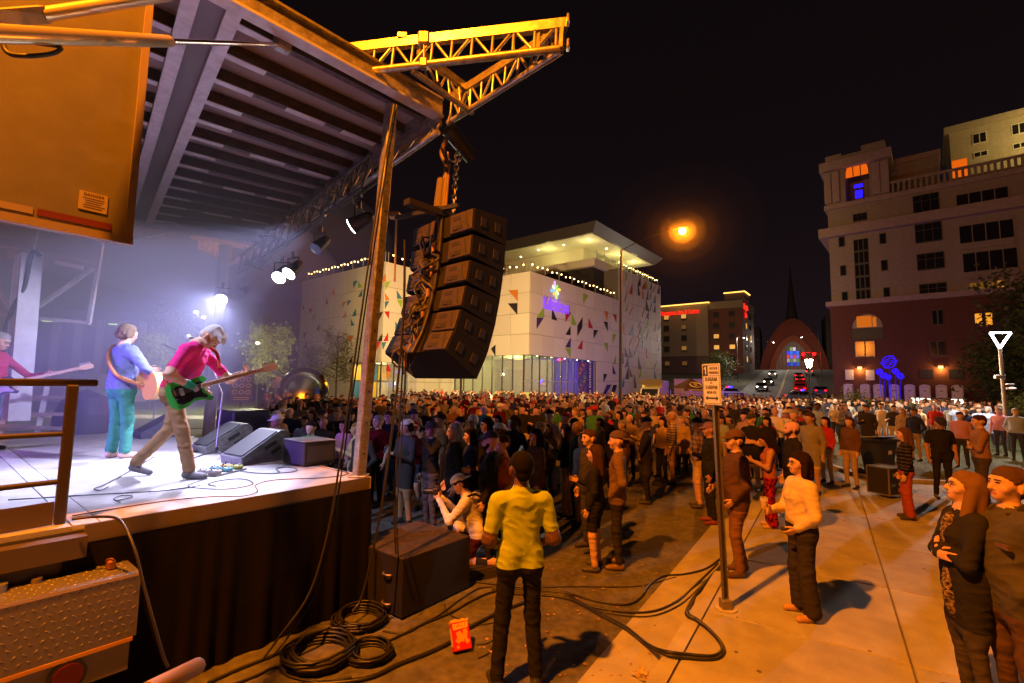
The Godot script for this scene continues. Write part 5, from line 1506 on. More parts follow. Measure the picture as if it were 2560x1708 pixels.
func lattice(o: Node3D, a0: Vector3, a1: Vector3, b0: Vector3, b1: Vector3, n: int, m: Material, wide := 0.06, ins := 0.0) -> void:
	# a flat truss: top chord a0-a1, bottom chord b0-b1, with posts and diagonals
	obj("chord", Sh.new().bar(a0, a1, wide * 0.9, wide * 1.3), m, o)
	obj("chord", Sh.new().cyl(b0, b1, wide * 0.5, wide * 0.5, 10), m, o)
	for i in n + 1:
		var f := ins + (1.0 - 2.0 * ins) * i / n
		var p := b0.lerp(b1, f)
		var q := Geometry3D.get_closest_point_to_segment(p + Vector3(0, 0.3, 0), a0, a1)
		obj("brace", Sh.new().cyl(p, q, wide * 0.22, wide * 0.22, 6, false), m, o)
		if i < n:
			var f2 := ins + (1.0 - 2.0 * ins) * (i + 1) / n
			var p2 := b0.lerp(b1, f2)
			var q2 := Geometry3D.get_closest_point_to_segment(p2 + Vector3(0, 0.3, 0), a0, a1)
			if i % 2 == 0: obj("brace", Sh.new().cyl(p, q2, wide * 0.22, wide * 0.22, 6, false), m, o)
			else: obj("brace", Sh.new().cyl(q, p2, wide * 0.22, wide * 0.22, 6, false), m, o)

func build_stage() -> void:
	var st := thing("mobile_stage", "trailer stage with folded-out deck, aluminium roof frame and raised side wall", "stage")
	var alu := textured("wear", L(0.60, 0.58, 0.57), 0.38, 1.3, 0.0, 0.75)
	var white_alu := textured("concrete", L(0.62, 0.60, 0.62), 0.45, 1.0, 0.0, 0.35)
	var deck_m := textured("concrete", L(0.46, 0.45, 0.46), 0.55, 0.45)
	var deck_m2 := textured("concrete", L(0.42, 0.41, 0.42), 0.55, 0.5)
	var trim := mat(L(0.16, 0.13, 0.10), 0.5, 0.2)
	var up := Vector3.UP
	var slab := func(called: String, t0: float, t1: float, s0: float, s1: float, y0: float, y1: float, m: Material) -> MeshInstance3D:
		return obj(called, Sh.new().hexa([T(t1, s0, y0), T(t0, s0, y0), T(t0, s1, y0), T(t1, s1, y0), T(t1, s0, y1), T(t0, s0, y1), T(t0, s1, y1), T(t1, s1, y1)]), m, st)
	# floor boards: fold-out deck, joint strip, trailer bed
	for k in 6:
		slab.call("deck_board", 0.02, 2.40, 0.03 + k * 1.262, 1.287 + k * 1.262, DECK - 0.03, DECK - 0.0005 * (k % 2), deck_m if k % 2 == 0 else deck_m2)
	slab.call("joint_strip", 2.41, 2.56, 0.03, 7.6, DECK - 0.03, DECK + 0.002, mat(L(0.75, 0.75, 0.76), 0.35, 0.5))
	for k in 6:
		slab.call("deck_board", 2.57, 5.4, 0.03 + k * 1.262, 1.287 + k * 1.262, DECK - 0.03, DECK - 0.0005 * (k % 2), deck_m2 if k % 2 == 0 else deck_m)
	slab.call("deck_frame", 0.0, 5.4, 0.0, 7.62, DECK - 0.16, DECK - 0.031, mat(L(0.08, 0.075, 0.07), 0.6))
	slab.call("deck_edge", -0.012, 2.5, -0.02, -0.001, DECK - 0.13, DECK + 0.006, trim)
	slab.call("deck_edge", -0.03, -0.013, -0.02, 7.64, DECK - 0.13, DECK + 0.006, white_alu)
	slab.call("trailer_sill", 2.5, 5.4, -0.14, -0.02, DECK - 0.2, DECK - 0.05, mat(L(0.10, 0.08, 0.07), 0.5, 0.3))
	slab.call("trailer_side", 2.5, 5.4, -0.06, -0.02, 0.35, DECK - 0.21, mat(L(0.07, 0.06, 0.055), 0.6))
	slab.call("yellow_rail", 2.5, 4.6, -0.10, -0.065, DECK - 0.42, DECK - 0.38, mat(L(0.55, 0.33, 0.02), 0.5))
	obj("outrigger_tube", Sh.new().cyl(T(2.95, -0.14, 0.72), T(2.95, -0.14, 1.12), 0.06, 0.06, 12), mat(L(0.35, 0.34, 0.34), 0.35, 0.7), st)
	obj("latch_pin", Sh.new().cyl(T(2.75, -0.12, 0.85), T(2.75, -0.12, 1.1), 0.03, 0.03, 8), mat(L(0.25, 0.2, 0.15), 0.4, 0.5), st)
	# posts
	var p0 := G(897, 1192, DECK)
	var p1 := G(978, 262, 5.92)
	var post := obj("post", Sh.new().bbox((p0 + p1) / 2, Vector3(0.12, 0.12, p0.distance_to(p1)), 0.012, Sh.frame(p1 - p0, SB)), alu, st)
	obj("foot_plate", Sh.new().bbox(p0 + Vector3(0, 0.012, 0), Vector3(0.2, 0.024, 0.2), 0.004), alu, post)
	var hl := Sh.new()
	for k in 12: hl.cyl(p0.lerp(p1, 0.06 + k * 0.08) + SB * -0.0605, p0.lerp(p1, 0.06 + k * 0.08) + SB * -0.062, 0.012, 0.012, 8)
	var ho := obj("pin_holes", hl, mat(L(0.01, 0.01, 0.01), 0.9), post)
	ho.set_meta("kind", "stuff")
	var f1 := G(563, 612, 5.75)
	var f0 := D(520, 1060, -f1.z)
	f0.y = 0.0
	obj("post", Sh.new().bbox((f0 + f1) / 2, Vector3(0.2, 0.2, f0.distance_to(f1)), 0.015, Sh.frame(f1 - f0, SB)), white_alu, st)
	# roof: corner places
	var h0 := G(540, -8, 6.0)
	var h1 := G(345, 560, 5.78)
	var r1 := G(1100, 296, 5.98)
	var r2 := G(640, 603, 5.76)
	var back0 := h0 - (r1 - h0).normalized() * 2.4
	var back1 := h1 - (r2 - h1).normalized() * 2.4
	var skin := mat(L(0.22, 0.18, 0.175), 0.8)
	obj("roof_skin", Sh.new().hexa([back0 + up * 0.22, r1 + up * 0.22, r2 + up * 0.22, back1 + up * 0.22, back0 + up * 0.3, r1 + up * 0.3, r2 + up * 0.3, back1 + up * 0.3]), skin, st)
	# side beam along the near edge, front beam, far beam
	var warm_lit_alu := textured("wear", L(0.56, 0.52, 0.46), 0.4, 1.0, 0.0, 0.6)  # aluminium tinted warm for the orange lamp light on the side beam
	obj("side_beam", Sh.new().bar(back0 + up * 0.12, r1 + up * 0.12, 0.08, 0.22), warm_lit_alu, st)
	obj("side_beam_flange", Sh.new().bar(back0 + up * 0.0, r1 + up * 0.0, 0.16, 0.03), white_alu, st)
	obj("side_beam_flange", Sh.new().bar(back0 + up * 0.24, r1 + up * 0.24, 0.14, 0.03), warm_lit_alu, st)
	obj("far_beam", Sh.new().bar(back1 + up * 0.06, r2 + up * 0.06, 0.10, 0.24), white_alu, st)
	obj("front_beam", Sh.new().bar(r1 + up * 0.12, r2 + up * 0.12, 0.08, 0.2), alu, st)
	# hinge beam: two pale flanges and a dark web
	var hd := (r1 - h0).normalized()
	obj("hinge_beam", Sh.new().bar(h0 - hd * 0.17 + up * 0.02, h1 - hd * 0.17 + up * 0.02, 0.13, 0.06), white_alu, st)
	obj("hinge_beam", Sh.new().bar(h0 + hd * 0.17 + up * 0.02, h1 + hd * 0.17 + up * 0.02, 0.13, 0.06), white_alu, st)
	obj("hinge_web", Sh.new().bar(h0 + up * 0.1, h1 + up * 0.1, 0.30, 0.06), mat(L(0.16, 0.14, 0.14), 0.5, 0.3), st)
	# purlins under the roof skin, with pale plates painting their lit ends, and a few brackets
	var pm := textured("wear", L(0.11, 0.09, 0.088), 0.6, 1.0)
	for k in 14:
		var u := (k + 0.6) / 14.0
		var a := h0.lerp(h1, u)
		var b := r1.lerp(r2, u)
		var bb := back0.lerp(back1, u)
		var n := (b - a).normalized()
		obj("purlin", Sh.new().bar(a + n * 0.22 + up * 0.15, b - n * 0.05 + up * 0.15, 0.09, 0.14), pm, st)
		obj("purlin", Sh.new().bar(bb + up * 0.15, a - n * 0.22 + up * 0.15, 0.09, 0.14), pm, st)
		obj("lit_end_bracket_plate", Sh.new().bar(a + n * 0.24 + up * 0.07, a + n * 0.66 + up * 0.07, 0.10, 0.012), white_alu, st)
		obj("lit_end_bracket_plate", Sh.new().bar(a - n * 0.62 + up * 0.07, a - n * 0.24 + up * 0.07, 0.10, 0.012), white_alu, st)
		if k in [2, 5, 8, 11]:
			for e in [0.42, 0.72]: obj("lit_end_bracket_plate", Sh.new().bar(a.lerp(b, e) + up * 0.07, a.lerp(b, e) + n * 0.5 + up * 0.07, 0.11, 0.012), white_alu, st)
	# gusset where the hydraulic rod meets the beam, and the rod itself
	var c0 := D(115, 88, 2.55)
	var c1 := D(422, 103, 3.62)
	var c2 := D(706, 112, 4.62)
	obj("hydraulic_cylinder", Sh.new().cyl(D(-60, 82, 2.1), c1, 0.045, 0.045, 14), mat(L(0.50, 0.42, 0.30), 0.3, 0.6), st)
	obj("hydraulic_rod", Sh.new().cyl(c1, c2, 0.022, 0.022, 12), mat(L(0.65, 0.62, 0.6), 0.15, 1.0), st)
	obj("rod_bracket", Sh.new().bbox(c2 + up * 0.04, Vector3(0.12, 0.22, 0.16), 0.02, Sh.frame(SA)), alu, st)
	obj("cylinder_hose", Sh.new().tube(smooth([D(0, 70, 2.4), D(15, 128, 2.4), D(60, 140, 2.4), D(130, 134, 2.5), D(150, 118, 2.6), D(90, 108, 2.5)]), 0.012, 6), mat(L(0.015, 0.013, 0.012), 0.6), st)
	# top rail of the raised side wall, and the wall itself
	var w0 := T(2.42, 0.02, 0)
	obj("wall_top_rail", Sh.new().cyl(D(100, 38, 3.0), D(420, -12, 3.75), 0.045, 0.045, 14), mat(L(0.55, 0.47, 0.34), 0.35, 0.5), st)
	obj("wall_top_rail", Sh.new().bar(D(-60, 52, 2.6), D(110, 36, 3.02), 0.05, 0.1), mat(L(0.30, 0.25, 0.17), 0.5, 0.4), st)
	var br := D(312, 592, 3.73)
	var wallx := -SA
	var face := facing(SA, up, br)                       # x towards the audience, z towards us
	var panel_m := textured("wall", L(0.15, 0.135, 0.11), 0.6, 0.8)
	obj("side_wall", Sh.new().box(face * Vector3(-1.5, 1.2, -0.03), Vector3(3.0, 2.42, 0.05), face.basis), panel_m, st)
	var frame_m := mat(L(0.30, 0.24, 0.20), 0.5, 0.4)
	obj("wall_frame", Sh.new().box(face * Vector3(0.02, 1.2, -0.02), Vector3(0.05, 2.46, 0.09), face.basis), frame_m, st)
	obj("wall_frame", Sh.new().box(face * Vector3(-1.5, -0.03, -0.02), Vector3(3.1, 0.06, 0.09), face.basis), frame_m, st)
	for e in [[-0.30, 0.42], [-1.27, 0.34], [-2.2, 0.5]]:
		obj("reflective_tape", Sh.new().box(face * Vector3(e[0], 0.055, -0.002), Vector3(e[1], 0.05, 0.004), face.basis), mat(L(0.12, 0.02, 0.03), 0.4), st)
	for e in [[-0.72, 0.38]]:
		obj("reflective_tape", Sh.new().box(face * Vector3(e[0], 0.055, -0.002), Vector3(e[1], 0.05, 0.004), face.basis), mat(L(0.25, 0.2, 0.15), 0.4), st)
	var sticker := obj("warning_sticker", Sh.new().box(face * Vector3(-0.21, 0.22, -0.0015), Vector3(0.17, 0.145, 0.004), face.basis), mat(L(0.30, 0.24, 0.15), 0.6), st)
	lettering("lettering", "DANGER", 0.022, mat(L(0.05, 0.03, 0.02), 0.6), face.translated_local(Vector3(-0.21, 0.27, 0.001)), sticker, "Droid Sans", 0.001, true)
	for k in 5:
		obj("print_line", Sh.new().box(face * Vector3(-0.21 + 0.006 * (k % 2), 0.242 - k * 0.018, 0.001), Vector3(0.13 - 0.02 * (k % 3), 0.008, 0.001), face.basis), mat(L(0.08, 0.055, 0.035), 0.6), sticker)
	# wind-brace frames and mast at the far side of the trailer
	var fz := 8.3
	var fr := [[-40, 548, 258, 598], [-60, 604, 247, 658], [258, 590, 222, 808], [-40, 783, 224, 808], [80, 778, 243, 664], [96, 562, 78, 636], [-30, 690, 25, 772]]
	for e in fr:
		obj("brace_frame", Sh.new().bar(D(e[0], e[1], fz), D(e[2], e[3], fz), 0.045, 0.06), white_alu, st)
	obj("mast", Sh.new().bar(D(72, 636, 8.0), D(38, 1052, 8.0), 0.24, 0.2, SA), white_alu, st)
	obj("mast", Sh.new().bar(D(96, 630, 8.1), D(62, 1052, 8.1), 0.06, 0.12, SA), white_alu, st)
	obj("mast", Sh.new().bar(D(48, 636, 7.95), D(12, 1052, 7.95), 0.06, 0.12, SA), white_alu, st)
	var plate := obj("maker_plate", Sh.new().bar(D(138, 655, fz - 0.05), D(207, 670, fz - 0.05), 0.02, 0.07), mat(L(0.7, 0.68, 0.75), 0.5), st)
	obj("tan_block", Sh.new().box(D(35, 637, fz - 0.06), Vector3(0.17, 0.15, 0.1)), mat(L(0.45, 0.32, 0.2), 0.6), st)
	obj("mast_cable", Sh.new().tube(smooth([D(98, 640, 7.9), D(80, 632, 7.9), D(60, 720, 7.9), D(35, 765, 7.9), D(12, 830, 7.9), D(5, 900, 7.9)]), 0.03, 6), mat(L(0.03, 0.03, 0.035), 0.6), st)
	obj("roof_stay", Sh.new().cyl(D(262, 612, 8.3), D(410, 585, 10.0), 0.02, 0.02, 6), white_alu, st)
	# pale guard rails at the far edge
	for e in [[118, 960, 90, 1095], [178, 962, 160, 1088], [20, 985, -5, 1100]]:
		obj("guard_post", Sh.new().bar(D(e[0], e[1], 8.9), D(e[2], e[3], 8.9), 0.06, 0.08, SA), white_alu, st)
	for e in [[-40, 992, 172, 994], [-40, 1035, 166, 1036], [-40, 1062, 162, 1072]]:
		obj("guard_rail", Sh.new().bar(D(e[0], e[1], 8.85), D(e[2], e[3], 8.85), 0.04, 0.06), white_alu, st)
	# brown handrail at the near end of the trailer bed
	var brown := mat(L(0.04, 0.03, 0.028), 0.5, 0.1)
	var q0 := T(2.62, 0.16, DECK)
	var q1 := T(3.32, 0.10, DECK)
	var rails := obj("hand_rail", Sh.new().bbox((q0 + q1) / 2 + SA * 0.02 - SA * 1.0 + up * 1.07, Vector3(0.055, 0.055, 3.0), 0.01, Sh.frame(q0 - q1)), brown, st)
	for q in [q0, q1]:
		obj("rail_post", Sh.new().bbox(q + up * 0.53, Vector3(0.05, 1.05, 0.07), 0.01, Sh.frame(SA)), brown, rails)
	for y in [0.32, 0.68]:
		obj("mid_rail", Sh.new().cyl(q0 + up * y, q0 - SA * 2.6 + up * y, 0.02, 0.02, 8), brown, rails)
	obj("kick_plate", Sh.new().bar(q0 + up * 0.09 - SA * 0.04, q1 + up * 0.09 + SA * 0.04, 0.012, 0.17), mat(L(0.12, 0.09, 0.07), 0.4, 0.3), rails)
	# diamond plate fender box with tail lamps
	var fbx := thing("fender_box", "diamond plate fender box with round red tail lamps under the stage", "fender box")
	var k0 := D(353, 1431, 3.63)
	var fx := facing(SA, up, k0)            # x runs towards the audience; the box goes back from here
	var tread := mat(L(0.24, 0.23, 0.23), 0.38, 0.6)
	obj("box_shell", Sh.new().box(fx * Vector3(-1.6, -0.22, -0.27), Vector3(3.2, 0.44, 0.54), fx.basis), tread, fbx)
	obj("lower_apron", Sh.new().box(fx * Vector3(-1.63, -0.565, -0.20), Vector3(3.2, 0.21, 0.36), fx.basis), mat(L(0.25, 0.23, 0.22), 0.5, 0.4), fbx)
	obj("amber_strip", Sh.new().box(fx * Vector3(-1.62, -0.455, -0.005), Vector3(3.2, 0.025, 0.02), fx.basis), mat(L(0.60, 0.30, 0.02), 0.35), fbx)
	var bump := Sh.new()
	for i in 46:
		for j in 9:
			var px := -0.03 - i * 0.05 - (0.025 if j % 2 else 0.0)
			var a1 := 0.7 if (i + j) % 2 == 0 else -0.7
			bump.ball(fx * Vector3(px, 0.0, -0.03 - j * 0.055), Vector3(0.016, 0.004, 0.006), 6, fx.basis * Basis(up, a1))
			if j < 8: bump.ball(fx * Vector3(px, -0.03 - j * 0.052, 0.0), Vector3(0.016, 0.006, 0.004), 6, fx.basis * Basis(Vector3.BACK, a1))
	var bo := obj("tread_pattern", bump, tread, fbx)
	bo.set_meta("kind", "stuff")
	for x in [-0.36, -0.92]:
		var la := obj("tail_lamp", Sh.new().cyl(fx * Vector3(x, -0.565, -0.02), fx * Vector3(x, -0.565, 0.02), 0.085, 0.08, 20), mat(L(0.10, 0.008, 0.008), 0.25), fbx)
		obj("lamp_rim", Sh.new().cyl(fx * Vector3(x, -0.565, -0.02), fx * Vector3(x, -0.565, 0.008), 0.1, 0.1, 20), mat(L(0.02, 0.02, 0.02), 0.5), la)
	obj("strap_hook", Sh.new().bbox(fx * Vector3(-0.13, 0.035, -0.25), Vector3(0.05, 0.07, 0.09), 0.012, fx.basis), mat(L(0.30, 0.12, 0.03), 0.5, 0.5), fbx)
	obj("edge_rim", Sh.new().bar(fx * Vector3(0.0, -0.004, 0.0), fx * Vector3(-3.2, -0.004, 0.0), 0.012, 0.02), mat(L(0.6, 0.5, 0.4), 0.3, 0.9), fbx)
	for y in [-0.08, -0.2, -0.32]: obj("rivet", Sh.new().ball(fx * Vector3(0.002, y, -0.05), Vector3(0.008, 0.01, 0.01), 6), tread, fbx)
	# padded end of an outrigger by the skirt
	var og := thing("outrigger_bar", "tan padded bar end lying on the road by the stage skirt", "bar")
	obj("bar", Sh.new().cyl(D(365, 1730, 3.0), D(490, 1668, 3.35), 0.055, 0.055, 14), mat(L(0.30, 0.2, 0.14), 0.7), og)
	obj("end_cap", Sh.new().ball(D(490, 1668, 3.35), Vector3(0.055, 0.055, 0.055), 12), mat(L(0.30, 0.2, 0.14), 0.7), og)
	# black skirt cloth on the near side and the front
	var sk := thing("stage_skirt", "black cloth skirt hanging from the stage deck to the road", "curtain")
	var cloth := textured("cloth", L(0.012, 0.010, 0.0095), 0.85, 3.0)
	cloth.metallic_specular = 0.15
	for part in 2:
		var sh := Sh.new()
		var n := 70 if part == 0 else 120
		var rows := 8
		var grid := []
		for i in n + 1:
			var col := []
			for j in rows + 1:
				var f := float(j) / rows
				var u := float(i) / n
				var w := (0.02 + 0.05 * (1.0 - f)) * (sin(u * 34.0 + sin(u * 9.0) * 2.0 + f * 0.6) * 0.6 + sin(u * 71.0 + 1.3 + f) * 0.3)
				var y := 0.01 + (DECK - 0.14) * f
				col.append(T(2.62 * u, -0.06 - absf(w) * 0.8 - 0.03 * (1.0 - f), y) if part == 0 else T(-0.06 - absf(w) * 0.8, 7.6 * u, y))
			grid.append(col)
		for i in n:
			for j in rows:
				var ns := []
				for e in [[i, j], [i + 1, j], [i + 1, j + 1], [i, j + 1]]:
					var du: Vector3 = grid[mini(e[0] + 1, n)][e[1]] - grid[maxi(e[0] - 1, 0)][e[1]]
					var dv: Vector3 = grid[e[0]][mini(e[1] + 1, rows)] - grid[e[0]][maxi(e[1] - 1, 0)]
					var nn := du.cross(dv).normalized()
					ns.append(-nn if part == 0 else nn)
				var a: Vector3 = grid[i][j]
				var b: Vector3 = grid[i + 1][j]
				var c: Vector3 = grid[i + 1][j + 1]
				var d: Vector3 = grid[i][j + 1]
				if part == 0:
					sh.stri(a, c, b, ns[0], ns[2], ns[1])
					sh.stri(a, d, c, ns[0], ns[3], ns[2])
				else:
					sh.stri(a, b, c, ns[0], ns[1], ns[2])
					sh.stri(a, c, d, ns[0], ns[2], ns[3])
		obj("side_cloth" if part == 0 else "front_cloth", sh, cloth, sk)
	# thin smoke over the far half of the stage
	var smoke := FogVolume.new()
	smoke.name = "stage_smoke"
	smoke.shape = RenderingServer.FOG_VOLUME_SHAPE_ELLIPSOID
	smoke.size = Vector3(11, 6.0, 9)
	smoke.position = Vector3(-8.9, 4.0, -9.4)
	var fm := FogMaterial.new()
	fm.density = 0.11
	fm.albedo = Color(0.86, 0.88, 1.0)
	smoke.material = fm
	add_child(smoke)
	var smoke2: FogVolume = smoke.duplicate()
	smoke2.name = "roof_smoke"
	smoke2.size = Vector3(6.5, 2.2, 6.0)
	smoke2.position = Vector3(-5.4, 5.0, -8.0)
	var fm2: FogMaterial = fm.duplicate()
	fm2.density = 0.06
	smoke2.material = fm2
	add_child(smoke2)
	tag(smoke2, "faint smoke hanging under the front of the stage roof", "smoke")
	smoke2.set_meta("kind", "stuff")
	tag(smoke, "thin bluish smoke drifting over the far half of the stage", "smoke")
	smoke.set_meta("kind", "stuff")

# ---------------------------------------------------------------- trusses, lamps and the hanging speakers
func build_rigging() -> void:
	var alu := textured("wear", L(0.62, 0.57, 0.50), 0.36, 1.1, 0.0, 0.7)
	var up := Vector3.UP
	var y0 := 6.12
	var y1 := 6.46
	var tr := thing("lattice_truss", "aluminium lattice truss cantilevered from the stage roof to a tip", "truss", Vector3.ZERO, 0.0, "lattice trusses of the stage roof")
	var tip_t := G(1418, 60, y1)
	var tip_b := G(1400, 122, y0)
	lattice(tr, G(834, 128, y1), tip_t, G(922, 178, y0), tip_b, 9, alu, 0.085, 0.02)
	obj("sleeve", Sh.new().bbox(G(1060, 98, y1), Vector3(0.14, 0.16, 0.1), 0.02), alu, tr)
	obj("sleeve", Sh.new().bbox(G(1006, 104, y1) + up * 0.07, Vector3(0.12, 0.07, 0.06), 0.01), alu, tr)
	obj("clevis", Sh.new().bbox(G(1060, 160, y0), Vector3(0.1, 0.12, 0.1), 0.02), alu, tr)
	obj("pin", Sh.new().cyl(G(1060, 98, y1), G(1060, 160, y0), 0.012, 0.012, 6), alu, tr)
	for e in [[1420, 50], [1420, 113]]: obj("pin_lug", Sh.new().bbox(G(e[0], e[1], y1 if e[1] < 80 else y0), Vector3(0.03, 0.1, 0.1), 0.01), alu, tr)
	obj("end_post", Sh.new().bar(G(1348, 74, y1), G(1348, 128, y0), 0.05, 0.05, SA), alu, tr)
	obj("end_post", Sh.new().bar(G(1408, 60, y1), G(1404, 122, y0), 0.05, 0.05, SA), alu, tr)
	var tr2 := thing("lattice_truss", "aluminium lattice truss from the cantilever tip back to the stage corner", "truss", Vector3.ZERO, 0.0, "lattice trusses of the stage roof")
	lattice(tr2, G(1390, 80, y1), G(1130, 243, y1), G(1404, 128, y0), G(1120, 308, y0), 9, alu, 0.075, 0.02)
	var tr3 := thing("lattice_truss", "short aluminium cross truss inside the triangular roof wing", "truss", Vector3.ZERO, 0.0, "lattice trusses of the stage roof")
	lattice(tr3, G(1046, 132, y1), G(1168, 222, y1), G(1032, 178, y0), G(1180, 282, y0), 5, alu, 0.075, 0.02)
	var tr4 := thing("lattice_truss", "lilac lit lattice truss along the stage front behind the post", "truss", Vector3.ZERO, 0.0, "lattice trusses of the stage roof")
	lattice(tr4, G(1100, 305, 5.9), G(640, 600, 5.7), G(1095, 330, 5.55), G(650, 640, 5.35), 18, alu, 0.075, 0.01)
	var tr5 := thing("lattice_truss", "pale pink lattice truss wing beyond the far stage post", "truss", Vector3.ZERO, 0.0, "lattice trusses of the stage roof")
	var fz := 12.0
	lattice(tr5, D(478, 592, fz), D(640, 622, fz), D(496, 622, fz), D(575, 660, fz), 6, alu, 0.09, 0.02)
	lattice(tr5, D(575, 612, fz + 0.6), D(660, 628, fz + 0.2), D(576, 662, fz), D(640, 632, fz), 3, alu, 0.08, 0.02)
	# black lighting truss with its tangle of cables and clamps
	var black := mat(L(0.03, 0.028, 0.032), 0.45, 0.3)
	var lt := thing("lighting_truss", "black lighting truss tangled with cables and clamps under the roof front", "truss")
	var n0 := D(928, 384, 6.55)
	var n1 := D(600, 640, 10.2)
	var m0 := D(905, 470, 6.6)
	var m1 := D(590, 690, 10.2)
	obj("chord", Sh.new().cyl(n0, n1, 0.025, 0.025, 8), black, lt)
	obj("chord", Sh.new().cyl(m0, m1, 0.025, 0.025, 8), black, lt)
	obj("chord", Sh.new().cyl(n0.lerp(m0, 0.5) + SA * 0.28, n1.lerp(m1, 0.5) + SA * 0.28, 0.025, 0.025, 8), black, lt)
	var r := RandomNumberGenerator.new()
	r.seed = 5
	for k in 24:
		var u := k / 24.0
		obj("brace", Sh.new().cyl(n0.lerp(n1, u), m0.lerp(m1, minf(1.0, u + (0.04 if k % 2 else 0.0))), 0.012, 0.012, 5, false), black, lt)
	for k in 34:
		var u := r.randf_range(0.02, 0.97)
		var a := n0.lerp(n1, u).lerp(m0.lerp(m1, u), r.randf_range(-0.1, 1.1))
		var pts := [a]
		for j in 3: pts.append(pts[j] + Vector3(r.randfn() * 0.12, r.randfn() * 0.09 - 0.02, r.randfn() * 0.12))
		obj("cable_loop", Sh.new().tube(smooth(pts, 4), r.randf_range(0.008, 0.016), 5), mat(L(0.03, 0.028, 0.03), 0.5), lt)
	for k in 26:
		var u := r.randf_range(0.04, 0.96)
		var a := n0.lerp(n1, u).lerp(m0.lerp(m1, u), r.randf_range(0.0, 1.0)) + Vector3(r.randfn() * 0.05, r.randfn() * 0.04, r.randfn() * 0.05)
		obj("clamp", Sh.new().bbox(a, Vector3(0.03, 0.09, 0.05), 0.008, Basis.from_euler(Vector3(r.randf() * 3, r.randf() * 3, r.randf() * 3))), mat(L(0.32, 0.30, 0.34), 0.35, 0.6), lt)
	# par lamps
	var names := ["lit white stage lamp of the bright pair, the lower one", "lit white stage lamp of the bright pair, the upper one", "lit white stage lamp clamped to the far roof post", "black stage lamp beside the near post, showing a bright rim", "stage lamp under the roof behind the raised side wall"]
	for i in par_spots.size():
		par(par_spots[i][0], par_spots[i][1], names[i], true)
	par(D(790, 622, 7.3), Vector3(-4.5, 1.4, -4.6), "black stage lamp on the truss between the bright pair and the near post", false)
	par(D(600, 735, 10.0), Vector3(-6.0, 1.4, -6.0), "unlit black stage lamp low on the far end of the truss", false)
	# violet wash lamp low at the back of the stage
	var vw := thing("wash_lamp", "violet wash lamp standing at the back of the stage floor", "stage lamp", T(5.1, 4.6, DECK))
	obj("yoke", Sh.new().bbox(Vector3(0, 0.08, 0), Vector3(0.3, 0.16, 0.2), 0.02), black, vw)
	obj("lamp_lens", Sh.new().ball(Vector3(0, 0.26, 0), Vector3(0.13, 0.13, 0.13), 12), glow(Color(0.6, 0.35, 1.0), 10.0), vw)
	spot(vw.position + Vector3(0, 0.26, 0), T(-6.0, 3.2, 1.6), Color(0.58, 0.36, 1.0), 34.0, 34.0, 0.1)
	# hanging speaker array
	var ax := SA.rotated(up, deg_to_rad(-4.0))
	var bx := up.cross(ax).normalized()                  # to the far side, seen from behind it lies to the left
	var rear := D(1187, 519, 5.45) + bx * 0.6            # middle of the upper rear edge
	var tilts := [2.0, 5.0, 9.0, 13.0, 19.0, 28.0]
	var shell := mat(L(0.012, 0.011, 0.011), 0.7, 0.0, 0.3)
	var plate_m := textured("wear", L(0.06, 0.04, 0.03), 0.65, 2.0)
	var hole := mat(L(0.012, 0.01, 0.009), 0.7)
	var words := ["top cabinet of the hanging speaker column, under the rigging bar", "second cabinet from the top of the hanging speaker column", "third cabinet from the top of the hanging speaker column", "fourth cabinet from the top of the hanging speaker column", "fifth cabinet from the top, second from the bottom of the hanging speaker column", "bottom cabinet of the hanging speaker column, tilted down most"]
	for i in 6:
		var th := deg_to_rad(tilts[i])
		var fwd := (ax * cos(th) - up * sin(th)).normalized()
		var dn := (-up * cos(th) - ax * sin(th)).normalized()
		var hh := 0.355
		if i == 0: rear += fwd * 0.56 + up * 0.04          # from here on: the upper front edge, where the cabinets hinge
		var at := rear - fwd * 0.56
		var c := thing("array_speaker", words[i], "speaker", at, 0.0, "cabinets of the hanging speaker column")
		c.transform = Transform3D(Basis(-bx, -dn, (-bx).cross(-dn)), at)      # x to the near side, y up, z back towards us
		obj("cabinet", Sh.new().hexa([Vector3(-0.6, -hh + 0.045, 0), Vector3(0.6, -hh + 0.045, 0), Vector3(0.6, -hh + 0.003, -0.56), Vector3(-0.6, -hh + 0.003, -0.56), Vector3(-0.6, -0.045, 0), Vector3(0.6, -0.045, 0), Vector3(0.6, -0.003, -0.56), Vector3(-0.6, -0.003, -0.56)]), shell, c)
		for sx in [-1.0, 1.0]:
			var pl := obj("rear_panel", Sh.new().bbox(Vector3(sx * 0.39, -hh * 0.5, 0.012), Vector3(0.40, hh - 0.11, 0.03), 0.008), plate_m, c)
			obj("handle_recess", Sh.new().bbox(Vector3(sx * 0.39 - 0.05, -hh * 0.5 - 0.06, 0.024), Vector3(0.2, 0.07, 0.016), 0.006), hole, pl)
			obj("handle_recess", Sh.new().bbox(Vector3(sx * 0.39 - 0.06, -hh * 0.5 + 0.06, 0.024), Vector3(0.15, 0.06, 0.016), 0.006), hole, pl)
			obj("strut_recess", Sh.new().bbox(Vector3(sx * 0.39 + 0.12, -hh * 0.5 + 0.01, 0.024), Vector3(0.04, 0.2, 0.016), 0.006, Basis(Vector3.BACK, 0.25)), hole, pl)
			obj("knob", Sh.new().ball(Vector3(sx * 0.39 - 0.08, -hh * 0.5 - 0.075, 0.034), Vector3(0.03, 0.018, 0.012), 8), plate_m, pl)
		obj("rigging_spine", Sh.new().bbox(Vector3(0, -hh * 0.5, 0.03), Vector3(0.1, hh - 0.02, 0.05), 0.01), mat(L(0.05, 0.045, 0.04), 0.4, 0.5), c)
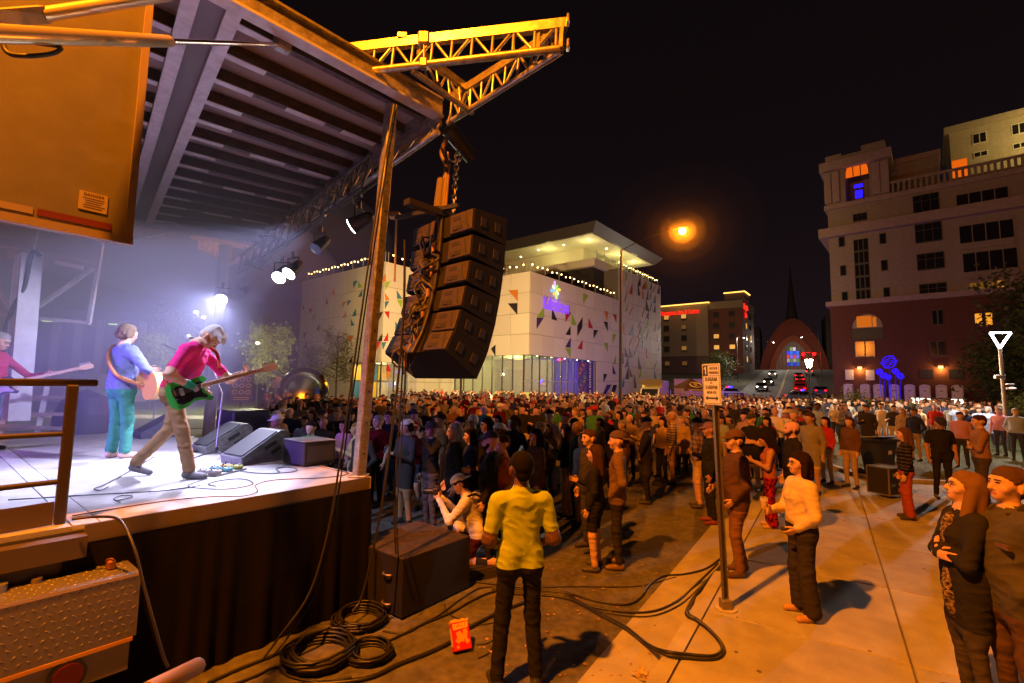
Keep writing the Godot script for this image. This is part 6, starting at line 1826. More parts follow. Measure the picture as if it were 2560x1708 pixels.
		obj("connector_plate", Sh.new().bbox(Vector3(-0.13, -hh * 0.5, 0.022), Vector3(0.09, hh - 0.1, 0.03), 0.006), mat(L(0.16, 0.11, 0.08), 0.35, 0.6), c)
		for k in 2: obj("side_grip", Sh.new().bbox(Vector3(0.602, -hh * 0.5, -0.16 - k * 0.24), Vector3(0.01, 0.12, 0.1), 0.004), hole, c)
		obj("front_grille", Sh.new().box(Vector3(0, -hh * 0.5, -0.565), Vector3(1.16, hh - 0.1, 0.01)), mat(L(0.015, 0.015, 0.015), 0.8), c)
		rear += dn * hh
	array_rear = D(1187, 519, 5.45) + bx * 0.6
	var fb := thing("rigging_bar", "black flying bar with shackles carrying the hanging speaker column", "rigging bar")
	obj("bar", Sh.new().bar(array_rear + up * 0.06 + ax * -0.55, array_rear + up * 0.06 + ax * 0.75, 0.12, 0.07), black, fb)
	obj("cross_bar", Sh.new().bar(array_rear + up * 0.13 + bx * 0.75 - ax * 0.2, array_rear + up * 0.10 - bx * 0.3, 0.05, 0.05), black, fb)
	obj("end_clamp", Sh.new().bbox(array_rear + up * 0.17 + bx * 0.78 - ax * 0.2, Vector3(0.14, 0.1, 0.1), 0.02), mat(L(0.35, 0.25, 0.12), 0.4, 0.5), fb)
	obj("guide_rod", Sh.new().cyl(array_rear + up * 0.12 + bx * 0.74 - ax * 0.2, array_rear - up * 0.75 + bx * 0.72 - ax * 0.2, 0.014, 0.014, 6), mat(L(0.45, 0.36, 0.22), 0.35, 0.7), fb)
	obj("guide_rod", Sh.new().cyl(array_rear + up * 0.02 - bx * 0.52 + ax * 0.5, array_rear - up * 0.7 - bx * 0.5 + ax * 0.42, 0.014, 0.014, 6), black, fb)
	# chain hoist with its chain and strap
	var hk := G(1128, 292, 6.05)
	var lift := array_rear + up * 0.1
	lift = Vector3(lerpf(hk.x, lift.x, 0.9), lift.y, lerpf(hk.z, lift.z, 0.9))
	var ch := thing("chain_hoist", "chain hoist with hanging links and strap above the speaker column", "hoist")
	var motor := lift.lerp(hk, 0.86)
	obj("motor", Sh.new().cyl(motor + SA * 0.42 - up * 0.22, motor - SA * 0.04, 0.1, 0.11, 14), black, ch)
	obj("hook", Sh.new().tube(smooth([hk + up * 0.05, hk - up * 0.06 + SB * 0.06, motor + up * 0.1, motor]), 0.02, 6), mat(L(0.4, 0.3, 0.15), 0.4, 0.6), ch)
	var links := 16
	for k in links:
		var p := motor.lerp(lift, (k + 0.5) / links) + SA * 0.16
		var f := Basis(up, PI / 2 * (k % 2) + 0.4)
		var tp := []
		for j in 11: tp.append(p + f * Vector3(cos(TAU * j / 10.0) * 0.03, sin(TAU * j / 10.0) * 0.05, 0))
		obj("chain_link", Sh.new().tube(tp, 0.009, 5), mat(L(0.40, 0.32, 0.2), 0.4, 0.8), ch)
	obj("strap", Sh.new().bar(motor.lerp(lift, 0.45), lift, 0.1, 0.02, SA), mat(L(0.30, 0.16, 0.06), 0.7), ch)
	obj("sling", Sh.new().tube(smooth([motor, motor.lerp(lift, 0.25) + SB * 0.12, motor.lerp(lift, 0.5), lift]), 0.035, 7), mat(L(0.12, 0.08, 0.05), 0.7), ch)
	obj("chain_bag", Sh.new().cyl(motor.lerp(lift, 0.6) + SB * 0.08, motor.lerp(lift, 0.95) + SB * 0.08, 0.06, 0.08, 10), mat(L(0.10, 0.07, 0.05), 0.8), ch)
	obj("safety_loop", Sh.new().tube(smooth([motor + SA * 0.1, motor + SA * 0.22 - up * 0.14, motor + SA * 0.2 - up * 0.34, motor + SA * 0.02 - up * 0.42, motor + SB * 0.03 - up * 0.3]), 0.012, 6), mat(L(0.35, 0.22, 0.08), 0.4, 0.5), ch)
	# signal cables behind the column
	var cr := RandomNumberGenerator.new()
	cr.seed = 8
	var wire := mat(L(0.035, 0.028, 0.024), 0.45)
	var cb := thing("cable_bundle", "tangled black cables and orange connectors behind the hanging speakers", "cables")
	for k in 16:
		var d0 := 0.15 + cr.randf() * 1.2
		var pts := []
		for j in 6:
			var yy := -(d0 + j * 0.13)
			pts.append(array_rear + up * yy - ax * (0.14 + 0.28 * clampf((-yy - 0.8) / 1.2, 0.0, 1.0) + 0.05 * cr.randfn()) + bx * (0.12 + 0.1 * cr.randfn()))
		obj("cable", Sh.new().tube(smooth(pts, 4), cr.randf_range(0.009, 0.018), 6), wire, cb)
	for k in 6:
		var q := array_rear - up * (0.35 + k * 0.29) - ax * (0.12 + 0.035 * k * k * 0.4) + bx * 0.02
		obj("connector", Sh.new().cyl(q, q - up * 0.1, 0.024, 0.02, 8), mat(L(0.45, 0.25, 0.10), 0.35, 0.5), cb)
		var tp := []
		for j in 13: tp.append(q + bx * 0.12 + Basis(up, 0.5) * Vector3(cos(TAU * j / 12.0) * 0.09, sin(TAU * j / 12.0) * 0.11, 0))
		obj("cable_coil", Sh.new().tube(tp, 0.012, 6), wire, cb)

var array_rear := Vector3.ZERO

func par(at: Vector3, to: Vector3, label: String, lit: bool) -> void:
	var o := thing("stage_lamp", label, "stage lamp", at, 0.0, "stage lamps on the truss")
	var d := (to - at).normalized()
	var black := mat(L(0.02, 0.02, 0.022), 0.5)
	obj("can", Sh.new().cyl(-d * 0.26, Vector3.ZERO, 0.075, 0.115, 16), black, o)
	obj("cap", Sh.new().ball(-d * 0.26, Vector3(0.075, 0.075, 0.075), 10), black, o)
	obj("lamp_lens", Sh.new().cyl(d * 0.002, d * 0.012, 0.105, 0.105, 18), glow(Color(0.95, 0.95, 1.0), 26.0) if lit else mat(L(0.1, 0.1, 0.11), 0.1, 0.5), o)
	var f := Sh.frame(d)
	obj("yoke", Sh.new().tube([f.x * 0.13 - d * 0.1, f.x * 0.13 - d * 0.1 + Vector3(0, 0.2, 0), -f.x * 0.13 - d * 0.1 + Vector3(0, 0.2, 0), -f.x * 0.13 - d * 0.1], 0.012, 6), black, o)
	obj("clamp", Sh.new().bbox(-d * 0.1 + Vector3(0, 0.25, 0), Vector3(0.06, 0.12, 0.05), 0.01), black, o)

# ---------------------------------------------------------------- gear on the deck
func wedge(at: Vector3, turn: float, label: String, m: Material) -> void:
	var o := thing("monitor_wedge", label, "stage monitor", at, turn, "monitor wedges on the stage")
	var out := PackedVector2Array([Vector2(-0.34, 0.0), Vector2(0.30, 0.0), Vector2(0.345, 0.16), Vector2(0.30, 0.36), Vector2(0.24, 0.42), Vector2(0.16, 0.42), Vector2(-0.36, 0.10)])
	obj("cabinet", Sh.new().prism(out, 0.52, Transform3D(Basis(), Vector3(0, 0, 0.26))), m, o)
	var dark := mat(L(0.015, 0.015, 0.016), 0.6)
	for s in [1.0, -1.0]:
		for e in [[-0.02, 0.235], [0.06, 0.155]]:
			obj("handle_slot", Sh.new().bbox(Vector3(e[0] + 0.05, e[1], s * 0.262), Vector3(0.2 - absf(e[0]) * 0.8, 0.05, 0.012), 0.005, Basis(Vector3.BACK, 0.5)), dark, o)
	var a := Vector3(-0.36, 0.10, 0)
	var b := Vector3(0.16, 0.42, 0)
	var f := Sh.frame(b - a, Vector3.BACK)
	obj("grille", Sh.new().box((a + b) / 2 + f.x * 0.0 + Vector3(-0.0052, 0.0085, 0), Vector3(0.012, 0.46, a.distance_to(b) - 0.06), f), dark, o)

func mic_stand(base: Vector3, top: Vector3, mic: Vector3, tip: Vector3, label: String) -> void:
	var o := thing("microphone_stand", label, "microphone stand", base)
	var steel := mat(L(0.35, 0.35, 0.37), 0.3, 0.8)
	for k in 3:
		var t := k * TAU / 3.0 + 0.4
		obj("leg", Sh.new().cyl(Vector3(0, 0.12, 0), Vector3(cos(t) * 0.32, 0.012, sin(t) * 0.32), 0.012, 0.01, 6), mat(L(0.03, 0.03, 0.03), 0.5), o)
	obj("hub", Sh.new().cyl(Vector3(0, 0.09, 0), Vector3(0, 0.17, 0), 0.03, 0.03, 8), mat(L(0.03, 0.03, 0.03), 0.5), o)
	obj("pole", Sh.new().cyl(Vector3(0, 0.1, 0), top - base, 0.011, 0.009, 8), steel, o)
	obj("boom", Sh.new().cyl(top - base, mic - base, 0.008, 0.008, 6), steel, o)
	obj("microphone_body", Sh.new().cyl(mic - base, tip - base, 0.015, 0.021, 10), mat(L(0.05, 0.05, 0.055), 0.4), o)
	obj("microphone_head", Sh.new().ball(tip - base, Vector3(0.03, 0.03, 0.03), 10), mat(L(0.5, 0.5, 0.52), 0.4, 0.6), o)

func build_stage_gear() -> void:
	var grey := textured("wear", L(0.24, 0.24, 0.25), 0.45, 1.5)
	var navy := textured("wear", L(0.09, 0.09, 0.12), 0.5, 1.5)
	var turn := atan2(-SA.z, SA.x)
	wedge(G(642, 1152, DECK), turn + 0.12, "grey stage monitor closest to the pedals, with twin handle slots", grey)
	wedge(G(558, 1126, DECK), turn + 0.05, "grey stage monitor behind the one closest to the pedals", grey)
	wedge(G(398, 1092, DECK), turn, "dark stage monitor beside the guitarist in blue", navy)
	var am := thing("amplifier_box", "low black equipment box on the stage corner, its top coloured pale as lit", "box", G(772, 1158, DECK), atan2(SB.x, SB.z))
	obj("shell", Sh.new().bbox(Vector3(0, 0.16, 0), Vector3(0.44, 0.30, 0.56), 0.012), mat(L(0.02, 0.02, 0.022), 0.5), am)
	obj("lid", Sh.new().bbox(Vector3(0, 0.318, 0), Vector3(0.45, 0.014, 0.57), 0.004), textured("wear", L(0.26, 0.26, 0.28), 0.45, 2.0), am)  # lid coloured pale for the stage light on the box top
	obj("front_panel", Sh.new().box(Vector3(0, 0.16, -0.285), Vector3(0.36, 0.2, 0.012)), mat(L(0.05, 0.05, 0.055), 0.5), am)
	for x in [-0.16, 0.16]:
		for z in [-0.2, 0.2]: obj("foot", Sh.new().cyl(Vector3(x, 0, z), Vector3(x, 0.012, z), 0.02, 0.02, 8), mat(L(0.02, 0.02, 0.02), 0.8), am)
	var bx := thing("subwoofer", "dark speaker box standing past the stage front behind the guitarists", "speaker", T(-0.75, 5.3, 0))
	obj("cabinet", Sh.new().bbox(Vector3(0, 0.95, 0), Vector3(0.8, 1.9, 0.7), 0.03, Sh.frame(SA)), mat(L(0.02, 0.02, 0.03), 0.5), bx)
	obj("grille", Sh.new().bbox(Vector3(0, 1.0, 0) + SA * 0.36, Vector3(0.7, 1.6, 0.03), 0.01, Sh.frame(SA)), mat(L(0.012, 0.012, 0.014), 0.8), bx)
	var dr := thing("draped_speaker", "dark rounded covered speaker by the far guard rail", "speaker", T(1.2, 7.9, 0))
	obj("cover", Sh.new().lathe([Vector2(0.45, 0.0), Vector2(0.5, 0.9), Vector2(0.48, 1.75), Vector2(0.34, 2.1), Vector2(0.0, 2.25)], Vector3.ZERO, 16), mat(L(0.015, 0.015, 0.03), 0.5), dr)
	obj("strap", Sh.new().lathe([Vector2(0.51, 1.0), Vector2(0.512, 1.06)], Vector3.ZERO, 16), mat(L(0.05, 0.05, 0.06), 0.6), dr)
	# microphones
	var b1 := G(538, 1148, DECK)
	mic_stand(b1, D(556, 985, -b1.z), D(505, 850, -b1.z - 0.15), D(470, 842, -b1.z - 0.2), "microphone stand beside the guitarist in the pink shirt")
	var b2 := G(378, 1088, DECK)
	mic_stand(b2, D(392, 985, -b2.z), D(448, 878, -b2.z + 0.3), D(404, 859, -b2.z + 0.3), "microphone stand in front of the guitarist in blue")
	# pedals
	var pb := thing("pedal_board", "cluster of small coloured effect pedals on the stage floor", "pedals", G(552, 1182, DECK), turn + 0.5)
	var cols := [L(0.5, 0.5, 0.52), L(0.1, 0.35, 0.5), L(0.6, 0.35, 0.05), L(0.55, 0.55, 0.55), L(0.15, 0.4, 0.45), L(0.5, 0.48, 0.1)]
	obj("board", Sh.new().bbox(Vector3(0, 0.012, 0), Vector3(0.5, 0.02, 0.3), 0.005), mat(L(0.4, 0.4, 0.42), 0.4, 0.5), pb)
	for k in 6:
		var q := Vector3(-0.18 + (k % 3) * 0.17, 0.045, -0.07 + (k / 3) * 0.15)
		var pe := obj("pedal", Sh.new().bbox(q, Vector3(0.09, 0.045, 0.12), 0.01), mat(cols[k], 0.4), pb)
		obj("switch", Sh.new().cyl(q + Vector3(0, 0.02, 0.03), q + Vector3(0, 0.04, 0.03), 0.012, 0.012, 8), mat(L(0.6, 0.6, 0.6), 0.3, 0.8), pe)
		for j in 2: obj("knob", Sh.new().cyl(q + Vector3(-0.02 + j * 0.04, 0.02, -0.03), q + Vector3(-0.02 + j * 0.04, 0.036, -0.03), 0.009, 0.009, 8), mat(L(0.03, 0.03, 0.03), 0.5), pe)
	# cables on the deck
	var ca := mat(L(0.03, 0.03, 0.035), 0.5)
	var y := DECK + 0.012
	var runs := [
		["black cable winding along the stage edge to the corner post", [[180, 1290], [300, 1270], [420, 1252], [530, 1242], [610, 1240], [643, 1228], [640, 1212], [690, 1200], [800, 1195], [860, 1188], [868, 1180], [840, 1176]]],
		["black cable looping beside the pedals on the stage", [[520, 1196], [470, 1214], [510, 1222], [580, 1222], [632, 1210], [610, 1198], [560, 1200], [520, 1210], [540, 1216]]],
		["long thin cable lying across the deck behind the walking guitarist", [[20, 1250], [120, 1244], [250, 1236], [330, 1232], [420, 1226], [500, 1214]]],
		["short cable coil near the joint strip of the deck", [[290, 1252], [320, 1246], [330, 1240], [300, 1240], [284, 1248], [300, 1256]]],
		["cable tangle by the black equipment box", [[700, 1180], [690, 1172], [715, 1168], [740, 1172], [730, 1180], [660, 1184], [600, 1178]]],
		["cable running from the pink guitarist to the deck joint", [[385, 1142], [320, 1180], [260, 1212], [235, 1222], [250, 1226], [270, 1218]]]]
	for e in runs:
		var pts := []
		for q in e[1]: pts.append(G(q[0], q[1], y))
		var o := obj("deck_cable", Sh.new().tube(smooth(pts, 7), 0.006, 5), ca)
		tag(o, e[0], "cable", "cables on the stage deck")
# ---------------------------------------------------------------- bodies: bones with radii, joined by a smooth minimum and meshed as surface nets
# a bone: [from, to, radius, radius, zone, smoothing, zone beyond, share of the bone where that begins]
# zones: 0 head and neck, 1 top, 2 upper sleeve, 3 lower sleeve, 4 hand, 5 trousers, 6 lower leg, 7 shoe, 8 lips, 9 brows, 10 eyes
func net(bones: Array, cell: float, acc: Dictionary, rule: Dictionary) -> void:
	var lo := Vector3.ONE * 1e6
	var hi := -lo
	for b in bones:
		var r: float = maxf(b[2], b[3])
		lo = lo.min((b[0] as Vector3).min(b[1]) - Vector3.ONE * r)
		hi = hi.max((b[0] as Vector3).max(b[1]) + Vector3.ONE * r)
	lo -= Vector3.ONE * cell * 2.5
	hi += Vector3.ONE * cell * 2.5
	var nx := int((hi.x - lo.x) / cell) + 2
	var ny := int((hi.y - lo.y) / cell) + 2
	var nz := int((hi.z - lo.z) / cell) + 2
	var sy := nx
	var sz := nx * ny
	var n := nx * ny * nz
	var f := PackedFloat32Array()
	f.resize(n)
	f.fill(1.0)
	var raw := PackedFloat32Array()
	raw.resize(n)
	raw.fill(1.0)
	var zb := PackedByteArray()
	zb.resize(n)
	for bi in bones.size():
		var b: Array = bones[bi]
		var a: Vector3 = b[0]
		var ba: Vector3 = b[1] - a
		var ra: float = b[2]
		var dr: float = b[3] - ra
		var kk: float = b[5]
		var inv := 1.0 / maxf(ba.length_squared(), 1e-9)
		var m := cell * 2.0 + kk
		var r := maxf(ra, ra + dr) + m
		var l: Vector3 = (a.min(a + ba) - Vector3.ONE * r - lo) / cell
		var h: Vector3 = (a.max(a + ba) + Vector3.ONE * r - lo) / cell
		var x0 := maxi(int(l.x), 0)
		var x1 := mini(int(h.x) + 1, nx - 1)
		for k in range(maxi(int(l.z), 0), mini(int(h.z) + 1, nz - 1) + 1):
			for j in range(maxi(int(l.y), 0), mini(int(h.y) + 1, ny - 1) + 1):
				var pa := lo + Vector3(x0, j, k) * cell - a
				var ix := k * sz + j * sy + x0
				for i in range(x0, x1 + 1):
					var t := clampf(pa.dot(ba) * inv, 0.0, 1.0)
					var d := (pa - ba * t).length() - ra - dr * t
					if d < raw[ix]:
						raw[ix] = d
						zb[ix] = bi
					var o := f[ix]
					var q := kk - absf(o - d)
					if q > 0.0: f[ix] = minf(o, d) - q * q * 0.25 / kk
					elif d < o: f[ix] = d
					ix += 1
					pa.x += cell
	# vertices
	var vi := PackedInt32Array()
	vi.resize(n)
	vi.fill(-1)
	var vs := PackedVector3Array()
	var vn := PackedVector3Array()
	var vz := PackedByteArray()
	var far := cell * 1.9
	var hem: float = rule.get("hem", 0.0)
	var collar: float = rule.get("collar", 1.44)
	var folds: float = rule.get("folds", 0.0)
	var inv_head: Transform3D = rule.get("head", Transform3D()).affine_inverse()
	for k in nz - 1:
		for j in ny - 1:
			var ix := k * sz + j * sy
			for i in nx - 1:
				var c0 := f[ix]
				if c0 < far and c0 > -far:
					var c1 := f[ix + 1]
					var c2 := f[ix + sy]
					var c3 := f[ix + sy + 1]
					var c4 := f[ix + sz]
					var c5 := f[ix + sz + 1]
					var c6 := f[ix + sz + sy]
					var c7 := f[ix + sz + sy + 1]
					var s := int(c0 < 0) + int(c1 < 0) + int(c2 < 0) + int(c3 < 0) + int(c4 < 0) + int(c5 < 0) + int(c6 < 0) + int(c7 < 0)
					if s > 0 and s < 8:
						var p := Vector3.ZERO
						var w := 0
						if (c0 < 0) != (c1 < 0): p += Vector3(c0 / (c0 - c1), 0, 0); w += 1
						if (c2 < 0) != (c3 < 0): p += Vector3(c2 / (c2 - c3), 1, 0); w += 1
						if (c4 < 0) != (c5 < 0): p += Vector3(c4 / (c4 - c5), 0, 1); w += 1
						if (c6 < 0) != (c7 < 0): p += Vector3(c6 / (c6 - c7), 1, 1); w += 1
						if (c0 < 0) != (c2 < 0): p += Vector3(0, c0 / (c0 - c2), 0); w += 1
						if (c1 < 0) != (c3 < 0): p += Vector3(1, c1 / (c1 - c3), 0); w += 1
						if (c4 < 0) != (c6 < 0): p += Vector3(0, c4 / (c4 - c6), 1); w += 1
						if (c5 < 0) != (c7 < 0): p += Vector3(1, c5 / (c5 - c7), 1); w += 1
						if (c0 < 0) != (c4 < 0): p += Vector3(0, 0, c0 / (c0 - c4)); w += 1
						if (c1 < 0) != (c5 < 0): p += Vector3(1, 0, c1 / (c1 - c5)); w += 1
						if (c2 < 0) != (c6 < 0): p += Vector3(0, 1, c2 / (c2 - c6)); w += 1
						if (c3 < 0) != (c7 < 0): p += Vector3(1, 1, c3 / (c3 - c7)); w += 1
						p = lo + (Vector3(i, j, k) + p / w) * cell
						vi[ix] = vs.size()
						vs.append(p)
						vn.append(Vector3(c1 + c3 + c5 + c7 - c0 - c2 - c4 - c6, c2 + c3 + c6 + c7 - c0 - c1 - c4 - c5, c4 + c5 + c6 + c7 - c0 - c1 - c2 - c3).normalized())
						var bn: Array = bones[zb[ix]]
						if bn[4] == 1 or bn[4] == 5:
							if absf(p.y - hem) < cell * 0.5: p.y = hem
						elif bn.size() > 7:
							var bd: Vector3 = bn[1] - bn[0]
							var off: float = bn[7] * bd.length() - (p - bn[0]).dot(bd.normalized())
							if absf(off) < cell * 0.5: p += bd.normalized() * off
						if folds > 0.0 and bn[4] != 0 and bn[4] != 4 and bn[4] != 7:
							var h0 := crease(p)
							var nn := vn[vn.size() - 1]
							var gr := Vector3(crease(p + Vector3(0.004, 0, 0)) - h0, crease(p + Vector3(0, 0.004, 0)) - h0, crease(p + Vector3(0, 0, 0.004)) - h0) * folds / 0.004
							vn[vn.size() - 1] = (nn - (gr - nn * gr.dot(nn))).normalized()
							p += nn * h0 * folds * (0.3 if bn[4] in [1, 5] and absf(p.y - hem) < cell else 1.0)
						vs[vs.size() - 1] = p
						vz.append(zb[ix])
				ix += 1
	# faces, sorted by zone
	var maps := {}
	for k in range(1, nz - 1):
		for j in range(1, ny - 1):
			var ix := k * sz + j * sy + 1
			for i in range(1, nx - 1):
				var c0 := f[ix]
				if c0 < far and c0 > -far:
					var ins := c0 < 0
					for ax in 3:
						var st := 1
						var u := sy
						var v := sz
						if ax == 1: st = sy; u = sz; v = 1
						elif ax == 2: st = sz; u = 1; v = sy
						if (f[ix + st] < 0) == ins: continue
						var q := [vi[ix - u - v], vi[ix - v], vi[ix], vi[ix - u]]
						if q[0] < 0 or q[1] < 0 or q[2] < 0 or q[3] < 0: continue
						if not ins: q.reverse()
						var mid: Vector3 = (vs[q[0]] + vs[q[1]] + vs[q[2]] + vs[q[3]]) * 0.25
						var bn: Array = bones[vz[q[0]]]
						var z: int = bn[4]
						if z == 5 and bn.size() > 7 and (mid - bn[0]).dot(bn[1] - bn[0]) > bn[7] * (bn[1] - bn[0]).length_squared() and mid.y < hem: z = 6
						elif z == 1 or z == 5: z = 1 if mid.y > hem else 5
						elif bn.size() > 7:
							var bd: Vector3 = bn[1] - bn[0]
							if (mid - bn[0]).dot(bd) > bn[7] * bd.length_squared(): z = bn[6]
						elif z == 0:
							if mid.y < collar: z = 1
							elif rule.has("face"):
								var qq := inv_head * mid
								if qq.z > 0.06:
									var axx := absf(qq.x)
									if axx < 0.026 and absf(qq.y - 1.567) < 0.0075: z = 8
									elif axx > 0.012 and axx < 0.052 and absf(qq.y - 1.664 + axx * 0.1) < 0.006: z = 9
									elif axx > 0.018 and axx < 0.044 and absf(qq.y - 1.643) < 0.0055: z = 10
						if not maps.has(z):
							var mp := PackedInt32Array()
							mp.resize(vs.size())
							mp.fill(-1)
							maps[z] = mp
							if not acc.has(z): acc[z] = [PackedVector3Array(), PackedVector3Array(), PackedInt32Array()]
						var row: Array = acc[z]
						for e in 4:
							if maps[z][q[e]] < 0:
								maps[z][q[e]] = row[0].size()
								row[0].append(vs[q[e]])
								row[1].append(vn[q[e]])
							q[e] = maps[z][q[e]]
						for e in [0, 2, 1, 0, 3, 2]: row[2].append(q[e])
				ix += 1

var crease_noise: FastNoiseLite

func crease(p: Vector3) -> float:                 # creases of cloth: long and shallow, with sharper crests
	if crease_noise == null:
		crease_noise = FastNoiseLite.new()
		crease_noise.seed = 3
		crease_noise.frequency = 1.0
		crease_noise.fractal_type = FastNoiseLite.FRACTAL_NONE
	var a := crease_noise.get_noise_3d(p.x * 4.5 + p.y * 5.0, p.y * 9.0 - p.x * 5.0, p.z * 4.5)
	return 0.5 - absf(a) * 2.0

func net_mesh(acc: Dictionary) -> Array:          # [mesh, zones in the order of its surfaces]
	var m := ArrayMesh.new()
	var zones := acc.keys()
	zones.sort()
	for z in zones:
		var a := []
		a.resize(Mesh.ARRAY_MAX)
		a[Mesh.ARRAY_VERTEX] = acc[z][0]
		a[Mesh.ARRAY_NORMAL] = acc[z][1]
		a[Mesh.ARRAY_INDEX] = acc[z][2]
		m.add_surface_from_arrays(Mesh.PRIMITIVE_TRIANGLES, a)
	return [m, zones]

func hand_bones(wrist: Vector3, dir: Vector3, palm: Vector3, thumb: Vector3, curl: float) -> Array:
	# dir: along the hand, palm: out of the palm, thumb: to the thumb's side
	dir = dir.normalized()
	thumb = (thumb - dir * dir.dot(thumb)).normalized()
	palm = (palm - dir * dir.dot(palm) - thumb * thumb.dot(palm)).normalized()
	var out := []
	var k := 0.010
	out.append([wrist - dir * 0.02, wrist + dir * 0.02, 0.027, 0.026, 4, k])
	for s in [-0.024, -0.008, 0.008, 0.024]:
		out.append([wrist + dir * 0.015 + thumb * s * 0.8, wrist + dir * 0.085 + thumb * s, 0.014, 0.012, 4, 0.014])
	var lens := [0.066, 0.078, 0.072, 0.056]
	for i in 4:
		var s: float = 0.027 - i * 0.018
		var p := wrist + dir * 0.088 + thumb * s
		var d := dir
		var l: float = lens[i]
		for seg in 3:
			d = (d * cos(curl * (0.6 + 0.15 * seg)) + palm * sin(curl * (0.6 + 0.15 * seg))).normalized()
			var q: Vector3 = p + d * l * float([0.45, 0.31, 0.26][seg])
			out.append([p, q, 0.0088 - seg * 0.0007, 0.0082 - seg * 0.0008, 4, 0.005])
			p = q
	var tp := wrist + dir * 0.022 + thumb * 0.026
	var td := (dir * 0.75 + thumb * 0.62 + palm * 0.28).normalized()
	var tq := tp + td * 0.05
	out.append([tp, tq, 0.0125, 0.0105, 4, 0.008])
	var td2 := (dir * 0.9 + thumb * 0.15 + palm * 0.4 * (0.5 + curl)).normalized()
	out.append([tq, tq + td2 * 0.034, 0.010, 0.0085, 4, 0.005])
	return out

const HEAD_PIVOT := Vector3(0, 1.50, -0.01)

func head_bones(h: Transform3D, fine: bool) -> Array:
	var k := 0.025
	var b := [
		[Vector3(0, 1.662, -0.028), Vector3(0, 1.655, 0.018), 0.090, 0.084, 0, k],
		[Vector3(0, 1.62, 0.03), Vector3(0, 1.585, 0.045), 0.070, 0.056, 0, k],
		[Vector3(0, 1.575, 0.05), Vector3(0, 1.548, 0.066), 0.046, 0.030, 0, k],
		[Vector3(0.086, 1.632, -0.012), Vector3(0.088, 1.60, -0.008), 0.018, 0.013, 0, 0.012],
		[Vector3(-0.086, 1.632, -0.012), Vector3(-0.088, 1.60, -0.008), 0.018, 0.013, 0, 0.012],
		[Vector3(0, 1.645, 0.092), Vector3(0, 1.602, 0.116), 0.010, 0.016, 0, 0.014],
		[Vector3(0, 1.58, 0.0), Vector3(0, 1.47, -0.02), 0.056, 0.06, 0, 0.03]]
	if fine:
		b.append_array([
			[Vector3(-0.04, 1.665, 0.085), Vector3(0.04, 1.665, 0.085), 0.014, 0.014, 0, 0.016],
			[Vector3(-0.016, 1.567, 0.092), Vector3(0.016, 1.567, 0.092), 0.009, 0.009, 0, 0.006],
			[Vector3(0.048, 1.605, 0.062), Vector3(0.05, 1.62, 0.055), 0.026, 0.024, 0, 0.02],
			[Vector3(-0.048, 1.605, 0.062), Vector3(-0.05, 1.62, 0.055), 0.026, 0.024, 0, 0.02],
			[Vector3(0.014, 1.598, 0.1), Vector3(0.016, 1.596, 0.098), 0.009, 0.009, 0, 0.008],
			[Vector3(-0.014, 1.598, 0.1), Vector3(-0.016, 1.596, 0.098), 0.009, 0.009, 0, 0.008]])
	for e in b:
		e[0] = h * e[0]
		e[1] = h * e[1]
	return b

# arms by pose: elbow and wrist of the person's left (+x) and right (-x) side, for a body 1.75 m tall facing +z
var poses := {
	"down": [[0.25, 1.12, -0.03], [0.25, 0.87, 0.05], [-0.25, 1.12, -0.03], [-0.25, 0.87, 0.05]],
	"cross": [[0.24, 1.09, 0.09], [-0.02, 1.16, 0.165], [-0.24, 1.09, 0.09], [0.02, 1.11, 0.185]],
	"pocket": [[0.29, 1.13, -0.07], [0.18, 0.95, 0.08], [-0.29, 1.13, -0.07], [-0.18, 0.95, 0.08]],
	"phone": [[0.25, 1.11, 0.06], [0.07, 1.21, 0.29], [-0.25, 1.11, 0.06], [-0.06, 1.19, 0.29]],
	"clap": [[0.27, 1.13, 0.08], [0.05, 1.25, 0.33], [-0.27, 1.13, 0.08], [-0.05, 1.25, 0.33]],
	"drink": [[0.25, 1.12, -0.03], [0.24, 0.88, 0.06], [-0.25, 1.11, 0.05], [-0.12, 1.20, 0.28]],
	"raise": [[0.30, 1.30, 0.16], [0.16, 1.52, 0.28], [-0.25, 1.12, -0.03], [-0.24, 0.88, 0.05]],
}

func V(a: Array) -> Vector3:
	return Vector3(a[0], a[1], a[2])

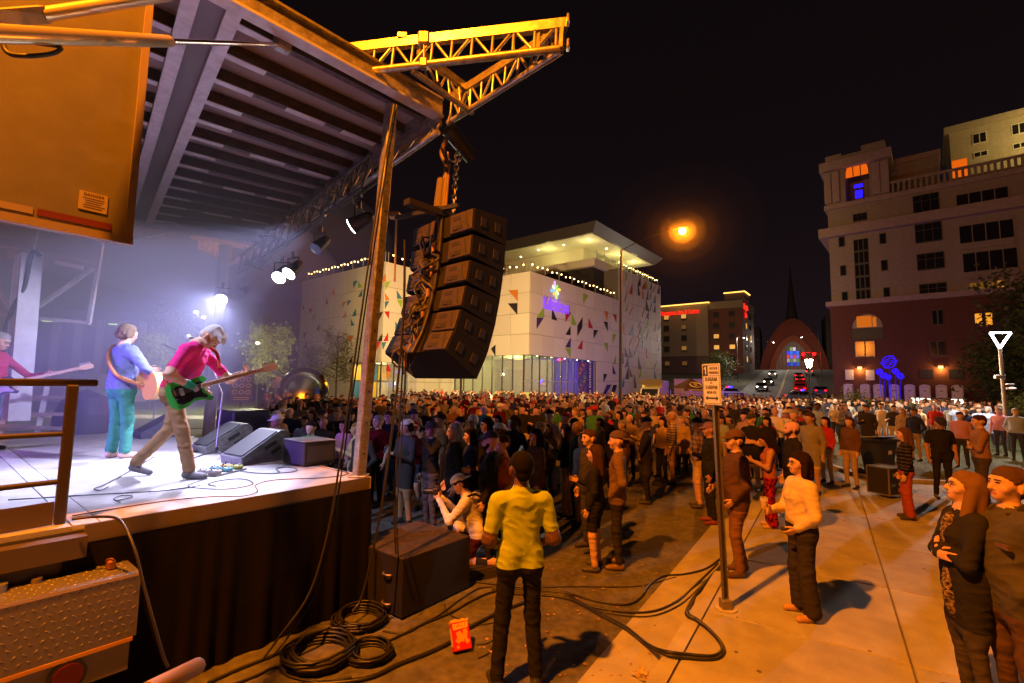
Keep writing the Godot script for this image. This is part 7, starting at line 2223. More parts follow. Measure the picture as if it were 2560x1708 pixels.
func body(o: Dictionary) -> Array:
	# o: pose, build (1 = average), female, coat, wide (flared trousers), fine, cell, yaw and pitch of the head, joints that override
	var k := 0.05
	var wf: float = o.get("build", 1.0)
	var fem: bool = o.get("female", false)
	var sw := 0.165 if fem else 0.19
	var fine: bool = o.get("fine", false)
	var cell: float = o.get("cell", 0.022)
	var head := Transform3D(Basis(Vector3.UP, o.get("yaw", 0.0)) * Basis(Vector3.RIGHT, o.get("pitch", 0.0)), Vector3.ZERO)
	head = Transform3D(Basis(), HEAD_PIVOT) * head * Transform3D(Basis(), -HEAD_PIVOT)
	var lean: Transform3D = Transform3D(Basis(), Vector3(0, 0.95, 0)) * Transform3D(Basis(Vector3.RIGHT, o.get("lean", 0.0)), Vector3.ZERO) * Transform3D(Basis(), Vector3(0, -0.95, 0))
	lean = Transform3D(Basis(), o.get("shift", Vector3.ZERO)) * lean
	var hd := lean * head
	var b := []
	var torso := [
		[Vector3(-sw + 0.055, 1.395, -0.015), Vector3(sw - 0.055, 1.395, -0.015), 0.078 * wf, 0.078 * wf, 1, k],
		[Vector3(0.07 * wf, 1.31, 0.005), Vector3(0.062 * wf, 1.06, 0.005), 0.105 * wf, 0.100 * wf, 1, k],
		[Vector3(-0.07 * wf, 1.31, 0.005), Vector3(-0.062 * wf, 1.06, 0.005), 0.105 * wf, 0.100 * wf, 1, k],
		[Vector3(0, 1.25, 0.02), Vector3(0, 1.06, 0.02 + 0.05 * (wf - 1.0)), 0.115 * wf, 0.115 * wf, 1, k],
		[Vector3(0, 1.46, -0.02), Vector3(0, 1.40, -0.02), 0.066, 0.09, 1, k]]
	if fem: torso.append_array([[Vector3(0.065, 1.28, 0.085), Vector3(0.06, 1.27, 0.09), 0.05, 0.05, 1, k], [Vector3(-0.065, 1.28, 0.085), Vector3(-0.06, 1.27, 0.09), 0.05, 0.05, 1, k]])
	for e in torso:
		e[0] = lean * e[0]
		e[1] = lean * e[1]
	b.append_array(torso)
	var sh: Vector3 = o.get("shift", Vector3.ZERO)
	var hipw := 0.092 if fem else 0.085
	b.append([sh + Vector3(hipw, 0.98, 0.0), sh + Vector3(hipw, 0.90, -0.005), 0.108 * wf, 0.108 * wf, 5, k])
	b.append([sh + Vector3(-hipw, 0.98, 0.0), sh + Vector3(-hipw, 0.90, -0.005), 0.108 * wf, 0.108 * wf, 5, k])
	# legs
	var legs: Array = o.get("legs", [[0.105, 0.50, 0.02], [0.12, 0.085, -0.02], [0.14, 0.03, 0.13], [-0.105, 0.50, 0.02], [-0.12, 0.085, -0.02], [-0.14, 0.03, 0.13]])
	var flare: float = o.get("wide", 0.0)
	for s in 2:
		var hip := sh + Vector3(0.092 if s == 0 else -0.092, 0.90, 0.0)
		var kn := V(legs[s * 3])
		var an := V(legs[s * 3 + 1])
		var toe := V(legs[s * 3 + 2])
		b.append([hip, kn, 0.086 * wf, 0.060 + flare * 0.4, 5, k, 6, 0.86])
		b.append([kn, an + Vector3(0, 0.02, 0), 0.060 + flare * 0.5, 0.046 + flare, 6, 0.03])
		var fd := (toe - an) * Vector3(1, 0, 1)
		b.append([Vector3(an.x, minf(an.y, an.y) - 0.04, an.z) - fd.normalized() * 0.03, toe, 0.043, 0.034, 7, 0.02])
	if o.get("coat", false):
		for x in [-0.088, 0.0, 0.088]: b.append([sh + Vector3(x, 0.98, 0), sh + Vector3(x * 1.12, o.get("coat_to", 0.62), 0.008), 0.112 * wf, 0.092 * wf, 1, k])
	# arms
	var arms: Array = poses[o.get("pose", "down")] if not o.has("arms") else o.arms
	var hands := []
	for s in 2:
		var sg := 1.0 if s == 0 else -1.0
		var so := lean * Vector3(sg * sw, 1.385, -0.012)
		var el := V(arms[s * 2])
		var wr := V(arms[s * 2 + 1])
		if not o.has("arms"):
			el = lean * (el * Vector3(sw / 0.19, 1, 1))
			wr = lean * (wr * Vector3(sw / 0.19, 1, 1))
		var ar: float = o.get("sleeve", 1.0)
		b.append([so, el, 0.060 * ar * wf, 0.046 * ar, 2, 0.04, 3, 0.78])
		b.append([el, wr, 0.045 * ar, 0.031 * ar, 3, 0.03])
		var dir := (wr - el).normalized()
		var pn: Vector3 = o.get("palm%d" % s, Vector3(-sg, 0, 0.2))
		var tn: Vector3 = o.get("thumb%d" % s, Vector3(0, 0.3, 1.0) if dir.y < -0.5 else Vector3(0, 1, 0))
		if o.has("hand%d" % s): dir = o["hand%d" % s]
		var ps: String = "" if o.has("arms") else o.get("pose", "down")
		if ps == "cross": dir = Vector3(-sg, 0.1, -0.3).normalized()
		if ps == "pocket":
			b.append([wr, wr + Vector3(-sg * 0.03, -0.07, 0.0), 0.034, 0.03, 5, 0.03])
			continue
		if fine: hands.append(hand_bones(wr, dir, pn, tn, o.get("curl%d" % s, 0.45)))
		else: b.append([wr, wr + dir * 0.11, 0.034, 0.026, 4, 0.02])
	var acc := {}
	var rule := {"hem": o.get("hem", o.get("coat_to", 0.62) if o.get("coat", false) else 0.93), "collar": (lean * Vector3(0, 1.452, 0)).y, "head": hd}
	if fine:
		b.append([hd * Vector3(0, 1.56, 0.0), hd * Vector3(0, 1.46, -0.02), 0.055, 0.06, 0, 0.03])
		rule.folds = o.get("folds", 0.0045)
		net(b, cell, acc, rule)
		rule.erase("folds")
		var fr := rule.duplicate()
		fr.face = true
		fr.collar = rule.collar - 0.02
		net(head_bones(hd, true), o.get("head_cell", 0.006), acc, fr)
		for h in hands: net(h, 0.0055, acc, rule)
	else:
		b.append_array(head_bones(hd, false))
		net(b, cell, acc, rule)
	var r := net_mesh(acc)
	r.append(hd)
	return r

# hair and hats, in the place of an upright head
func hair_bones(style: String) -> Array:
	var k := 0.02
	var b := [[Vector3(0, 1.682, -0.03), Vector3(0, 1.69, 0.012), 0.092, 0.082, 0, k], [Vector3(0, 1.64, -0.05), Vector3(0, 1.60, -0.055), 0.075, 0.06, 0, k]]
	if style in ["short", "long", "bob"]:
		for i in 11:
			var t := -1.5 + i * 0.3
			b.append([Vector3(sin(t) * 0.07, 1.705 - 0.012 * absf(t), cos(t) * 0.055), Vector3(sin(t) * 0.085, 1.69 + 0.012 * sin(i * 2.7) - 0.022 * absf(t), cos(t) * 0.078), 0.022, 0.012, 0, 0.012])
	match style:
		"long":
			for x in [-1.0, 1.0]:
				b.append([Vector3(x * 0.07, 1.67, -0.02), Vector3(x * 0.095, 1.42, -0.01), 0.045, 0.04, 0, 0.03])
				b.append([Vector3(x * 0.04, 1.64, -0.07), Vector3(x * 0.06, 1.36, -0.10), 0.06, 0.05, 0, 0.03])
		"bob":
			for x in [-1.0, 1.0]:
				b.append([Vector3(x * 0.07, 1.67, -0.02), Vector3(x * 0.085, 1.52, -0.01), 0.045, 0.035, 0, 0.03])
				b.append([Vector3(x * 0.04, 1.64, -0.07), Vector3(x * 0.05, 1.50, -0.08), 0.055, 0.045, 0, 0.03])
		"tail":
			b.append([Vector3(0, 1.68, -0.12), Vector3(0, 1.47, -0.15), 0.035, 0.022, 0, 0.02])
		"curly":
			for i in 16:
				var t := i * 2.4
				b.append([Vector3(cos(t) * 0.085, 1.62 + 0.13 * sin(i * 1.3) * 0.6 + 0.03, -0.045 + sin(t) * 0.06), Vector3(cos(t) * 0.09, 1.64, -0.05 + sin(t) * 0.06), 0.045, 0.04, 0, 0.012])
		"shaggy":
			for i in 14:
				var t := i * 2.4
				b.append([Vector3(cos(t) * 0.07, 1.68, -0.03 + sin(t) * 0.05), Vector3(cos(t) * 0.105, 1.60 + 0.02 * sin(i * 3.0), -0.045 + sin(t) * 0.06), 0.04, 0.02, 0, 0.01])
		"grey_mop":
			for i in 12:
				var t := -0.6 + i * 0.36
				b.append([Vector3(sin(i * 2.1) * 0.05, 1.72, -0.06 + i * 0.012), Vector3(sin(i * 2.1) * 0.075, 1.715 + 0.03 * sin(i * 1.7), 0.02 + i * 0.009), 0.035, 0.016, 0, 0.01])
		"bald":
			b = [[Vector3(0, 1.635, -0.055), Vector3(0, 1.60, -0.06), 0.072, 0.06, 0, k], [Vector3(0.07, 1.63, -0.02), Vector3(0.075, 1.60, -0.02), 0.024, 0.02, 0, k], [Vector3(-0.07, 1.63, -0.02), Vector3(-0.075, 1.60, -0.02), 0.024, 0.02, 0, k]]
	return b

func cap_mesh(style: String) -> ArrayMesh:
	var s := Sh.new()
	var c := Vector3(0, 1.688, -0.008)
	for i in 5:
		for j in 16:
			var ps := []
			var ns := []
			for e in [[0, 0], [0, 1], [1, 1], [1, 0]]:
				var t: float = (PI / 2) * (i + e[0]) / 5.0
				var q: float = TAU * (j + e[1]) / 16.0
				var d := Vector3(sin(t) * cos(q), cos(t), -sin(t) * sin(q))
				ps.append(c + d * Vector3(0.102, 0.092, 0.118))
				ns.append(d)
			s.stri(ps[0], ps[3], ps[2], ns[0], ns[3], ns[2])
			if i > 0: s.stri(ps[0], ps[2], ps[1], ns[0], ns[2], ns[1])
	if style == "hat":
		for j in 20:
			var a := TAU * j / 20.0
			var b := TAU * (j + 1) / 20.0
			var p := c + Vector3(cos(a) * 0.1, 0.004, sin(a) * 0.115)
			var q := c + Vector3(cos(b) * 0.1, 0.004, sin(b) * 0.115)
			var p2 := c + Vector3(cos(a) * 0.165, -0.012, sin(a) * 0.18)
			var q2 := c + Vector3(cos(b) * 0.165, -0.012, sin(b) * 0.18)
			s.quad(p, q, q2, p2)
			s.quad(p - Vector3(0, 0.004, 0), p2 - Vector3(0, 0.004, 0), q2 - Vector3(0, 0.004, 0), q - Vector3(0, 0.004, 0))
	else:
		var sg := -1.0 if style == "cap_back" else 1.0
		var rim := []
		var out := []
		for j in 9:
			var a := PI * (0.12 + 0.76 * j / 8.0)
			rim.append(c + Vector3(cos(a) * 0.101, 0.0, sin(a) * 0.117 * sg))
			out.append(c + Vector3(cos(a) * 0.088, -0.014 - 0.012 * sin(a), (sin(a) * 0.185 + 0.01) * sg))
		for j in 8:
			s.quad(rim[j], rim[j + 1], out[j + 1], out[j])
			s.quad(rim[j] - Vector3(0, 0.005, 0), out[j] - Vector3(0, 0.005, 0), out[j + 1] - Vector3(0, 0.005, 0), rim[j + 1] - Vector3(0, 0.005, 0))
	return s.mesh()
# ---------------------------------------------------------------- people
var protos := {}
var hairs := {}
var cloths := {}
var C := {}
const STAGE_EYE := Vector3(-4.6, 1.6, -6.4)

func yawd(deg: float) -> float:
	var d := along(deg)
	return atan2(d.x, d.z)

func cloth(c: Color, key := "cloth") -> StandardMaterial3D:
	var id := "%s %s" % [c, key]
	if not cloths.has(id):
		var m := textured(key, c, 0.85, 4.0 if key == "cloth" else 1.0, 0.0, 0.0, false)
		m.metallic_specular = 0.15
		if key != "strand":
			m.heightmap_enabled = true
			m.heightmap_texture = tex.fold
			m.heightmap_scale = 0.15
			if key == "cloth": m.albedo_texture = null
			m.uv1_scale = Vector3(2.2, 1.1, 2.2)
		cloths[id] = m
	return cloths[id]

func proto(key: String, o: Dictionary) -> Array:
	if not protos.has(key): protos[key] = body(o)
	return protos[key]

func hair_mesh(style: String, cell: float) -> Mesh:
	var key := "%s %.3f" % [style, cell]
	if not hairs.has(key):
		var acc := {}
		net(hair_bones(style), cell, acc, {"collar": 0.0, "hem": 0.0})
		hairs[key] = net_mesh(acc)[0]
	return hairs[key]

func person(label: String, at: Vector3, yaw: float, tall: float, pr: Array, k: Dictionary, group := "") -> Node3D:
	var o := thing("person", label, "person", at, 0.0, group)
	o.transform = Transform3D(Basis(Vector3.UP, yaw).scaled(Vector3.ONE * tall / 1.75), at)
	var skin: Material = mat(k.get("skin", C.light), 0.55, 0.0, 0.35)
	var top: Material = k.top if k.top is Material else cloth(k.top)
	var bot: Material = k.bottom if k.bottom is Material else cloth(k.bottom)
	var hair := cloth(k.get("hair_c", L(0.03, 0.02, 0.012)), "strand")
	hair.uv1_scale = Vector3(14, 1.2, 14)
	var long_sleeve: bool = k.get("sleeve", "long") == "long"
	var long_leg: bool = k.get("legs", "long") == "long"
	var by := {0: skin, 1: top, 2: skin if k.get("sleeve", "long") == "none" else top, 3: top if long_sleeve else skin, 4: skin, 5: bot, 6: bot if long_leg else skin, 7: mat(k.get("shoe", L(0.03, 0.028, 0.026)), 0.6), 8: mat(L(0.30, 0.10, 0.08), 0.4), 9: hair, 10: mat(L(0.02, 0.015, 0.012), 0.2)}
	var bo := MeshInstance3D.new()
	bo.mesh = pr[0]
	bo.name = "body"
	for i in pr[1].size(): bo.set_surface_override_material(i, by[pr[1][i]])
	o.add_child(bo, true)
	var cell := 0.008 if k.get("fine", false) else 0.017
	var cap: String = k.get("cap", "")
	var style: String = k.get("hair", "short")
	if style != "none" and not (cap != "" and style in ["short", "bald"] and not k.get("fine", false)):
		var h := put_mesh("hair", hair_mesh(style, cell), hair, o)
		h.transform = pr[2]
	if cap != "":
		var key := "cap " + cap
		if not hairs.has(key): hairs[key] = cap_mesh(cap)
		var c := put_mesh("cap", hairs[key], cloth(k.get("cap_c", L(0.03, 0.03, 0.035))), o)
		c.transform = pr[2]
		if style == "short": c.transform = pr[2] * Transform3D(Basis.from_scale(Vector3(1.02, 1.0, 1.02)), Vector3(0, 0.004, 0))
	if k.get("beard", false):
		if not hairs.has("beard"):
			var acc := {}
			net([[Vector3(0.055, 1.60, 0.03), Vector3(0.03, 1.555, 0.065), 0.03, 0.03, 0, 0.02], [Vector3(-0.055, 1.60, 0.03), Vector3(-0.03, 1.555, 0.065), 0.03, 0.03, 0, 0.02], [Vector3(-0.02, 1.545, 0.08), Vector3(0.02, 1.545, 0.08), 0.024, 0.024, 0, 0.02]], 0.009, acc, {"collar": 0.0, "hem": 0.0})
			hairs["beard"] = net_mesh(acc)[0]
		put_mesh("beard", hairs["beard"], hair, o).transform = pr[2]
	if k.get("glasses", false):
		if not hairs.has("glasses"):
			var g := Sh.new()
			for x in [-0.032, 0.032]:
				var tp := []
				for j in 15: tp.append(Vector3(x + cos(TAU * j / 14.0) * 0.024, 1.642 + sin(TAU * j / 14.0) * 0.017, 0.112 - absf(x) * 0.12))
				g.tube(tp, 0.0028, 5)
			g.cyl(Vector3(-0.009, 1.646, 0.111), Vector3(0.009, 1.646, 0.111), 0.0026, 0.0026, 5)
			for s in [-1.0, 1.0]: g.cyl(Vector3(s * 0.056, 1.646, 0.103), Vector3(s * 0.09, 1.640, -0.01), 0.0026, 0.0026, 5)
			hairs["glasses"] = g.mesh()
		put_mesh("glasses", hairs["glasses"], mat(L(0.02, 0.02, 0.02), 0.3), o).transform = pr[2]
	return o

func near_proto(pose: String, fem: bool, extra := {}) -> Array:
	var key := "near %s %s %s" % [pose, fem, extra]
	var o := {"pose": pose, "female": fem, "fine": true, "cell": 0.0135, "head_cell": 0.0075}
	o.merge(extra, true)
	return proto(key, o)

func crowd_proto(pose: String, fem: bool, variant: int) -> Array:
	var key := "crowd %s %s %d" % [pose, fem, variant]
	var o := {"pose": pose, "female": fem, "cell": 0.023}
	if variant == 1: o.merge({"build": 1.12, "yaw": 0.35})
	elif variant == 2: o.merge({"coat": true, "yaw": -0.3, "sleeve": 1.12})
	elif variant == 0: o.merge({"yaw": 0.12, "pitch": -0.05})
	return proto(key, o)

func to_stage(p: Vector3, jitter := 0.0) -> float:
	var d := STAGE_EYE - p
	return atan2(d.x, d.z) + jitter

func pattern_image(kind: int) -> ImageTexture:
	var im := Image.create(128, 128, false, Image.FORMAT_RGB8)
	var n := FastNoiseLite.new()
	n.seed = 77
	n.frequency = 0.055
	for y in 128:
		for x in 128:
			var c := Color.WHITE
			match kind:
				0: c = Color(0.05, 0.02, 0.02) if n.get_noise_2d(x, y) + n.get_noise_2d(x * 2.5, y * 2.5) * 0.5 > 0.08 else Color(0.62, 0.12, 0.05)
				1: c = Color(0.72, 0.66, 0.52) if (y / 12) % 2 == 0 else Color(0.42, 0.33, 0.22)
				2: c = Color(0.62, 0.52, 0.40).lerp(Color(0.28, 0.22, 0.25), (0.5 if (x / 10) % 3 == 0 else 0.0) + (0.5 if (y / 10) % 3 == 0 else 0.0))
				3: c = Color(0.07, 0.06, 0.06) if n.get_noise_2d(x * 1.6, y * 1.6) > 0.0 else Color(0.58, 0.50, 0.40)
				4: c = Color(0.10, 0.09, 0.10) if (y / 9) % 3 != 0 else Color(0.26, 0.24, 0.25)
				5: c = Color(0.34, 0.05, 0.09) if n.get_noise_2d(x * 2.0, y * 2.0) > -0.1 else Color(0.20, 0.03, 0.06)
			im.set_pixel(x, y, c)
	return ImageTexture.create_from_image(im)

func build_people() -> void:
	C = {"light": L(0.52, 0.31, 0.22), "mid": L(0.36, 0.20, 0.13), "dark": L(0.11, 0.055, 0.035)}
	for e in [["floral_red", 0], ["stripe", 1], ["plaid", 2], ["floral_dark", 3], ["dark_stripe", 4], ["maroon_print", 5]]:
		tex[e[0]] = pattern_image(e[1])
	var floral := cloth(Color.WHITE, "floral_red")
	floral.uv1_scale = Vector3.ONE * 1.6
	var stripe := cloth(Color.WHITE, "stripe")
	stripe.uv1_scale = Vector3.ONE * 3.2
	var plaid := cloth(Color.WHITE, "plaid")
	plaid.uv1_scale = Vector3.ONE * 2.6
	var dark_floral := cloth(Color.WHITE, "floral_dark")
	dark_floral.uv1_scale = Vector3.ONE * 2.8
	var dark_stripe := cloth(Color.WHITE, "dark_stripe")
	dark_stripe.uv1_scale = Vector3.ONE * 3.0
	var maroon := cloth(Color.WHITE, "maroon_print")
	maroon.uv1_scale = Vector3.ONE * 1.6
	var black := L(0.018, 0.017, 0.018)
	var jeans := L(0.045, 0.055, 0.10)
	band()
	# ---- those close by
	var ym := proto("yellow", {"fine": true, "cell": 0.0115, "arms": [[0.25, 1.10, -0.02], [0.13, 0.98, 0.20], [-0.26, 1.10, -0.03], [-0.12, 1.0, 0.20]], "legs": [[0.13, 0.50, 0.03], [0.17, 0.085, -0.02], [0.20, 0.03, 0.13], [-0.11, 0.50, 0.03], [-0.13, 0.085, -0.02], [-0.15, 0.03, 0.13]], "hem": 0.90, "build": 0.93, "sleeve": 1.2, "yaw": 0.15, "wide": 0.008})
	person("person in yellow green polo shirt and black trousers, standing with back turned by the cables", Vector3(0.10, 0, -4.16), yawd(-10), 1.90, ym, {"skin": C.dark, "top": L(0.34, 0.44, 0.035), "sleeve": "short", "bottom": black, "hair_c": L(0.012, 0.010, 0.009), "fine": true})
	var cp := G(1195, 1412)
	var cro := proto("crouch", {"fine": true, "cell": 0.0115, "shift": Vector3(0, -0.50, 0), "lean": 0.42, "pitch": 0.1, "hem": 0.40, "sleeve": 1.2, "build": 1.02,
		"arms": [[0.24, 0.62, 0.36], [0.07, 0.86, 0.56], [-0.22, 0.62, 0.36], [-0.06, 0.86, 0.56]], "hand0": Vector3(-0.3, 0.5, 0.7), "hand1": Vector3(0.3, 0.5, 0.7), "curl0": 0.7, "curl1": 0.7,
		"legs": [[0.12, 0.07, 0.14], [0.11, 0.075, -0.30], [0.11, 0.035, -0.40], [-0.14, 0.46, 0.34], [-0.13, 0.085, 0.34], [-0.14, 0.03, 0.50]]})
	var ph := person("person in white hooded jacket and white cap kneeling with a camera", cp, yawd(-82), 1.76, cro, {"top": L(0.62, 0.58, 0.55), "bottom": L(0.10, 0.02, 0.015), "legs": "short", "shoe": L(0.35, 0.05, 0.02), "cap": "cap_back", "cap_c": L(0.70, 0.62, 0.58), "fine": true})
	var hood := Sh.new().ball(Vector3(0, 0.93, 0.02), Vector3(0.13, 0.07, 0.10), 12)
	put_mesh("hood", hood.mesh(), cloth(L(0.62, 0.58, 0.55)), ph)
	put_mesh("knee_brace", Sh.new().cyl(Vector3(0.115, 0.072, 0.0), Vector3(0.112, 0.075, -0.16), 0.068, 0.062, 12).mesh(), cloth(black), ph)
	put_mesh("orange_sock", Sh.new().cyl(Vector3(-0.135, 0.10, 0.34), Vector3(-0.138, 0.40, 0.34), 0.056, 0.066, 12).mesh(), cloth(L(0.55, 0.06, 0.02)), ph)
	var cm := thing("photo_camera", "black camera raised in the hands of the kneeling person", "camera", cp)
	cm.transform = ph.transform
	obj("camera_body", Sh.new().bbox(Vector3(0, 0.96, 0.62), Vector3(0.14, 0.10, 0.07), 0.012), mat(L(0.02, 0.02, 0.02), 0.4), cm)
	obj("lens", Sh.new().cyl(Vector3(0, 0.955, 0.65), Vector3(0, 0.95, 0.80), 0.038, 0.045, 16), mat(L(0.02, 0.02, 0.02), 0.35), cm)
	obj("viewfinder", Sh.new().bbox(Vector3(0, 1.02, 0.62), Vector3(0.05, 0.03, 0.05), 0.008), mat(L(0.02, 0.02, 0.02), 0.4), cm)
	var bp := thing("backpack", "black backpack worn by the kneeling person", "backpack", cp)
	bp.transform = ph.transform
	obj("bag", Sh.new().bbox(Vector3(0, 0.72, -0.20), Vector3(0.28, 0.42, 0.16), 0.05, Basis(Vector3.RIGHT, 0.4)), cloth(black), bp)
	for x in [-0.12, 0.12]: obj("strap", Sh.new().tube(smooth([Vector3(x, 0.94, -0.06), Vector3(x, 0.97, 0.06), Vector3(x * 1.1, 0.86, 0.2), Vector3(x, 0.62, 0.13)]), 0.018, 6), cloth(black), bp)
	# couple at the pavement edge
	var cw := D(2400, 1182, 3.8)
	var wcoat := proto("couple_w", {"fine": true, "cell": 0.0115, "pose": "cross", "female": true, "coat": true, "coat_to": 0.60, "sleeve": 1.12, "yaw": -0.15, "pitch": -0.22, "build": 1.02, "palm0": Vector3(0, 0, -1), "palm1": Vector3(0, 0, -1), "curl0": 0.25, "curl1": 0.25})
	var w1 := person("person with long blonde hair, glasses and black cardigan, arms crossed", Vector3(cw.x, WALK, cw.z), yawd(-72), cw.y - WALK, wcoat, {"top": L(0.022, 0.021, 0.026), "bottom": L(0.06, 0.052, 0.065), "hair": "long", "hair_c": L(0.20, 0.11, 0.045), "glasses": true, "fine": true})
	put_mesh("patterned_blouse", Sh.new().ball(Vector3(0.0, 1.27, 0.075), Vector3(0.075, 0.17, 0.075), 14).mesh(), dark_floral, w1)
	put_mesh("patterned_blouse", Sh.new().ball(Vector3(0.0, 0.86, 0.085), Vector3(0.065, 0.24, 0.078), 14).mesh(), dark_floral, w1)
	var cmn := D(2512, 1172, 3.55)
	var mjack := proto("couple_m", {"fine": true, "cell": 0.0115, "pose": "pocket", "coat": true, "coat_to": 0.78, "sleeve": 1.25, "yaw": 0.1, "pitch": -0.12, "build": 1.1})
	var w2 := person("person in brown zipped jacket with short fair hair beside the blonde one", Vector3(cmn.x, WALK, cmn.z), yawd(-78), cmn.y - WALK, mjack, {"top": L(0.065, 0.06, 0.055), "bottom": L(0.085, 0.05, 0.038), "hair_c": L(0.10, 0.055, 0.025), "fine": true})
	put_mesh("collar", Sh.new().tube(smooth([Vector3(-0.07, 1.43, 0.05), Vector3(-0.09, 1.47, -0.02), Vector3(0, 1.49, -0.08), Vector3(0.09, 1.47, -0.02), Vector3(0.07, 1.43, 0.05)]), 0.026, 7).mesh(), cloth(L(0.03, 0.025, 0.025)), w2)
	put_mesh("pocket_flap", Sh.new().box(Vector3(0.11, 1.24, 0.125), Vector3(0.13, 0.03, 0.02)).mesh(), cloth(L(0.11, 0.07, 0.05)), w2)
	# pavement, nearest group
	var ws := G(2012, 1542, WALK)
	var wsp := proto("sweater", {"fine": true, "cell": 0.0115, "female": true, "arms": [[0.25, 1.11, -0.02], [0.15, 0.97, 0.12], [-0.24, 1.11, 0.05], [-0.10, 1.10, 0.27]], "sleeve": 1.35, "build": 1.06, "wide": 0.045, "hem": 0.99, "curl1": 0.8, "pitch": -0.05})
	person("person with dark bob, glasses and cream knitted sweater holding a cup", ws, yawd(-86), 1.68, wsp, {"top": L(0.58, 0.47, 0.34), "bottom": L(0.035, 0.03, 0.045), "hair": "bob", "hair_c": L(0.025, 0.012, 0.008), "glasses": true, "shoe": L(0.45, 0.25, 0.12), "fine": true})
	cup("clear plastic cup of beer in the hand of the person in cream sweater", Transform3D(Basis(Vector3.UP, yawd(-86)), ws) * Vector3(-0.075, 1.13, 0.345))
	var bj := G(1846, 1436, WALK)
	var bjp := proto("brown_jacket", {"fine": true, "cell": 0.0115, "arms": [[0.27, 1.12, -0.03], [0.20, 0.94, 0.10], [-0.27, 1.12, 0.0], [-0.16, 1.02, 0.22]], "coat": true, "coat_to": 0.80, "sleeve": 1.25, "build": 1.05, "wide": 0.012, "legs": [[0.105, 0.50, 0.06], [0.12, 0.085, 0.02], [0.14, 0.03, 0.17], [-0.105, 0.50, -0.01], [-0.12, 0.085, -0.10], [-0.14, 0.03, 0.05]]})
	person("person in brown jacket, flat cap and glasses beside the parking sign", bj, yawd(-84), 1.80, bjp, {"top": L(0.085, 0.045, 0.025), "bottom": L(0.17, 0.085, 0.05), "cap": "cap", "cap_c": L(0.10, 0.055, 0.03), "glasses": true, "shoe": L(0.08, 0.04, 0.02), "fine": true})
	var near := [
		["person in floral red trousers looking at a phone behind the brown jacket", [1928, 1318], "phone", true, {"wide": 0.05, "pitch": 0.45}, {"top": L(0.30, 0.10, 0.06), "sleeve": "none", "bottom": floral, "skin": C.mid, "hair": "long", "hair_c": L(0.02, 0.012, 0.01), "shoe": L(0.5, 0.3, 0.15)}, 1.60, -70],
		["person in black t-shirt with shaved head behind the cream sweater", [1988, 1335], "down", false, {}, {"top": black, "sleeve": "short", "bottom": black, "hair": "bald", "hair_c": L(0.05, 0.03, 0.02), "beard": true}, 1.82, -80],
		["person in rust red trousers and dark striped top by the bin", [2272, 1298], "down", true, {"wide": 0.03}, {"top": dark_stripe, "bottom": L(0.30, 0.06, 0.035), "hair": "long", "hair_c": L(0.12, 0.06, 0.03)}, 1.66, -60],
		["person in black t-shirt and black trousers looking down on the lawn edge", [2360, 1246], "down", false, {"pitch": 0.4, "build": 1.08}, {"top": black, "sleeve": "short", "bottom": black, "skin": C.mid, "cap": "cap"}, 1.78, 200],
		["person in tan shirt with dark backpack straps, arms crossed", [2462, 1262], "cross", false, {"build": 1.15}, {"top": L(0.24, 0.13, 0.075), "bottom": L(0.06, 0.05, 0.04), "hair_c": L(0.06, 0.03, 0.02)}, 1.86, -60],
		["person in brown hooded sweater and backward cap", [1545, 1418], "pocket", false, {"sleeve": 1.2, "coat": true, "coat_to": 0.84}, {"top": L(0.14, 0.085, 0.05), "bottom": L(0.03, 0.025, 0.02), "cap": "cap_back", "cap_c": L(0.09, 0.06, 0.05), "hair": "tail", "hair_c": L(0.04, 0.02, 0.01), "shoe": L(0.15, 0.08, 0.03)}, 1.84, -75],
		["person in black top and shorts with bare legs beside the hooded sweater", [1488, 1424], "drink", true, {"sleeve": 1.15, "coat": true, "coat_to": 0.80}, {"top": black, "bottom": black, "legs": "short", "hair": "long", "hair_c": L(0.06, 0.03, 0.015), "shoe": L(0.06, 0.05, 0.05)}, 1.66, -68],
		["person in black top and cream trousers clapping", [1416, 1284], "clap", true, {}, {"top": black, "bottom": L(0.50, 0.36, 0.18), "hair": "long", "hair_c": L(0.05, 0.025, 0.012), "shoe": L(0.5, 0.4, 0.3)}, 1.68, -62],
		["person in plaid shirt and cream shorts with a dark hat", [1746, 1268], "pocket", false, {"build": 1.05}, {"top": plaid, "sleeve": "short", "bottom": L(0.50, 0.36, 0.18), "legs": "short", "cap": "hat", "shoe": L(0.05, 0.04, 0.04)}, 1.83, -76],
		["person in black open jacket and cap with red shoes behind the sign post", [1778, 1308], "drink", false, {"coat": true, "coat_to": 0.84, "sleeve": 1.2}, {"top": black, "bottom": L(0.02, 0.02, 0.025), "cap": "cap", "cap_c": L(0.20, 0.12, 0.09), "shoe": L(0.18, 0.03, 0.02), "skin": C.mid}, 1.82, -84],
		["person in long dark coat and sports cap, arms crossed, mid road", [1618, 1258], "cross", false, {"coat": true, "coat_to": 0.6, "sleeve": 1.2}, {"top": L(0.03, 0.025, 0.025), "bottom": black, "cap": "cap", "hair_c": L(0.3, 0.28, 0.26)}, 1.80, -70],
		["person in cream striped sweater and brown shorts with striped cap", [1682, 1210], "drink", false, {"build": 1.08, "sleeve": 1.2}, {"top": stripe, "bottom": L(0.22, 0.12, 0.06), "legs": "short", "cap": "cap", "cap_c": L(0.4, 0.28, 0.18), "skin": C.mid}, 1.82, -72]]
	for e in near:
		person(e[0], G(e[1][0], e[1][1], WALK if K_out(G(e[1][0], e[1][1], 0.0)) > 0.0 else 0.0), yawd(e[7]), e[6], near_proto(e[2], e[3], e[4]), e[5])
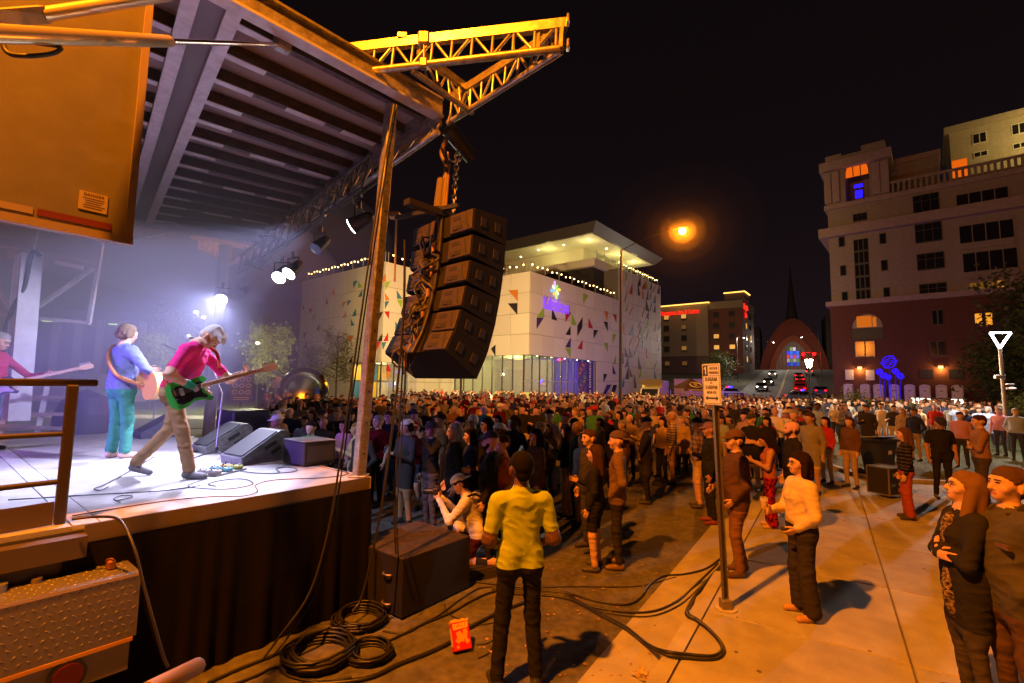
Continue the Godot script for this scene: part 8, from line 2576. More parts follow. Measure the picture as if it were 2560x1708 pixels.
	# ---- the front of the crowd, placed by the top of the head
	var cols := {"black": black, "navy": L(0.025, 0.03, 0.07), "maroon": maroon, "grey": L(0.20, 0.19, 0.19), "white": L(0.62, 0.60, 0.57), "tan": L(0.36, 0.25, 0.14), "pink": L(0.52, 0.26, 0.34), "brown": L(0.11, 0.06, 0.035), "blue": L(0.05, 0.08, 0.25), "denim": jeans, "cream": L(0.52, 0.40, 0.24), "red": L(0.36, 0.03, 0.025), "olive": L(0.10, 0.09, 0.035), "light blue": L(0.30, 0.38, 0.52), "orange": L(0.5, 0.17, 0.04), "green": L(0.05, 0.20, 0.07), "charcoal": L(0.045, 0.042, 0.045), "yellow": L(0.58, 0.42, 0.06)}
	var row := [
		[946, 1040, 1.80, "down", false, "maroon", "short", "black", "short", "grey", "", "person in maroon printed shirt and black trousers beside the stage corner"],
		[972, 1030, 1.82, "down", false, "black", "short", "denim", "short", "brown", "", "person in black t-shirt and blue jeans behind the maroon shirt"],
		[1033, 1026, 1.84, "pocket", false, "navy", "long", "charcoal", "short", "brown", "hat", "person in navy jacket and brimmed hat near the hanging cables"],
		[1080, 1057, 1.80, "raise", false, "black", "long", "denim", "short", "brown", "hat", "person in black jacket and flat hat raising one hand"],
		[1137, 1061, 1.84, "down", false, "black", "long", "black", "bob", "grey", "", "person in black coat with swept grey hair"],
		[1176, 1074, 1.70, "drink", true, "navy", "long", "black", "bob", "dark", "", "person in navy jacket with dark bob beside the grey haired one"],
		[1183, 1041, 1.80, "down", false, "charcoal", "long", "charcoal", "short", "dark", "cap", "person in charcoal top and pale cap in the front rows"],
		[1217, 1047, 1.84, "down", false, "black", "long", "black", "long", "dark", "", "person in black with long curly dark hair in the front rows"],
		[1227, 1083, 1.80, "drink", false, "black", "long", "black", "short", "dark", "cap", "person in black jacket and black cap with beard holding a bottle"],
		[1256, 1090, 1.74, "pocket", false, "orange", "short", "black", "short", "brown", "", "person in rust orange t-shirt behind the yellow green polo"],
		[1283, 1044, 1.80, "cross", false, "grey", "short", "charcoal", "short", "dark", "", "person in grey striped shirt, arms crossed, in the front rows"],
		[1340, 1074, 1.74, "down", true, "brown", "long", "brown", "long", "dark", "", "person in long brown coat with long dark hair"],
		[1473, 1076, 1.80, "down", false, "charcoal", "long", "charcoal", "short", "brown", "", "person in charcoal jacket between the clapping one and the hooded sweater"],
		[1655, 1044, 1.68, "down", true, "tan", "none", "black", "long", "dark", "", "person in tan sleeveless top beside the striped sweater"],
		[1878, 1037, 1.84, "cross", false, "black", "short", "tan", "short", "brown", "cap", "person in black polo and cap, arms crossed, above the brown jacket"],
		[1915, 1044, 1.70, "drink", true, "black", "long", "black", "bob", "dark", "", "person in black top with tied dark hair beside the black polo"],
		[1985, 1026, 1.84, "down", false, "black", "short", "black", "short", "grey", "", "person in black shirt with grey hair and folded hands"],
		[2024, 1033, 1.82, "down", false, "grey", "long", "cream", "short", "brown", "", "person in grey sweater with white lanyard card and cream shorts"],
		[2062, 1043, 1.66, "drink", true, "red", "long", "cream", "bob", "dark", "", "person in red patterned top and cream trousers"],
		[2122, 1043, 1.70, "down", true, "brown", "long", "tan", "bob", "brown", "", "person in dark brown jacket and tan trousers seen from behind"],
		[2167, 1014, 1.80, "drink", false, "charcoal", "long", "tan", "short", "brown", "", "person in dark vest and tan trousers holding a drink on the lawn"],
		[2203, 1009, 1.80, "pocket", false, "white", "long", "white", "short", "brown", "", "person in white hooded sweater and white shorts"],
		[2234, 1014, 1.76, "drink", false, "charcoal", "short", "cream", "short", "dark", "", "person in dark t-shirt and cream shorts beside the white sweater"],
		[2256, 1022, 1.66, "down", true, "tan", "long", "white", "long", "blonde", "", "person with scarf and white skirt beside the lawn"],
		[2284, 1022, 1.76, "pocket", false, "navy", "long", "tan", "short", "brown", "", "person in navy padded jacket and tan trousers"],
		[2399, 1031, 1.72, "down", false, "pink", "long", "charcoal", "short", "brown", "", "person in pale pink shirt on the lawn"],
		[2470, 1018, 1.72, "down", true, "light blue", "long", "denim", "bob", "grey", "", "person in light blue top carrying a yellow bag"],
		[2496, 1020, 1.78, "down", false, "pink", "long", "denim", "short", "grey", "", "person in pink shirt and jeans beside the yellow bag"],
		[2538, 1022, 1.80, "pocket", false, "light blue", "long", "denim", "short", "grey", "", "person in light blue shirt and jeans by the triangle lamp post"],
		[707, 1008, 1.82, "cross", false, "navy", "long", "denim", "short", "grey", "", "person in navy jacket behind the grey street sign post"],
		[724, 1020, 1.80, "cross", false, "navy", "long", "black", "bald", "grey", "", "bald person in navy jacket with white chest badge by the stage"],
		[762, 1042, 1.66, "drink", true, "light blue", "long", "denim", "long", "dark", "", "person in pale jacket with long dark hair by the stage"],
		[781, 1027, 1.72, "down", true, "black", "long", "black", "bob", "brown", "", "person in black behind the pale jacket by the stage"],
		[807, 1025, 1.84, "clap", false, "black", "long", "black", "short", "dark", "cap", "bearded person in black shirt and black cap clapping by the stage"],
		[844, 1025, 1.80, "down", false, "black", "long", "black", "short", "blonde", "", "person in black with fair swept hair by the stage"],
		[861, 1052, 1.66, "drink", true, "pink", "long", "denim", "long", "dark", "", "person in fluffy pink sweater close to the stage corner"],
		[806, 999, 1.84, "down", false, "black", "long", "black", "short", "dark", "", "tall dark clothed person before the ring sculpture"],
		[863, 1010, 1.80, "down", false, "charcoal", "long", "black", "short", "brown", "", "person in charcoal jacket behind the fair haired one"],
		[932, 1008, 1.80, "down", false, "charcoal", "long", "black", "short", "dark", "cap", "person in charcoal jacket and dark cap behind the maroon shirt"],
		[1005, 1015, 1.78, "down", false, "light blue", "long", "denim", "short", "brown", "", "person in light blue shirt behind the stage post cables"],
		[1060, 1018, 1.76, "down", true, "black", "long", "black", "long", "blonde", "", "fair long haired person in black behind the flat hat"]]
	var hc := {"dark": L(0.02, 0.013, 0.01), "brown": L(0.07, 0.035, 0.018), "grey": L(0.34, 0.32, 0.30), "blonde": L(0.35, 0.20, 0.08)}
	var taken := []
	for o in get_children():
		if o.has_meta("category") and o.get_meta("category") == "person": taken.append(Vector2(o.position.x, o.position.z))
	var i := 0
	for e in row:
		var p := G(e[0], e[1], e[2])
		p.y = WALK if K_out(p) > 0.0 else 0.0
		if p.y > 0.0:
			p = G(e[0], e[1], e[2] + WALK)
			p.y = WALK
		var close := p.length() < 12.5
		var v := i % 3
		var pr := near_proto(e[3], e[4], {"cell": 0.016, "head_cell": 0.009, "build": 1.0 + 0.05 * v, "sleeve": 1.12} if e[6] == "long" else {"cell": 0.016, "head_cell": 0.009}) if close else crowd_proto(e[3], e[4], v)
		person(e[11], p, to_stage(p, sin(i * 2.3) * 0.25), e[2], pr, {"top": cols[e[5]], "sleeve": e[6], "bottom": cols[e[7]], "legs": "short" if "shorts" in e[11] or "skirt" in e[11] else "long", "hair": e[8], "hair_c": hc[e[9]], "cap": e[10], "cap_c": cols.white if "pale cap" in e[11] else cols.charcoal, "beard": "beard" in e[11], "skin": C.mid if i % 7 == 3 else C.light}, "people at the front of the crowd")
		taken.append(Vector2(p.x, p.z))
		i += 1
	# ---- the rest of the crowd
	var tops := ["black", "black", "black", "black", "navy", "navy", "charcoal", "charcoal", "charcoal", "charcoal", "grey", "white", "tan", "brown", "brown", "cream", "red", "olive", "light blue", "green", "tan", "maroon"]
	var bots := ["denim", "denim", "black", "charcoal", "tan", "brown", "navy", "cream"]
	var spots := []
	var tries := 0
	while spots.size() < 820 and tries < 40000:
		tries += 1
		var z := -(8.5 + 46.0 * pow(rng.randf(), 1.5))
		var x := rng.randf_range(-17.0, 46.0)
		var p := Vector3(x, 0, z)
		if not crowd_place(p): continue
		var q := Vector2(x, z)
		var gap := 0.48 if z > -16 else (0.56 if z > -26 else 0.8)
		var ok := true
		for t in taken:
			if q.distance_squared_to(t) < gap * gap:
				ok = false
				break
		if not ok: continue
		taken.append(q)
		spots.append(p)
	spots.sort_custom(func(a, b): return a.length_squared() < b.length_squared())
	var single := mini(spots.size(), 236)
	for s in single:
		var p: Vector3 = spots[s]
		if K_out(p) > 0.0: p.y = WALK
		var fem := rng.randf() < 0.45
		var pose: String = ["down", "down", "cross", "pocket", "drink", "phone", "clap", "raise"][rng.randi_range(0, 7)]
		if pose == "raise" and rng.randf() < 0.6: pose = "down"
		var v := rng.randi_range(0, 2)
		var tn: String = tops[rng.randi_range(0, tops.size() - 1)]
		var bn: String = bots[rng.randi_range(0, bots.size() - 1)]
		var sl: String = ["long", "long", "short"][rng.randi_range(0, 2)] if v != 2 else "long"
		var shorts := rng.randf() < 0.22 and v != 2
		var hs: String = (["long", "long", "bob", "tail", "curly"] if fem else ["short", "short", "short", "bald", "shaggy"])[rng.randi_range(0, 4)]
		var hn: String = ["dark", "dark", "brown", "brown", "grey", "blonde"][rng.randi_range(0, 5)]
		var cap := "" if fem or rng.randf() < 0.65 else (["cap", "cap", "hat", "cap_back"][rng.randi_range(0, 3)] as String)
		var cn: String = ["black", "white", "navy", "tan", "red"][rng.randi_range(0, 4)]
		var garment := "t-shirt" if sl == "short" else ("long coat" if v == 2 else "top")
		var words := "crowd member in %s %s and %s %s, %s, %s" % [tn, garment, bn, "shorts" if shorts else "trousers",
			("%s %s" % [cn, {"cap": "cap", "hat": "brimmed hat", "cap_back": "backward cap"}[cap]]) if cap != "" else ("thin %s hair" % hn if hs == "bald" else "%s %s hair" % [{"long": "long", "bob": "chin-length", "tail": "tied", "curly": "curly", "short": "short", "shaggy": "shaggy"}[hs], hn]),
			{"down": "arms down", "cross": "arms crossed", "pocket": "hands in pockets", "drink": "one hand raised", "phone": "hands joined", "clap": "clapping", "raise": "arm lifted"}[pose]]
		var tall := rng.randf_range(1.58, 1.74) if fem else rng.randf_range(1.68, 1.9)
		var jit := rng.randf_range(-0.45, 0.45)
		if p.z < -30.0: jit = rng.randf_range(-1.6, 1.6)
		if pose == "phone" and p.z > -22.0:
			var cell_phone := thing("phone", "glowing phone held in both hands of a crowd member", "phone", p, to_stage(p, jit), "lit phones in the crowd")
			obj("case", Sh.new().bbox(Vector3(0, 1.30, 0.40) * tall / 1.75, Vector3(0.08, 0.15, 0.01), 0.004, Basis(Vector3.RIGHT, -0.5)), mat(L(0.02, 0.02, 0.02), 0.4), cell_phone)
			obj("screen", Sh.new().box(Vector3(0, 1.30, 0.40) * tall / 1.75 - Basis(Vector3.RIGHT, -0.5).z * 0.006, Vector3(0.07, 0.14, 0.002), Basis(Vector3.RIGHT, -0.5)), glow(Color(0.7, 0.8, 1.0), 1.6), cell_phone)
		person(words, p, to_stage(p, jit), tall, crowd_proto(pose, fem, v), {"top": cols[tn], "sleeve": sl, "bottom": cols[bn], "legs": "short" if shorts else "long", "hair": hs, "hair_c": hc[hn], "cap": cap, "cap_c": cols[cn], "skin": [C.light, C.light, C.light, C.mid, C.dark][rng.randi_range(0, 4)]}, "people standing in the crowd")
	# those too far and small to tell apart
	var fc := Node3D.new()
	fc.name = numbered("far_crowd")
	add_child(fc)
	tag(fc, "far part of the crowd before the museum and the trucks", "crowd")
	fc.set_meta("kind", "stuff")
	for g in 16:
		var pr := crowd_proto(["down", "cross", "pocket", "drink"][g % 4], g % 3 == 1, g % 3)
		var tc = cols[tops[(g * 5) % tops.size()]]
		var dress := {1: tc if tc is Material else cloth(tc), 5: cloth(cols[bots[g % 8]]), 0: mat([C.light, C.light, C.mid, C.light][g % 4], 0.55, 0.0, 0.35), 7: mat(L(0.03, 0.028, 0.026), 0.6)}
		var me: ArrayMesh = pr[0].duplicate()
		for s in me.get_surface_count():
			var z: int = pr[1][s]
			me.surface_set_material(s, dress[{0: 0, 1: 1, 2: 1, 3: 1 if g % 2 else 0, 4: 0, 5: 5, 6: 5, 7: 7}[z]])
		var hm: ArrayMesh = hair_mesh(["short", "long", "short", "bob"][g % 4] if g % 3 == 1 else "short", 0.017)
		for kind in 2:
			var mm := MultiMesh.new()
			mm.transform_format = MultiMesh.TRANSFORM_3D
			if kind == 0: mm.mesh = me
			else:
				mm.mesh = hm.duplicate()
				mm.mesh.surface_set_material(0, cloth(hc[["dark", "brown", "grey", "brown", "blonde"][g % 5]], "strand"))
			var mine := []
			for s in range(single, spots.size()):
				if s % 16 == g: mine.append(spots[s])
			mm.instance_count = mine.size()
			for s in mine.size():
				var p: Vector3 = mine[s]
				if K_out(p) > 0.0: p.y = WALK
				var at := Transform3D(Basis(Vector3.UP, to_stage(p, 0.5 * sin(s * 3.7 + g))).scaled(Vector3.ONE * (0.98 + 0.07 * sin(s * 2.1 + g))), p)
				mm.set_instance_transform(s, at if kind == 0 else at * (pr[2] as Transform3D))
			var mi := MultiMeshInstance3D.new()
			mi.multimesh = mm
			mi.name = "bodies" if kind == 0 else "hair"
			fc.add_child(mi, true)
	print("crowd ", single, " + ", spots.size() - single)

func K_out(p: Vector3) -> float:                   # how far beyond the kerb a place lies
	return (p - kerb_at).dot(road_side) if (p - kerb_at).dot(road_dir) < 60.0 else -1.0

func crowd_place(p: Vector3) -> bool:
	var z := -p.z
	var q := p - S0
	if q.dot(SA) < 1.1 and q.dot(SB) > -1.0: return false
	if q.dot(SA) < 1.6 and q.dot(SB) > 8.0: return false
	var w := K_out(p)
	var b := rad_to_deg(atan2(p.x, z))
	if b < -27.5 or b > 46.0: return false
	if z < 13.0 and w > -1.6: return false
	if z < 12.0 and b > 9.0: return false
	if z >= 13.0 and z < 19.0 and w > 1.0: return false
	if z >= 19.0 and w > 6.0 + (z - 19.0) * 0.9: return false
	if b > 30.0 and z > 40.0: return false
	# thin out the far side so that the lit ground shows between people
	if z > 34.0 and rng.randf() < 0.35: return false
	if b < -14.0 and z > 30.0: return false
	return true

func cup(label: String, at: Vector3) -> void:
	var o := thing("plastic_cup", label, "cup", at)
	obj("cup_wall", Sh.new().lathe([Vector2(0.030, -0.06), Vector2(0.042, 0.06)], Vector3.ZERO, 14), pane(Color(0.95, 0.95, 0.95), 0.25), o)
	obj("beer", Sh.new().lathe([Vector2(0.0, -0.058), Vector2(0.028, -0.058), Vector2(0.036, 0.02), Vector2(0.0, 0.021)], Vector3.ZERO, 14), mat(L(0.45, 0.22, 0.03), 0.2), o)

# ---------------------------------------------------------------- the band
func guitar(called: String, label: String, xf: Transform3D, outline: PackedVector2Array, thick: float, m: Material, guard: Material, neck_m: Material, neck_len: float, acoustic: bool) -> void:
	# xf: x along the neck, z out of the face
	var o := thing(called, label, "guitar")
	obj("body", Sh.new().prism(outline, thick, xf), m, o)
	var x1 := 0.0
	for p in outline: x1 = maxf(x1, p.x)
	var nk := obj("neck", Sh.new().bbox(xf * Vector3(x1 - 0.03 + neck_len / 2, 0.02, 0.008), Vector3(neck_len + 0.1, 0.05, 0.026), 0.008, xf.basis), neck_m, o)
	for k in 12:
		obj("fret", Sh.new().box(xf * Vector3(x1 + 0.02 + neck_len * 0.93 * (1.0 - pow(0.92, k)) / 0.65, 0.02, 0.0215), Vector3(0.003, 0.046, 0.002), xf.basis), mat(L(0.6, 0.6, 0.6), 0.3, 0.8), nk)
	var hd := obj("headstock", Sh.new().prism(PackedVector2Array([Vector2(0, -0.028), Vector2(0.05, -0.045), Vector2(0.16, -0.04), Vector2(0.18, 0.0), Vector2(0.14, 0.045), Vector2(0.0, 0.028)]), 0.016, xf.translated_local(Vector3(x1 + neck_len, 0.02, 0.012))), neck_m, o)
	for k in 6: obj("tuning_peg", Sh.new().cyl(xf * Vector3(x1 + neck_len + 0.03 + k * 0.022, 0.06, 0.0), xf * Vector3(x1 + neck_len + 0.03 + k * 0.022, 0.085, 0.0), 0.007, 0.01, 6), mat(L(0.6, 0.6, 0.62), 0.2, 1.0), hd)
	if acoustic:
		obj("sound_hole", Sh.new().cyl(xf * Vector3(0.12, 0, 0.0), xf * Vector3(0.12, 0, 0.003), 0.05, 0.05, 18), mat(L(0.01, 0.008, 0.006), 0.8), o)
		obj("bridge", Sh.new().box(xf * Vector3(-0.1, 0, 0.006), Vector3(0.03, 0.16, 0.01), xf.basis), mat(L(0.04, 0.02, 0.01), 0.5), o)
	else:
		var g := PackedVector2Array()
		for p in outline: g.append(p * Vector2(0.72, 0.66) + Vector2(0.01, -0.012))
		obj("pick_guard", Sh.new().prism(g, 0.004, xf.translated_local(Vector3(0, 0, 0.006))), guard, o)
		for x in [-0.06, 0.06]: obj("pickup", Sh.new().bbox(xf * Vector3(x, 0.015, 0.01), Vector3(0.035, 0.08, 0.012), 0.004, xf.basis), mat(L(0.5, 0.5, 0.52), 0.3, 0.6), o)
		for k in 2: obj("knob", Sh.new().cyl(xf * Vector3(-0.12, -0.09 + k * 0.035, 0.0), xf * Vector3(-0.12, -0.09 + k * 0.035, 0.02), 0.011, 0.009, 8), mat(L(0.6, 0.6, 0.6), 0.25, 0.9), o)
		obj("bridge", Sh.new().box(xf * Vector3(-0.13, 0.015, 0.01), Vector3(0.03, 0.07, 0.012), xf.basis), mat(L(0.6, 0.6, 0.6), 0.25, 0.9), o)
	var stw := Sh.new()
	for k in 6: stw.cyl(xf * Vector3(-0.13, -0.008 + k * 0.011, 0.02), xf * Vector3(x1 + neck_len, 0.0 + k * 0.008, 0.024), 0.0009, 0.0009, 4, false)
	obj("strings", stw, mat(L(0.6, 0.58, 0.5), 0.3, 1.0), o)

func electric_outline() -> PackedVector2Array:
	return PackedVector2Array([Vector2(-0.20, 0.0), Vector2(-0.19, -0.11), Vector2(-0.13, -0.165), Vector2(-0.04, -0.15), Vector2(0.02, -0.115), Vector2(0.09, -0.12), Vector2(0.17, -0.155), Vector2(0.20, -0.13), Vector2(0.15, -0.07), Vector2(0.14, -0.03), Vector2(0.15, 0.05), Vector2(0.19, 0.08), Vector2(0.16, 0.125), Vector2(0.08, 0.12), Vector2(0.0, 0.10), Vector2(-0.08, 0.135), Vector2(-0.15, 0.14), Vector2(-0.19, 0.09)])

func acoustic_outline() -> PackedVector2Array:
	var p := PackedVector2Array()
	for i in 40:
		var t := TAU * i / 40.0
		var x := cos(t)
		var w := 0.195 if x < 0.0 else 0.15
		var waist := 1.0 - 0.26 * exp(-pow((x - 0.22) / 0.28, 2.0))
		p.append(Vector2(x * 0.25, sin(t) * w * waist))
	return p

func band() -> void:
	# guitarist in pink
	var f1 := G(372, 1188, DECK)
	var f2 := G(468, 1198, DECK)
	var at := f1.lerp(f2, 0.55)
	var yaw := yawd(82)
	var pk := proto("pink", {"fine": true, "cell": 0.0115, "lean": 0.38, "pitch": 0.6, "yaw": 0.05, "build": 1.04, "sleeve": 1.1, "hem": 0.97,
		"arms": [[0.31, 1.06, 0.40], [0.12, 1.14, 0.62], [-0.36, 1.10, 0.10], [-0.17, 0.95, 0.30]], "hand0": Vector3(-0.35, 0.25, 0.5), "palm0": Vector3(-0.3, 0.6, 0.2), "hand1": Vector3(0.4, -0.35, 0.5), "palm1": Vector3(0.6, 0, -0.3), "curl0": 0.75, "curl1": 0.6,
		"legs": [[0.11, 0.50, -0.10], [0.11, 0.13, -0.40], [0.12, 0.035, -0.27], [-0.11, 0.51, 0.14], [-0.11, 0.085, 0.24], [-0.13, 0.03, 0.40]], "wide": 0.014})
	var g1 := person("guitarist in bright pink shirt and tan trousers bending over a green guitar", at, yaw, 1.84, pk, {"top": L(0.60, 0.03, 0.20), "sleeve": "short", "bottom": L(0.32, 0.20, 0.11), "hair": "grey_mop", "hair_c": L(0.62, 0.60, 0.60), "shoe": L(0.16, 0.15, 0.16), "fine": true})
	var fr := g1.transform
	put_mesh("wrist_band", Sh.new().cyl(Vector3(-0.25, 1.02, 0.21), Vector3(-0.20, 0.975, 0.265), 0.046, 0.042, 12).mesh(), cloth(L(0.03, 0.35, 0.20)), g1)
	var gx := Vector3(0.40, 0.26, 0.66).normalized()
	var gz := Vector3(-0.82, 0.10, 0.50)
	var gf := facing(gx, gz.cross(gx), Vector3(-0.235, 0.93, 0.24))
	guitar("electric_guitar", "bright green electric guitar with black guard played by the guitarist in pink", fr * gf, electric_outline(), 0.042, mat(L(0.06, 0.55, 0.10), 0.25), mat(L(0.02, 0.02, 0.025), 0.25), mat(L(0.50, 0.27, 0.14), 0.35), 0.52, false)
	var st := thing("guitar_strap", "pink red strap of the green guitar", "strap")
	obj("strap_band", Sh.new().tube(smooth([fr * Vector3(0.0, 1.18, 0.42), fr * Vector3(0.08, 1.36, 0.34), fr * Vector3(0.09, 1.44, 0.17), fr * Vector3(-0.02, 1.36, 0.02), fr * Vector3(-0.17, 1.1, -0.04), fr * Vector3(-0.30, 0.93, 0.08)]), 0.02, 6), cloth(L(0.35, 0.04, 0.03)), st)
	# guitarist in blue
	var bat := G(288, 1146, DECK)
	var bl := proto("blue", {"fine": true, "cell": 0.0115, "build": 1.17, "sleeve": 1.18, "hem": 0.90, "yaw": 0.3, "pitch": 0.15, "wide": 0.02,
		"arms": [[0.33, 1.12, 0.12], [0.24, 1.16, 0.42], [-0.46, 1.17, 0.02], [-0.34, 1.02, 0.24]], "curl0": 0.7, "curl1": 0.5, "legs": [[0.11, 0.50, 0.03], [0.11, 0.085, 0.0], [0.13, 0.03, 0.15], [-0.10, 0.50, 0.05], [-0.08, 0.085, 0.06], [-0.12, 0.03, 0.21]]})
	var g2 := person("guitarist in blue denim shirt and green trousers with back turned", bat, yawd(24), 1.86, bl, {"top": L(0.13, 0.15, 0.30), "sleeve": "long", "bottom": L(0.05, 0.20, 0.165), "hair": "shaggy", "hair_c": L(0.22, 0.15, 0.10), "shoe": L(0.5, 0.33, 0.26), "fine": true})
	var fr2 := g2.transform
	var ax := Vector3(0.93, 0.36, 0.02).normalized()
	var agf := facing(ax, Vector3(-0.3, 0.95, 0.0), Vector3(-0.43, 0.97, 0.17))
	guitar("acoustic_guitar", "honey coloured acoustic guitar held by the guitarist in blue", fr2 * agf, acoustic_outline(), 0.115, mat(L(0.50, 0.25, 0.08), 0.25), null, mat(L(0.20, 0.10, 0.05), 0.4), 0.42, true)
	var s2 := thing("guitar_strap", "tan leather strap across the blue denim back", "strap")
	obj("strap_band", Sh.new().tube(smooth([fr2 * Vector3(0.15, 1.42, 0.06), fr2 * Vector3(0.15, 1.47, -0.05), fr2 * Vector3(0.09, 1.34, -0.14), fr2 * Vector3(-0.06, 1.16, -0.155), fr2 * Vector3(-0.20, 1.04, -0.10), fr2 * Vector3(-0.45, 0.92, 0.14)]), 0.026, 6), cloth(L(0.36, 0.16, 0.08)), s2)
	# bass player at the far side
	var cat := G(-40, 1128, DECK)
	var g3 := person("bass player in red shirt with grey hair and glasses behind the handrail", cat, yawd(76), 1.76, proto("bass", {"fine": true, "cell": 0.014, "pitch": 0.35, "arms": [[0.30, 1.10, 0.26], [0.22, 1.14, 0.52], [-0.34, 1.08, 0.02], [-0.15, 0.98, 0.24]], "curl0": 0.7}), {"top": L(0.40, 0.03, 0.05), "sleeve": "long", "bottom": L(0.10, 0.13, 0.2), "hair": "shaggy", "hair_c": L(0.4, 0.36, 0.33), "glasses": true, "fine": true})
	guitar("bass_guitar", "dark bass guitar with pale neck played behind the handrail", g3.transform * facing(Vector3(0.5, 0.30, 0.75), Vector3(-0.3, 0.95, -0.2), Vector3(-0.20, 0.94, 0.20)), electric_outline(), 0.042, mat(L(0.03, 0.035, 0.045), 0.2), mat(L(0.5, 0.5, 0.5), 0.3), mat(L(0.5, 0.32, 0.2), 0.4), 0.72, false)
# ---------------------------------------------------------------- small things on the road
func lay(px: float, py: float, lift := 0.012) -> Vector3:       # a place on the road or the pavement
	var p := G(px, py, WALK)
	return Vector3(p.x, WALK + lift, p.z) if K_out(p) > 0.0 else G(px, py, lift)

func ground_cable(label: String, pts: Array, r: float, m: Material) -> void:
	var ps := []
	for q in pts: ps.append(lay(q[0], q[1], r))
	tag(obj("ground_cable", Sh.new().tube(smooth(ps, 6), r, 6), m), label, "cable", "cables on the road")

func build_small_things() -> void:
	var rub := mat(L(0.016, 0.015, 0.014), 0.45)
	var r := RandomNumberGenerator.new()
	r.seed = 31
	# big black speaker box in front of the stage
	var sub := thing("subwoofer", "large black bass speaker box with worn brown top before the stage corner", "speaker")
	var n0 := G(1003, 1553)
	var tn := Vector3(n0.x, 0.61, n0.z)
	var rt := G(1175, 1343, 0.61) - tn
	var lf := Vector3(rt.z, 0, -rt.x).normalized() * 0.98
	var c8 := []
	for y in [0.025, 0.61]:
		for q in [Vector3.ZERO, rt, rt + lf, lf]: c8.append(Vector3(n0.x, y, n0.z) + q)
	obj("cabinet", Sh.new().hexa(c8), mat(L(0.014, 0.012, 0.012), 0.6), sub)
	obj("top_board", Sh.new().hexa([c8[4] + Vector3(0, 0.001, 0), c8[5] + Vector3(0, 0.001, 0), c8[6] + Vector3(0, 0.001, 0), c8[7] + Vector3(0, 0.001, 0), c8[4] + Vector3(0, 0.012, 0), c8[5] + Vector3(0, 0.012, 0), c8[6] + Vector3(0, 0.012, 0), c8[7] + Vector3(0, 0.012, 0)]), textured("wear", L(0.075, 0.055, 0.04), 0.6, 1.2), sub)
	var ld := lf.normalized()
	for e in [[0.18, 0.42], [0.18, 0.12]]:
		var b: Vector3 = n0 + lf * float(e[0]) + Vector3(0, e[1], 0) - rt.normalized() * 0.012
		obj("handle", Sh.new().tube(smooth([b, b - rt.normalized() * 0.03 + ld * 0.03, b - rt.normalized() * 0.03 + ld * 0.1, b + ld * 0.13]), 0.012, 6), mat(L(0.35, 0.25, 0.14), 0.35, 0.7), sub)
	for q in [c8[0], c8[1], c8[3]]: obj("foot", Sh.new().cyl(Vector3(q.x, 0, q.z) + (rt + lf) * 0.06 * (1.0 if q == c8[0] else 0.0) + (lf - rt) * 0.06 * (1.0 if q == c8[1] else 0.0) + (rt - lf) * 0.06 * (1.0 if q == c8[3] else 0.0), Vector3(q.x, 0.026, q.z) + (rt + lf) * 0.06 * (1.0 if q == c8[0] else 0.0) + (lf - rt) * 0.06 * (1.0 if q == c8[1] else 0.0) + (rt - lf) * 0.06 * (1.0 if q == c8[3] else 0.0), 0.03, 0.03, 8), rub, sub)
	var rp := thing("cable_ramp", "low black rubber ramp under the kneeling person", "cable ramp", G(1215, 1428), yawd(60))
	obj("ramp", Sh.new().hexa([Vector3(-0.25, 0, 0.4), Vector3(0.25, 0, 0.4), Vector3(0.25, 0, -0.4), Vector3(-0.25, 0, -0.4), Vector3(-0.14, 0.055, 0.39), Vector3(0.14, 0.055, 0.39), Vector3(0.14, 0.055, -0.39), Vector3(-0.14, 0.055, -0.39)]), rub, rp)
	for x in [-0.05, 0.05]: obj("groove_lid", Sh.new().box(Vector3(x, 0.058, 0), Vector3(0.07, 0.01, 0.76)), mat(L(0.03, 0.026, 0.024), 0.6), rp)
	# coils of cable
	for e in [["large neat coil of thick black cable on the road by the stage skirt", 801, 1643, 0.30, 15, 0.013], ["small coil of black cable beside the large coil", 922, 1640, 0.20, 11, 0.010], ["loose tangled coil of black cable against the bass speaker box", 898, 1556, 0.26, 13, 0.011]]:
		var at := G(e[1], e[2])
		var pts := []
		for k in int(e[4]) * 14:
			var t := TAU * k / 14.0
			var lp := k / 14
			var rad: float = e[3] * (0.80 + 0.24 * r.randf_range(0.0, 0.35) + 0.20 * absf(sin(lp * 2.1)))
			pts.append(at + Vector3(cos(t) * rad + 0.02 * sin(lp * 1.7), e[5] + 0.007 * lp * (0.7 + 0.5 * sin(t * 0.5 + lp)), sin(t) * rad + 0.02 * cos(lp * 2.3)))
		tag(obj("cable_coil", Sh.new().tube(pts, e[5], 6), rub), e[0], "cable coil", "cable coils on the road")
	# loose cables over the road and the kerb
	ground_cable("cable from the road over the gutter to the sign post", [[1190, 1455], [1300, 1468], [1400, 1478], [1480, 1500], [1560, 1512], [1600, 1495], [1625, 1460], [1660, 1440], [1710, 1436], [1765, 1422], [1800, 1398]], 0.014, rub)
	ground_cable("second cable curving over the gutter to the sign post", [[1230, 1470], [1405, 1482], [1450, 1508], [1530, 1526], [1620, 1531], [1690, 1505], [1740, 1462], [1795, 1412]], 0.014, rub)
	ground_cable("third cable curving over the gutter beside the second", [[1230, 1474], [1405, 1486], [1452, 1513], [1540, 1536], [1628, 1541], [1700, 1512], [1748, 1470], [1800, 1416]], 0.010, rub)
	ground_cable("thick cable looping onto the pavement and back to the kerb", [[1250, 1480], [1405, 1490], [1500, 1534], [1562, 1566], [1620, 1612], [1662, 1634], [1720, 1642], [1780, 1646], [1805, 1632], [1798, 1608], [1770, 1578], [1738, 1554], [1716, 1540], [1726, 1508], [1745, 1480], [1800, 1420]], 0.017, rub)
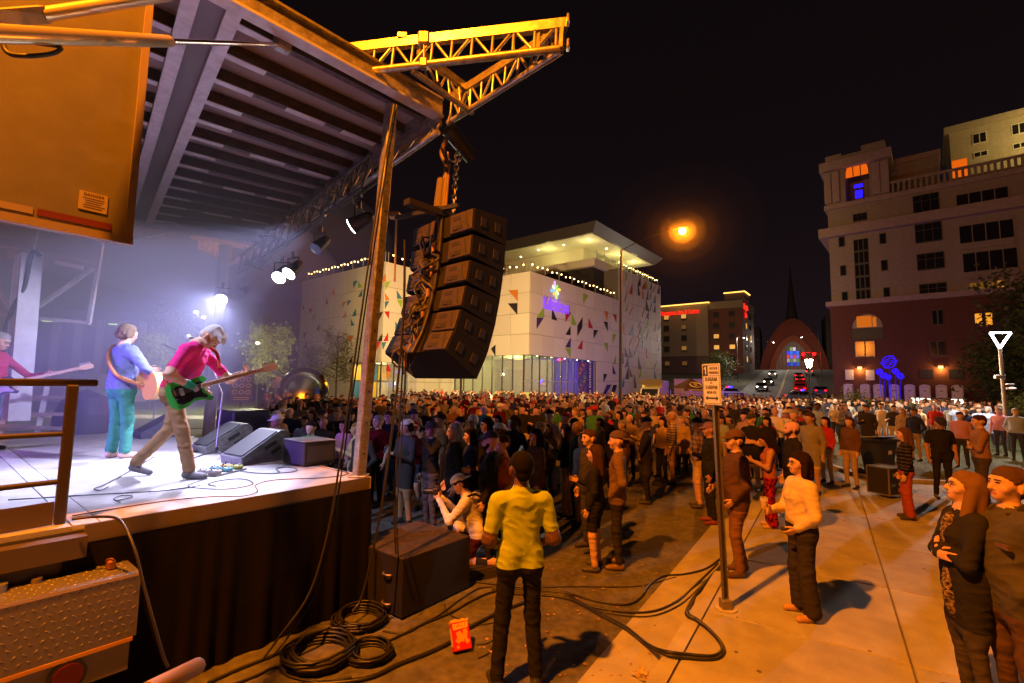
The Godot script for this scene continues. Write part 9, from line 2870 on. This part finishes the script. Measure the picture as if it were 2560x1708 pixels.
	ground_cable("twin of the thick cable looping onto the pavement", [[1250, 1484], [1405, 1494], [1500, 1539], [1560, 1572], [1616, 1616], [1660, 1640], [1720, 1650], [1785, 1652], [1810, 1634], [1801, 1606], [1772, 1574], [1742, 1550], [1722, 1536], [1732, 1505], [1752, 1478], [1803, 1424]], 0.013, rub)
	ground_cable("straight thin cable across the road to the gutter", [[1340, 1470], [1440, 1467], [1550, 1468], [1612, 1463], [1690, 1443]], 0.007, rub)
	ground_cable("thick cable from the coils past the snack box to the road middle", [[540, 1730], [700, 1716], [900, 1700], [1000, 1660], [1111, 1614], [1176, 1568], [1255, 1528], [1330, 1500]], 0.018, rub)
	ground_cable("cable from the small coil along the bass speaker box", [[950, 1612], [1010, 1585], [1060, 1560], [1128, 1532], [1180, 1502], [1234, 1480], [1300, 1474]], 0.012, rub)
	ground_cable("thin cable from the tangled coil along the bass speaker box", [[957, 1578], [1014, 1584], [1060, 1558], [1100, 1537], [1150, 1500], [1200, 1471], [1260, 1468]], 0.009, rub)
	ground_cable("thin wire curling round the snack box", [[1112, 1508], [1116, 1530], [1145, 1548], [1180, 1562], [1220, 1560], [1260, 1550]], 0.006, rub)
	ground_cable("short wire end lying beside the snack box", [[1190, 1612], [1215, 1610], [1238, 1600], [1222, 1632], [1196, 1646]], 0.006, rub)
	ground_cable("cable pair from under the stage skirt to the coils", [[520, 1708], [600, 1672], [680, 1640], [740, 1612], [800, 1590], [860, 1570]], 0.014, rub)
	ground_cable("cable curving from the skirt round the large coil", [[560, 1720], [640, 1690], [690, 1668], [720, 1690], [800, 1706], [880, 1694]], 0.012, rub)
	# cables and ropes that hang from the roof
	var hang := [["cable hanging from the speaker column to the road", [[1012, 600, 5.2], [1010, 760, 5.2], [1000, 900, 5.2], [982, 1060, 5.1], [958, 1240, 5.0], [936, 1360, 4.95], [905, 1490, 4.9], [880, 1530, 4.8]], 0.014],
		["cable hanging from the speaker column onto the bass speaker box", [[1008, 880, 5.25], [1002, 1000, 5.25], [990, 1180, 5.2], [986, 1300, 5.1], [990, 1385, 5.05]], 0.010],
		["twin cable hanging onto the bass speaker box", [[1014, 880, 5.22], [1010, 1000, 5.22], [998, 1180, 5.17], [992, 1300, 5.07], [996, 1392, 5.0]], 0.008],
		["long rope hanging from the roof beam along the near post to the road", [[985, 262, 5.2], [942, 520, 5.15], [892, 860, 5.05], [850, 1150, 4.9], [822, 1320, 4.75], [775, 1480, 4.55], [700, 1590, 4.35], [655, 1650, 4.2]], 0.012],
		["second rope hanging from the roof beam along the near post", [[992, 262, 5.25], [950, 520, 5.2], [900, 860, 5.1], [858, 1150, 4.95], [832, 1320, 4.8], [790, 1480, 4.62], [722, 1590, 4.42], [672, 1650, 4.25]], 0.009],
		["cable curving from the stage floor down to the fender box", [[180, 1298, 3.5], [250, 1292, 3.55], [300, 1302, 3.4], [335, 1370, 3.3], [358, 1460, 3.25], [385, 1560, 3.2], [408, 1640, 3.2], [420, 1668, 3.2]], 0.010]]
	for e in hang:
		var ps := []
		for q in e[1]: ps.append(D(q[0], q[1], q[2]))
		tag(obj("hanging_cable", Sh.new().tube(smooth(ps, 6), e[2], 6), rub), e[0], "cable", "cables hanging by the stage")
	# snack box
	var sb := thing("snack_box", "red cracker carton with orange print leaning on a cable on the road", "carton", G(1150, 1622))
	var bs := Basis(Vector3.UP, 0.42) * Basis(Vector3.RIGHT, -0.62)
	sb.basis = bs
	sb.position.y = 0.11
	var red := mat(L(0.50, 0.012, 0.012), 0.4)
	var org := mat(L(0.75, 0.32, 0.03), 0.45)
	obj("carton", Sh.new().bbox(Vector3.ZERO, Vector3(0.175, 0.235, 0.075), 0.004), red, sb)
	obj("torn_top", Sh.new().prism(PackedVector2Array([Vector2(-0.086, 0.105), Vector2(0.086, 0.105), Vector2(0.088, 0.14), Vector2(0.06, 0.132), Vector2(0.03, 0.145), Vector2(0.0, 0.135), Vector2(-0.04, 0.147), Vector2(-0.088, 0.138)]), 0.066, Transform3D(Basis(), Vector3(0, 0, 0.034))), mat(L(0.62, 0.40, 0.10), 0.6), sb)
	obj("name_patch", Sh.new().prism(PackedVector2Array([Vector2(-0.07, 0.055), Vector2(0.07, 0.062), Vector2(0.076, 0.108), Vector2(-0.074, 0.102)]), 0.002, Transform3D(Basis(), Vector3(0, 0, 0.0395))), mat(L(0.80, 0.55, 0.15), 0.45), sb)
	var tm := lettering("lettering", "CHEEZ-IT", 0.028, red, Transform3D(Basis(Vector3.BACK, 0.05), Vector3(0, 0.082, 0.0402)), sb, "Droid Sans", 0.001, true)
	tm.transform = Transform3D(Basis(Vector3.BACK, 0.05) * Basis.from_scale(Vector3(0.128 / tm.mesh.get_aabb().size.x, 1, 1)), Vector3(0, 0.082, 0.0402))
	for q in [[-0.02, 0.012, 0.3, 0.05], [0.03, -0.008, -0.4, 0.048], [-0.035, -0.035, 0.9, 0.042], [0.042, 0.03, 0.15, 0.04], [0.05, -0.05, 0.6, 0.036], [0.0, -0.025, -0.2, 0.046]]:
		obj("printed_cracker", Sh.new().box(Vector3(q[0], q[1], 0.0386 + 0.0006 * q[2]), Vector3(q[3], q[3], 0.0014), Basis(Vector3.BACK, q[2])), org, sb)
	obj("printed_dot", Sh.new().cyl(Vector3(-0.045, -0.088, 0.037), Vector3(-0.045, -0.088, 0.0392), 0.014, 0.014, 12), org, sb)
	obj("nutrition_panel", Sh.new().box(Vector3(-0.0882, 0.0, 0), Vector3(0.0016, 0.15, 0.05)), mat(L(0.55, 0.45, 0.4), 0.5), sb)
	# crumpled wrapper by the kerb
	var cw := Sh.new()
	var w0 := lay(1604, 1690, 0.02)
	for k in 14:
		var a := w0 + Vector3(r.randfn() * 0.035, absf(r.randfn()) * 0.015, r.randfn() * 0.035)
		cw.tri(a, a + Vector3(r.randfn(), r.randfn() * 0.4 + 0.5, r.randfn()) * 0.035, a + Vector3(r.randfn(), r.randfn() * 0.4, r.randfn()) * 0.035)
	tag(obj("crumpled_wrapper", cw, mat(L(0.55, 0.36, 0.10), 0.4)), "crumpled yellow wrapper lying in the gutter", "litter")
	# trodden gum and drips on the pavement
	var gum := Sh.new()
	for k in 170:
		var p := K(r.randf_range(-1.5, 14.0), r.randf_range(0.25, 5.5), WALK + 0.0025)
		var rad := r.randf_range(0.008, 0.022)
		gum.cyl(p, p + Vector3(0, 0.002, 0), rad, rad * 0.8, 7)
	var go := obj("gum_spots", gum, mat(L(0.14, 0.12, 0.10), 0.8))
	tag(go, "dark trodden gum spots on the pavement", "litter")
	go.set_meta("kind", "stuff")
	# flattened leaves and scraps on the road
	var lm := [mat(L(0.40, 0.24, 0.07), 0.8), mat(L(0.25, 0.14, 0.05), 0.8)]
	for k in 2:
		var sc := Sh.new()
		for j in 60:
			var p := lay(r.randf_range(1180, 1640), r.randf_range(1400, 1700), 0.006)
			if K_out(p) > -0.05: continue
			var t := r.randf() * TAU
			var s := r.randf_range(0.01, 0.035)
			sc.quad(p, p + Vector3(cos(t), 0.1, sin(t)) * s, p + Vector3(cos(t) - sin(t), 0.2, sin(t) + cos(t)) * s, p + Vector3(-sin(t), 0.05, cos(t)) * s)
		var o := obj("road_litter", sc, lm[k])
		tag(o, "pale scraps and dry leaves scattered on the road" if k == 0 else "brown scraps and dry leaves scattered on the road", "litter")
		o.set_meta("kind", "stuff")
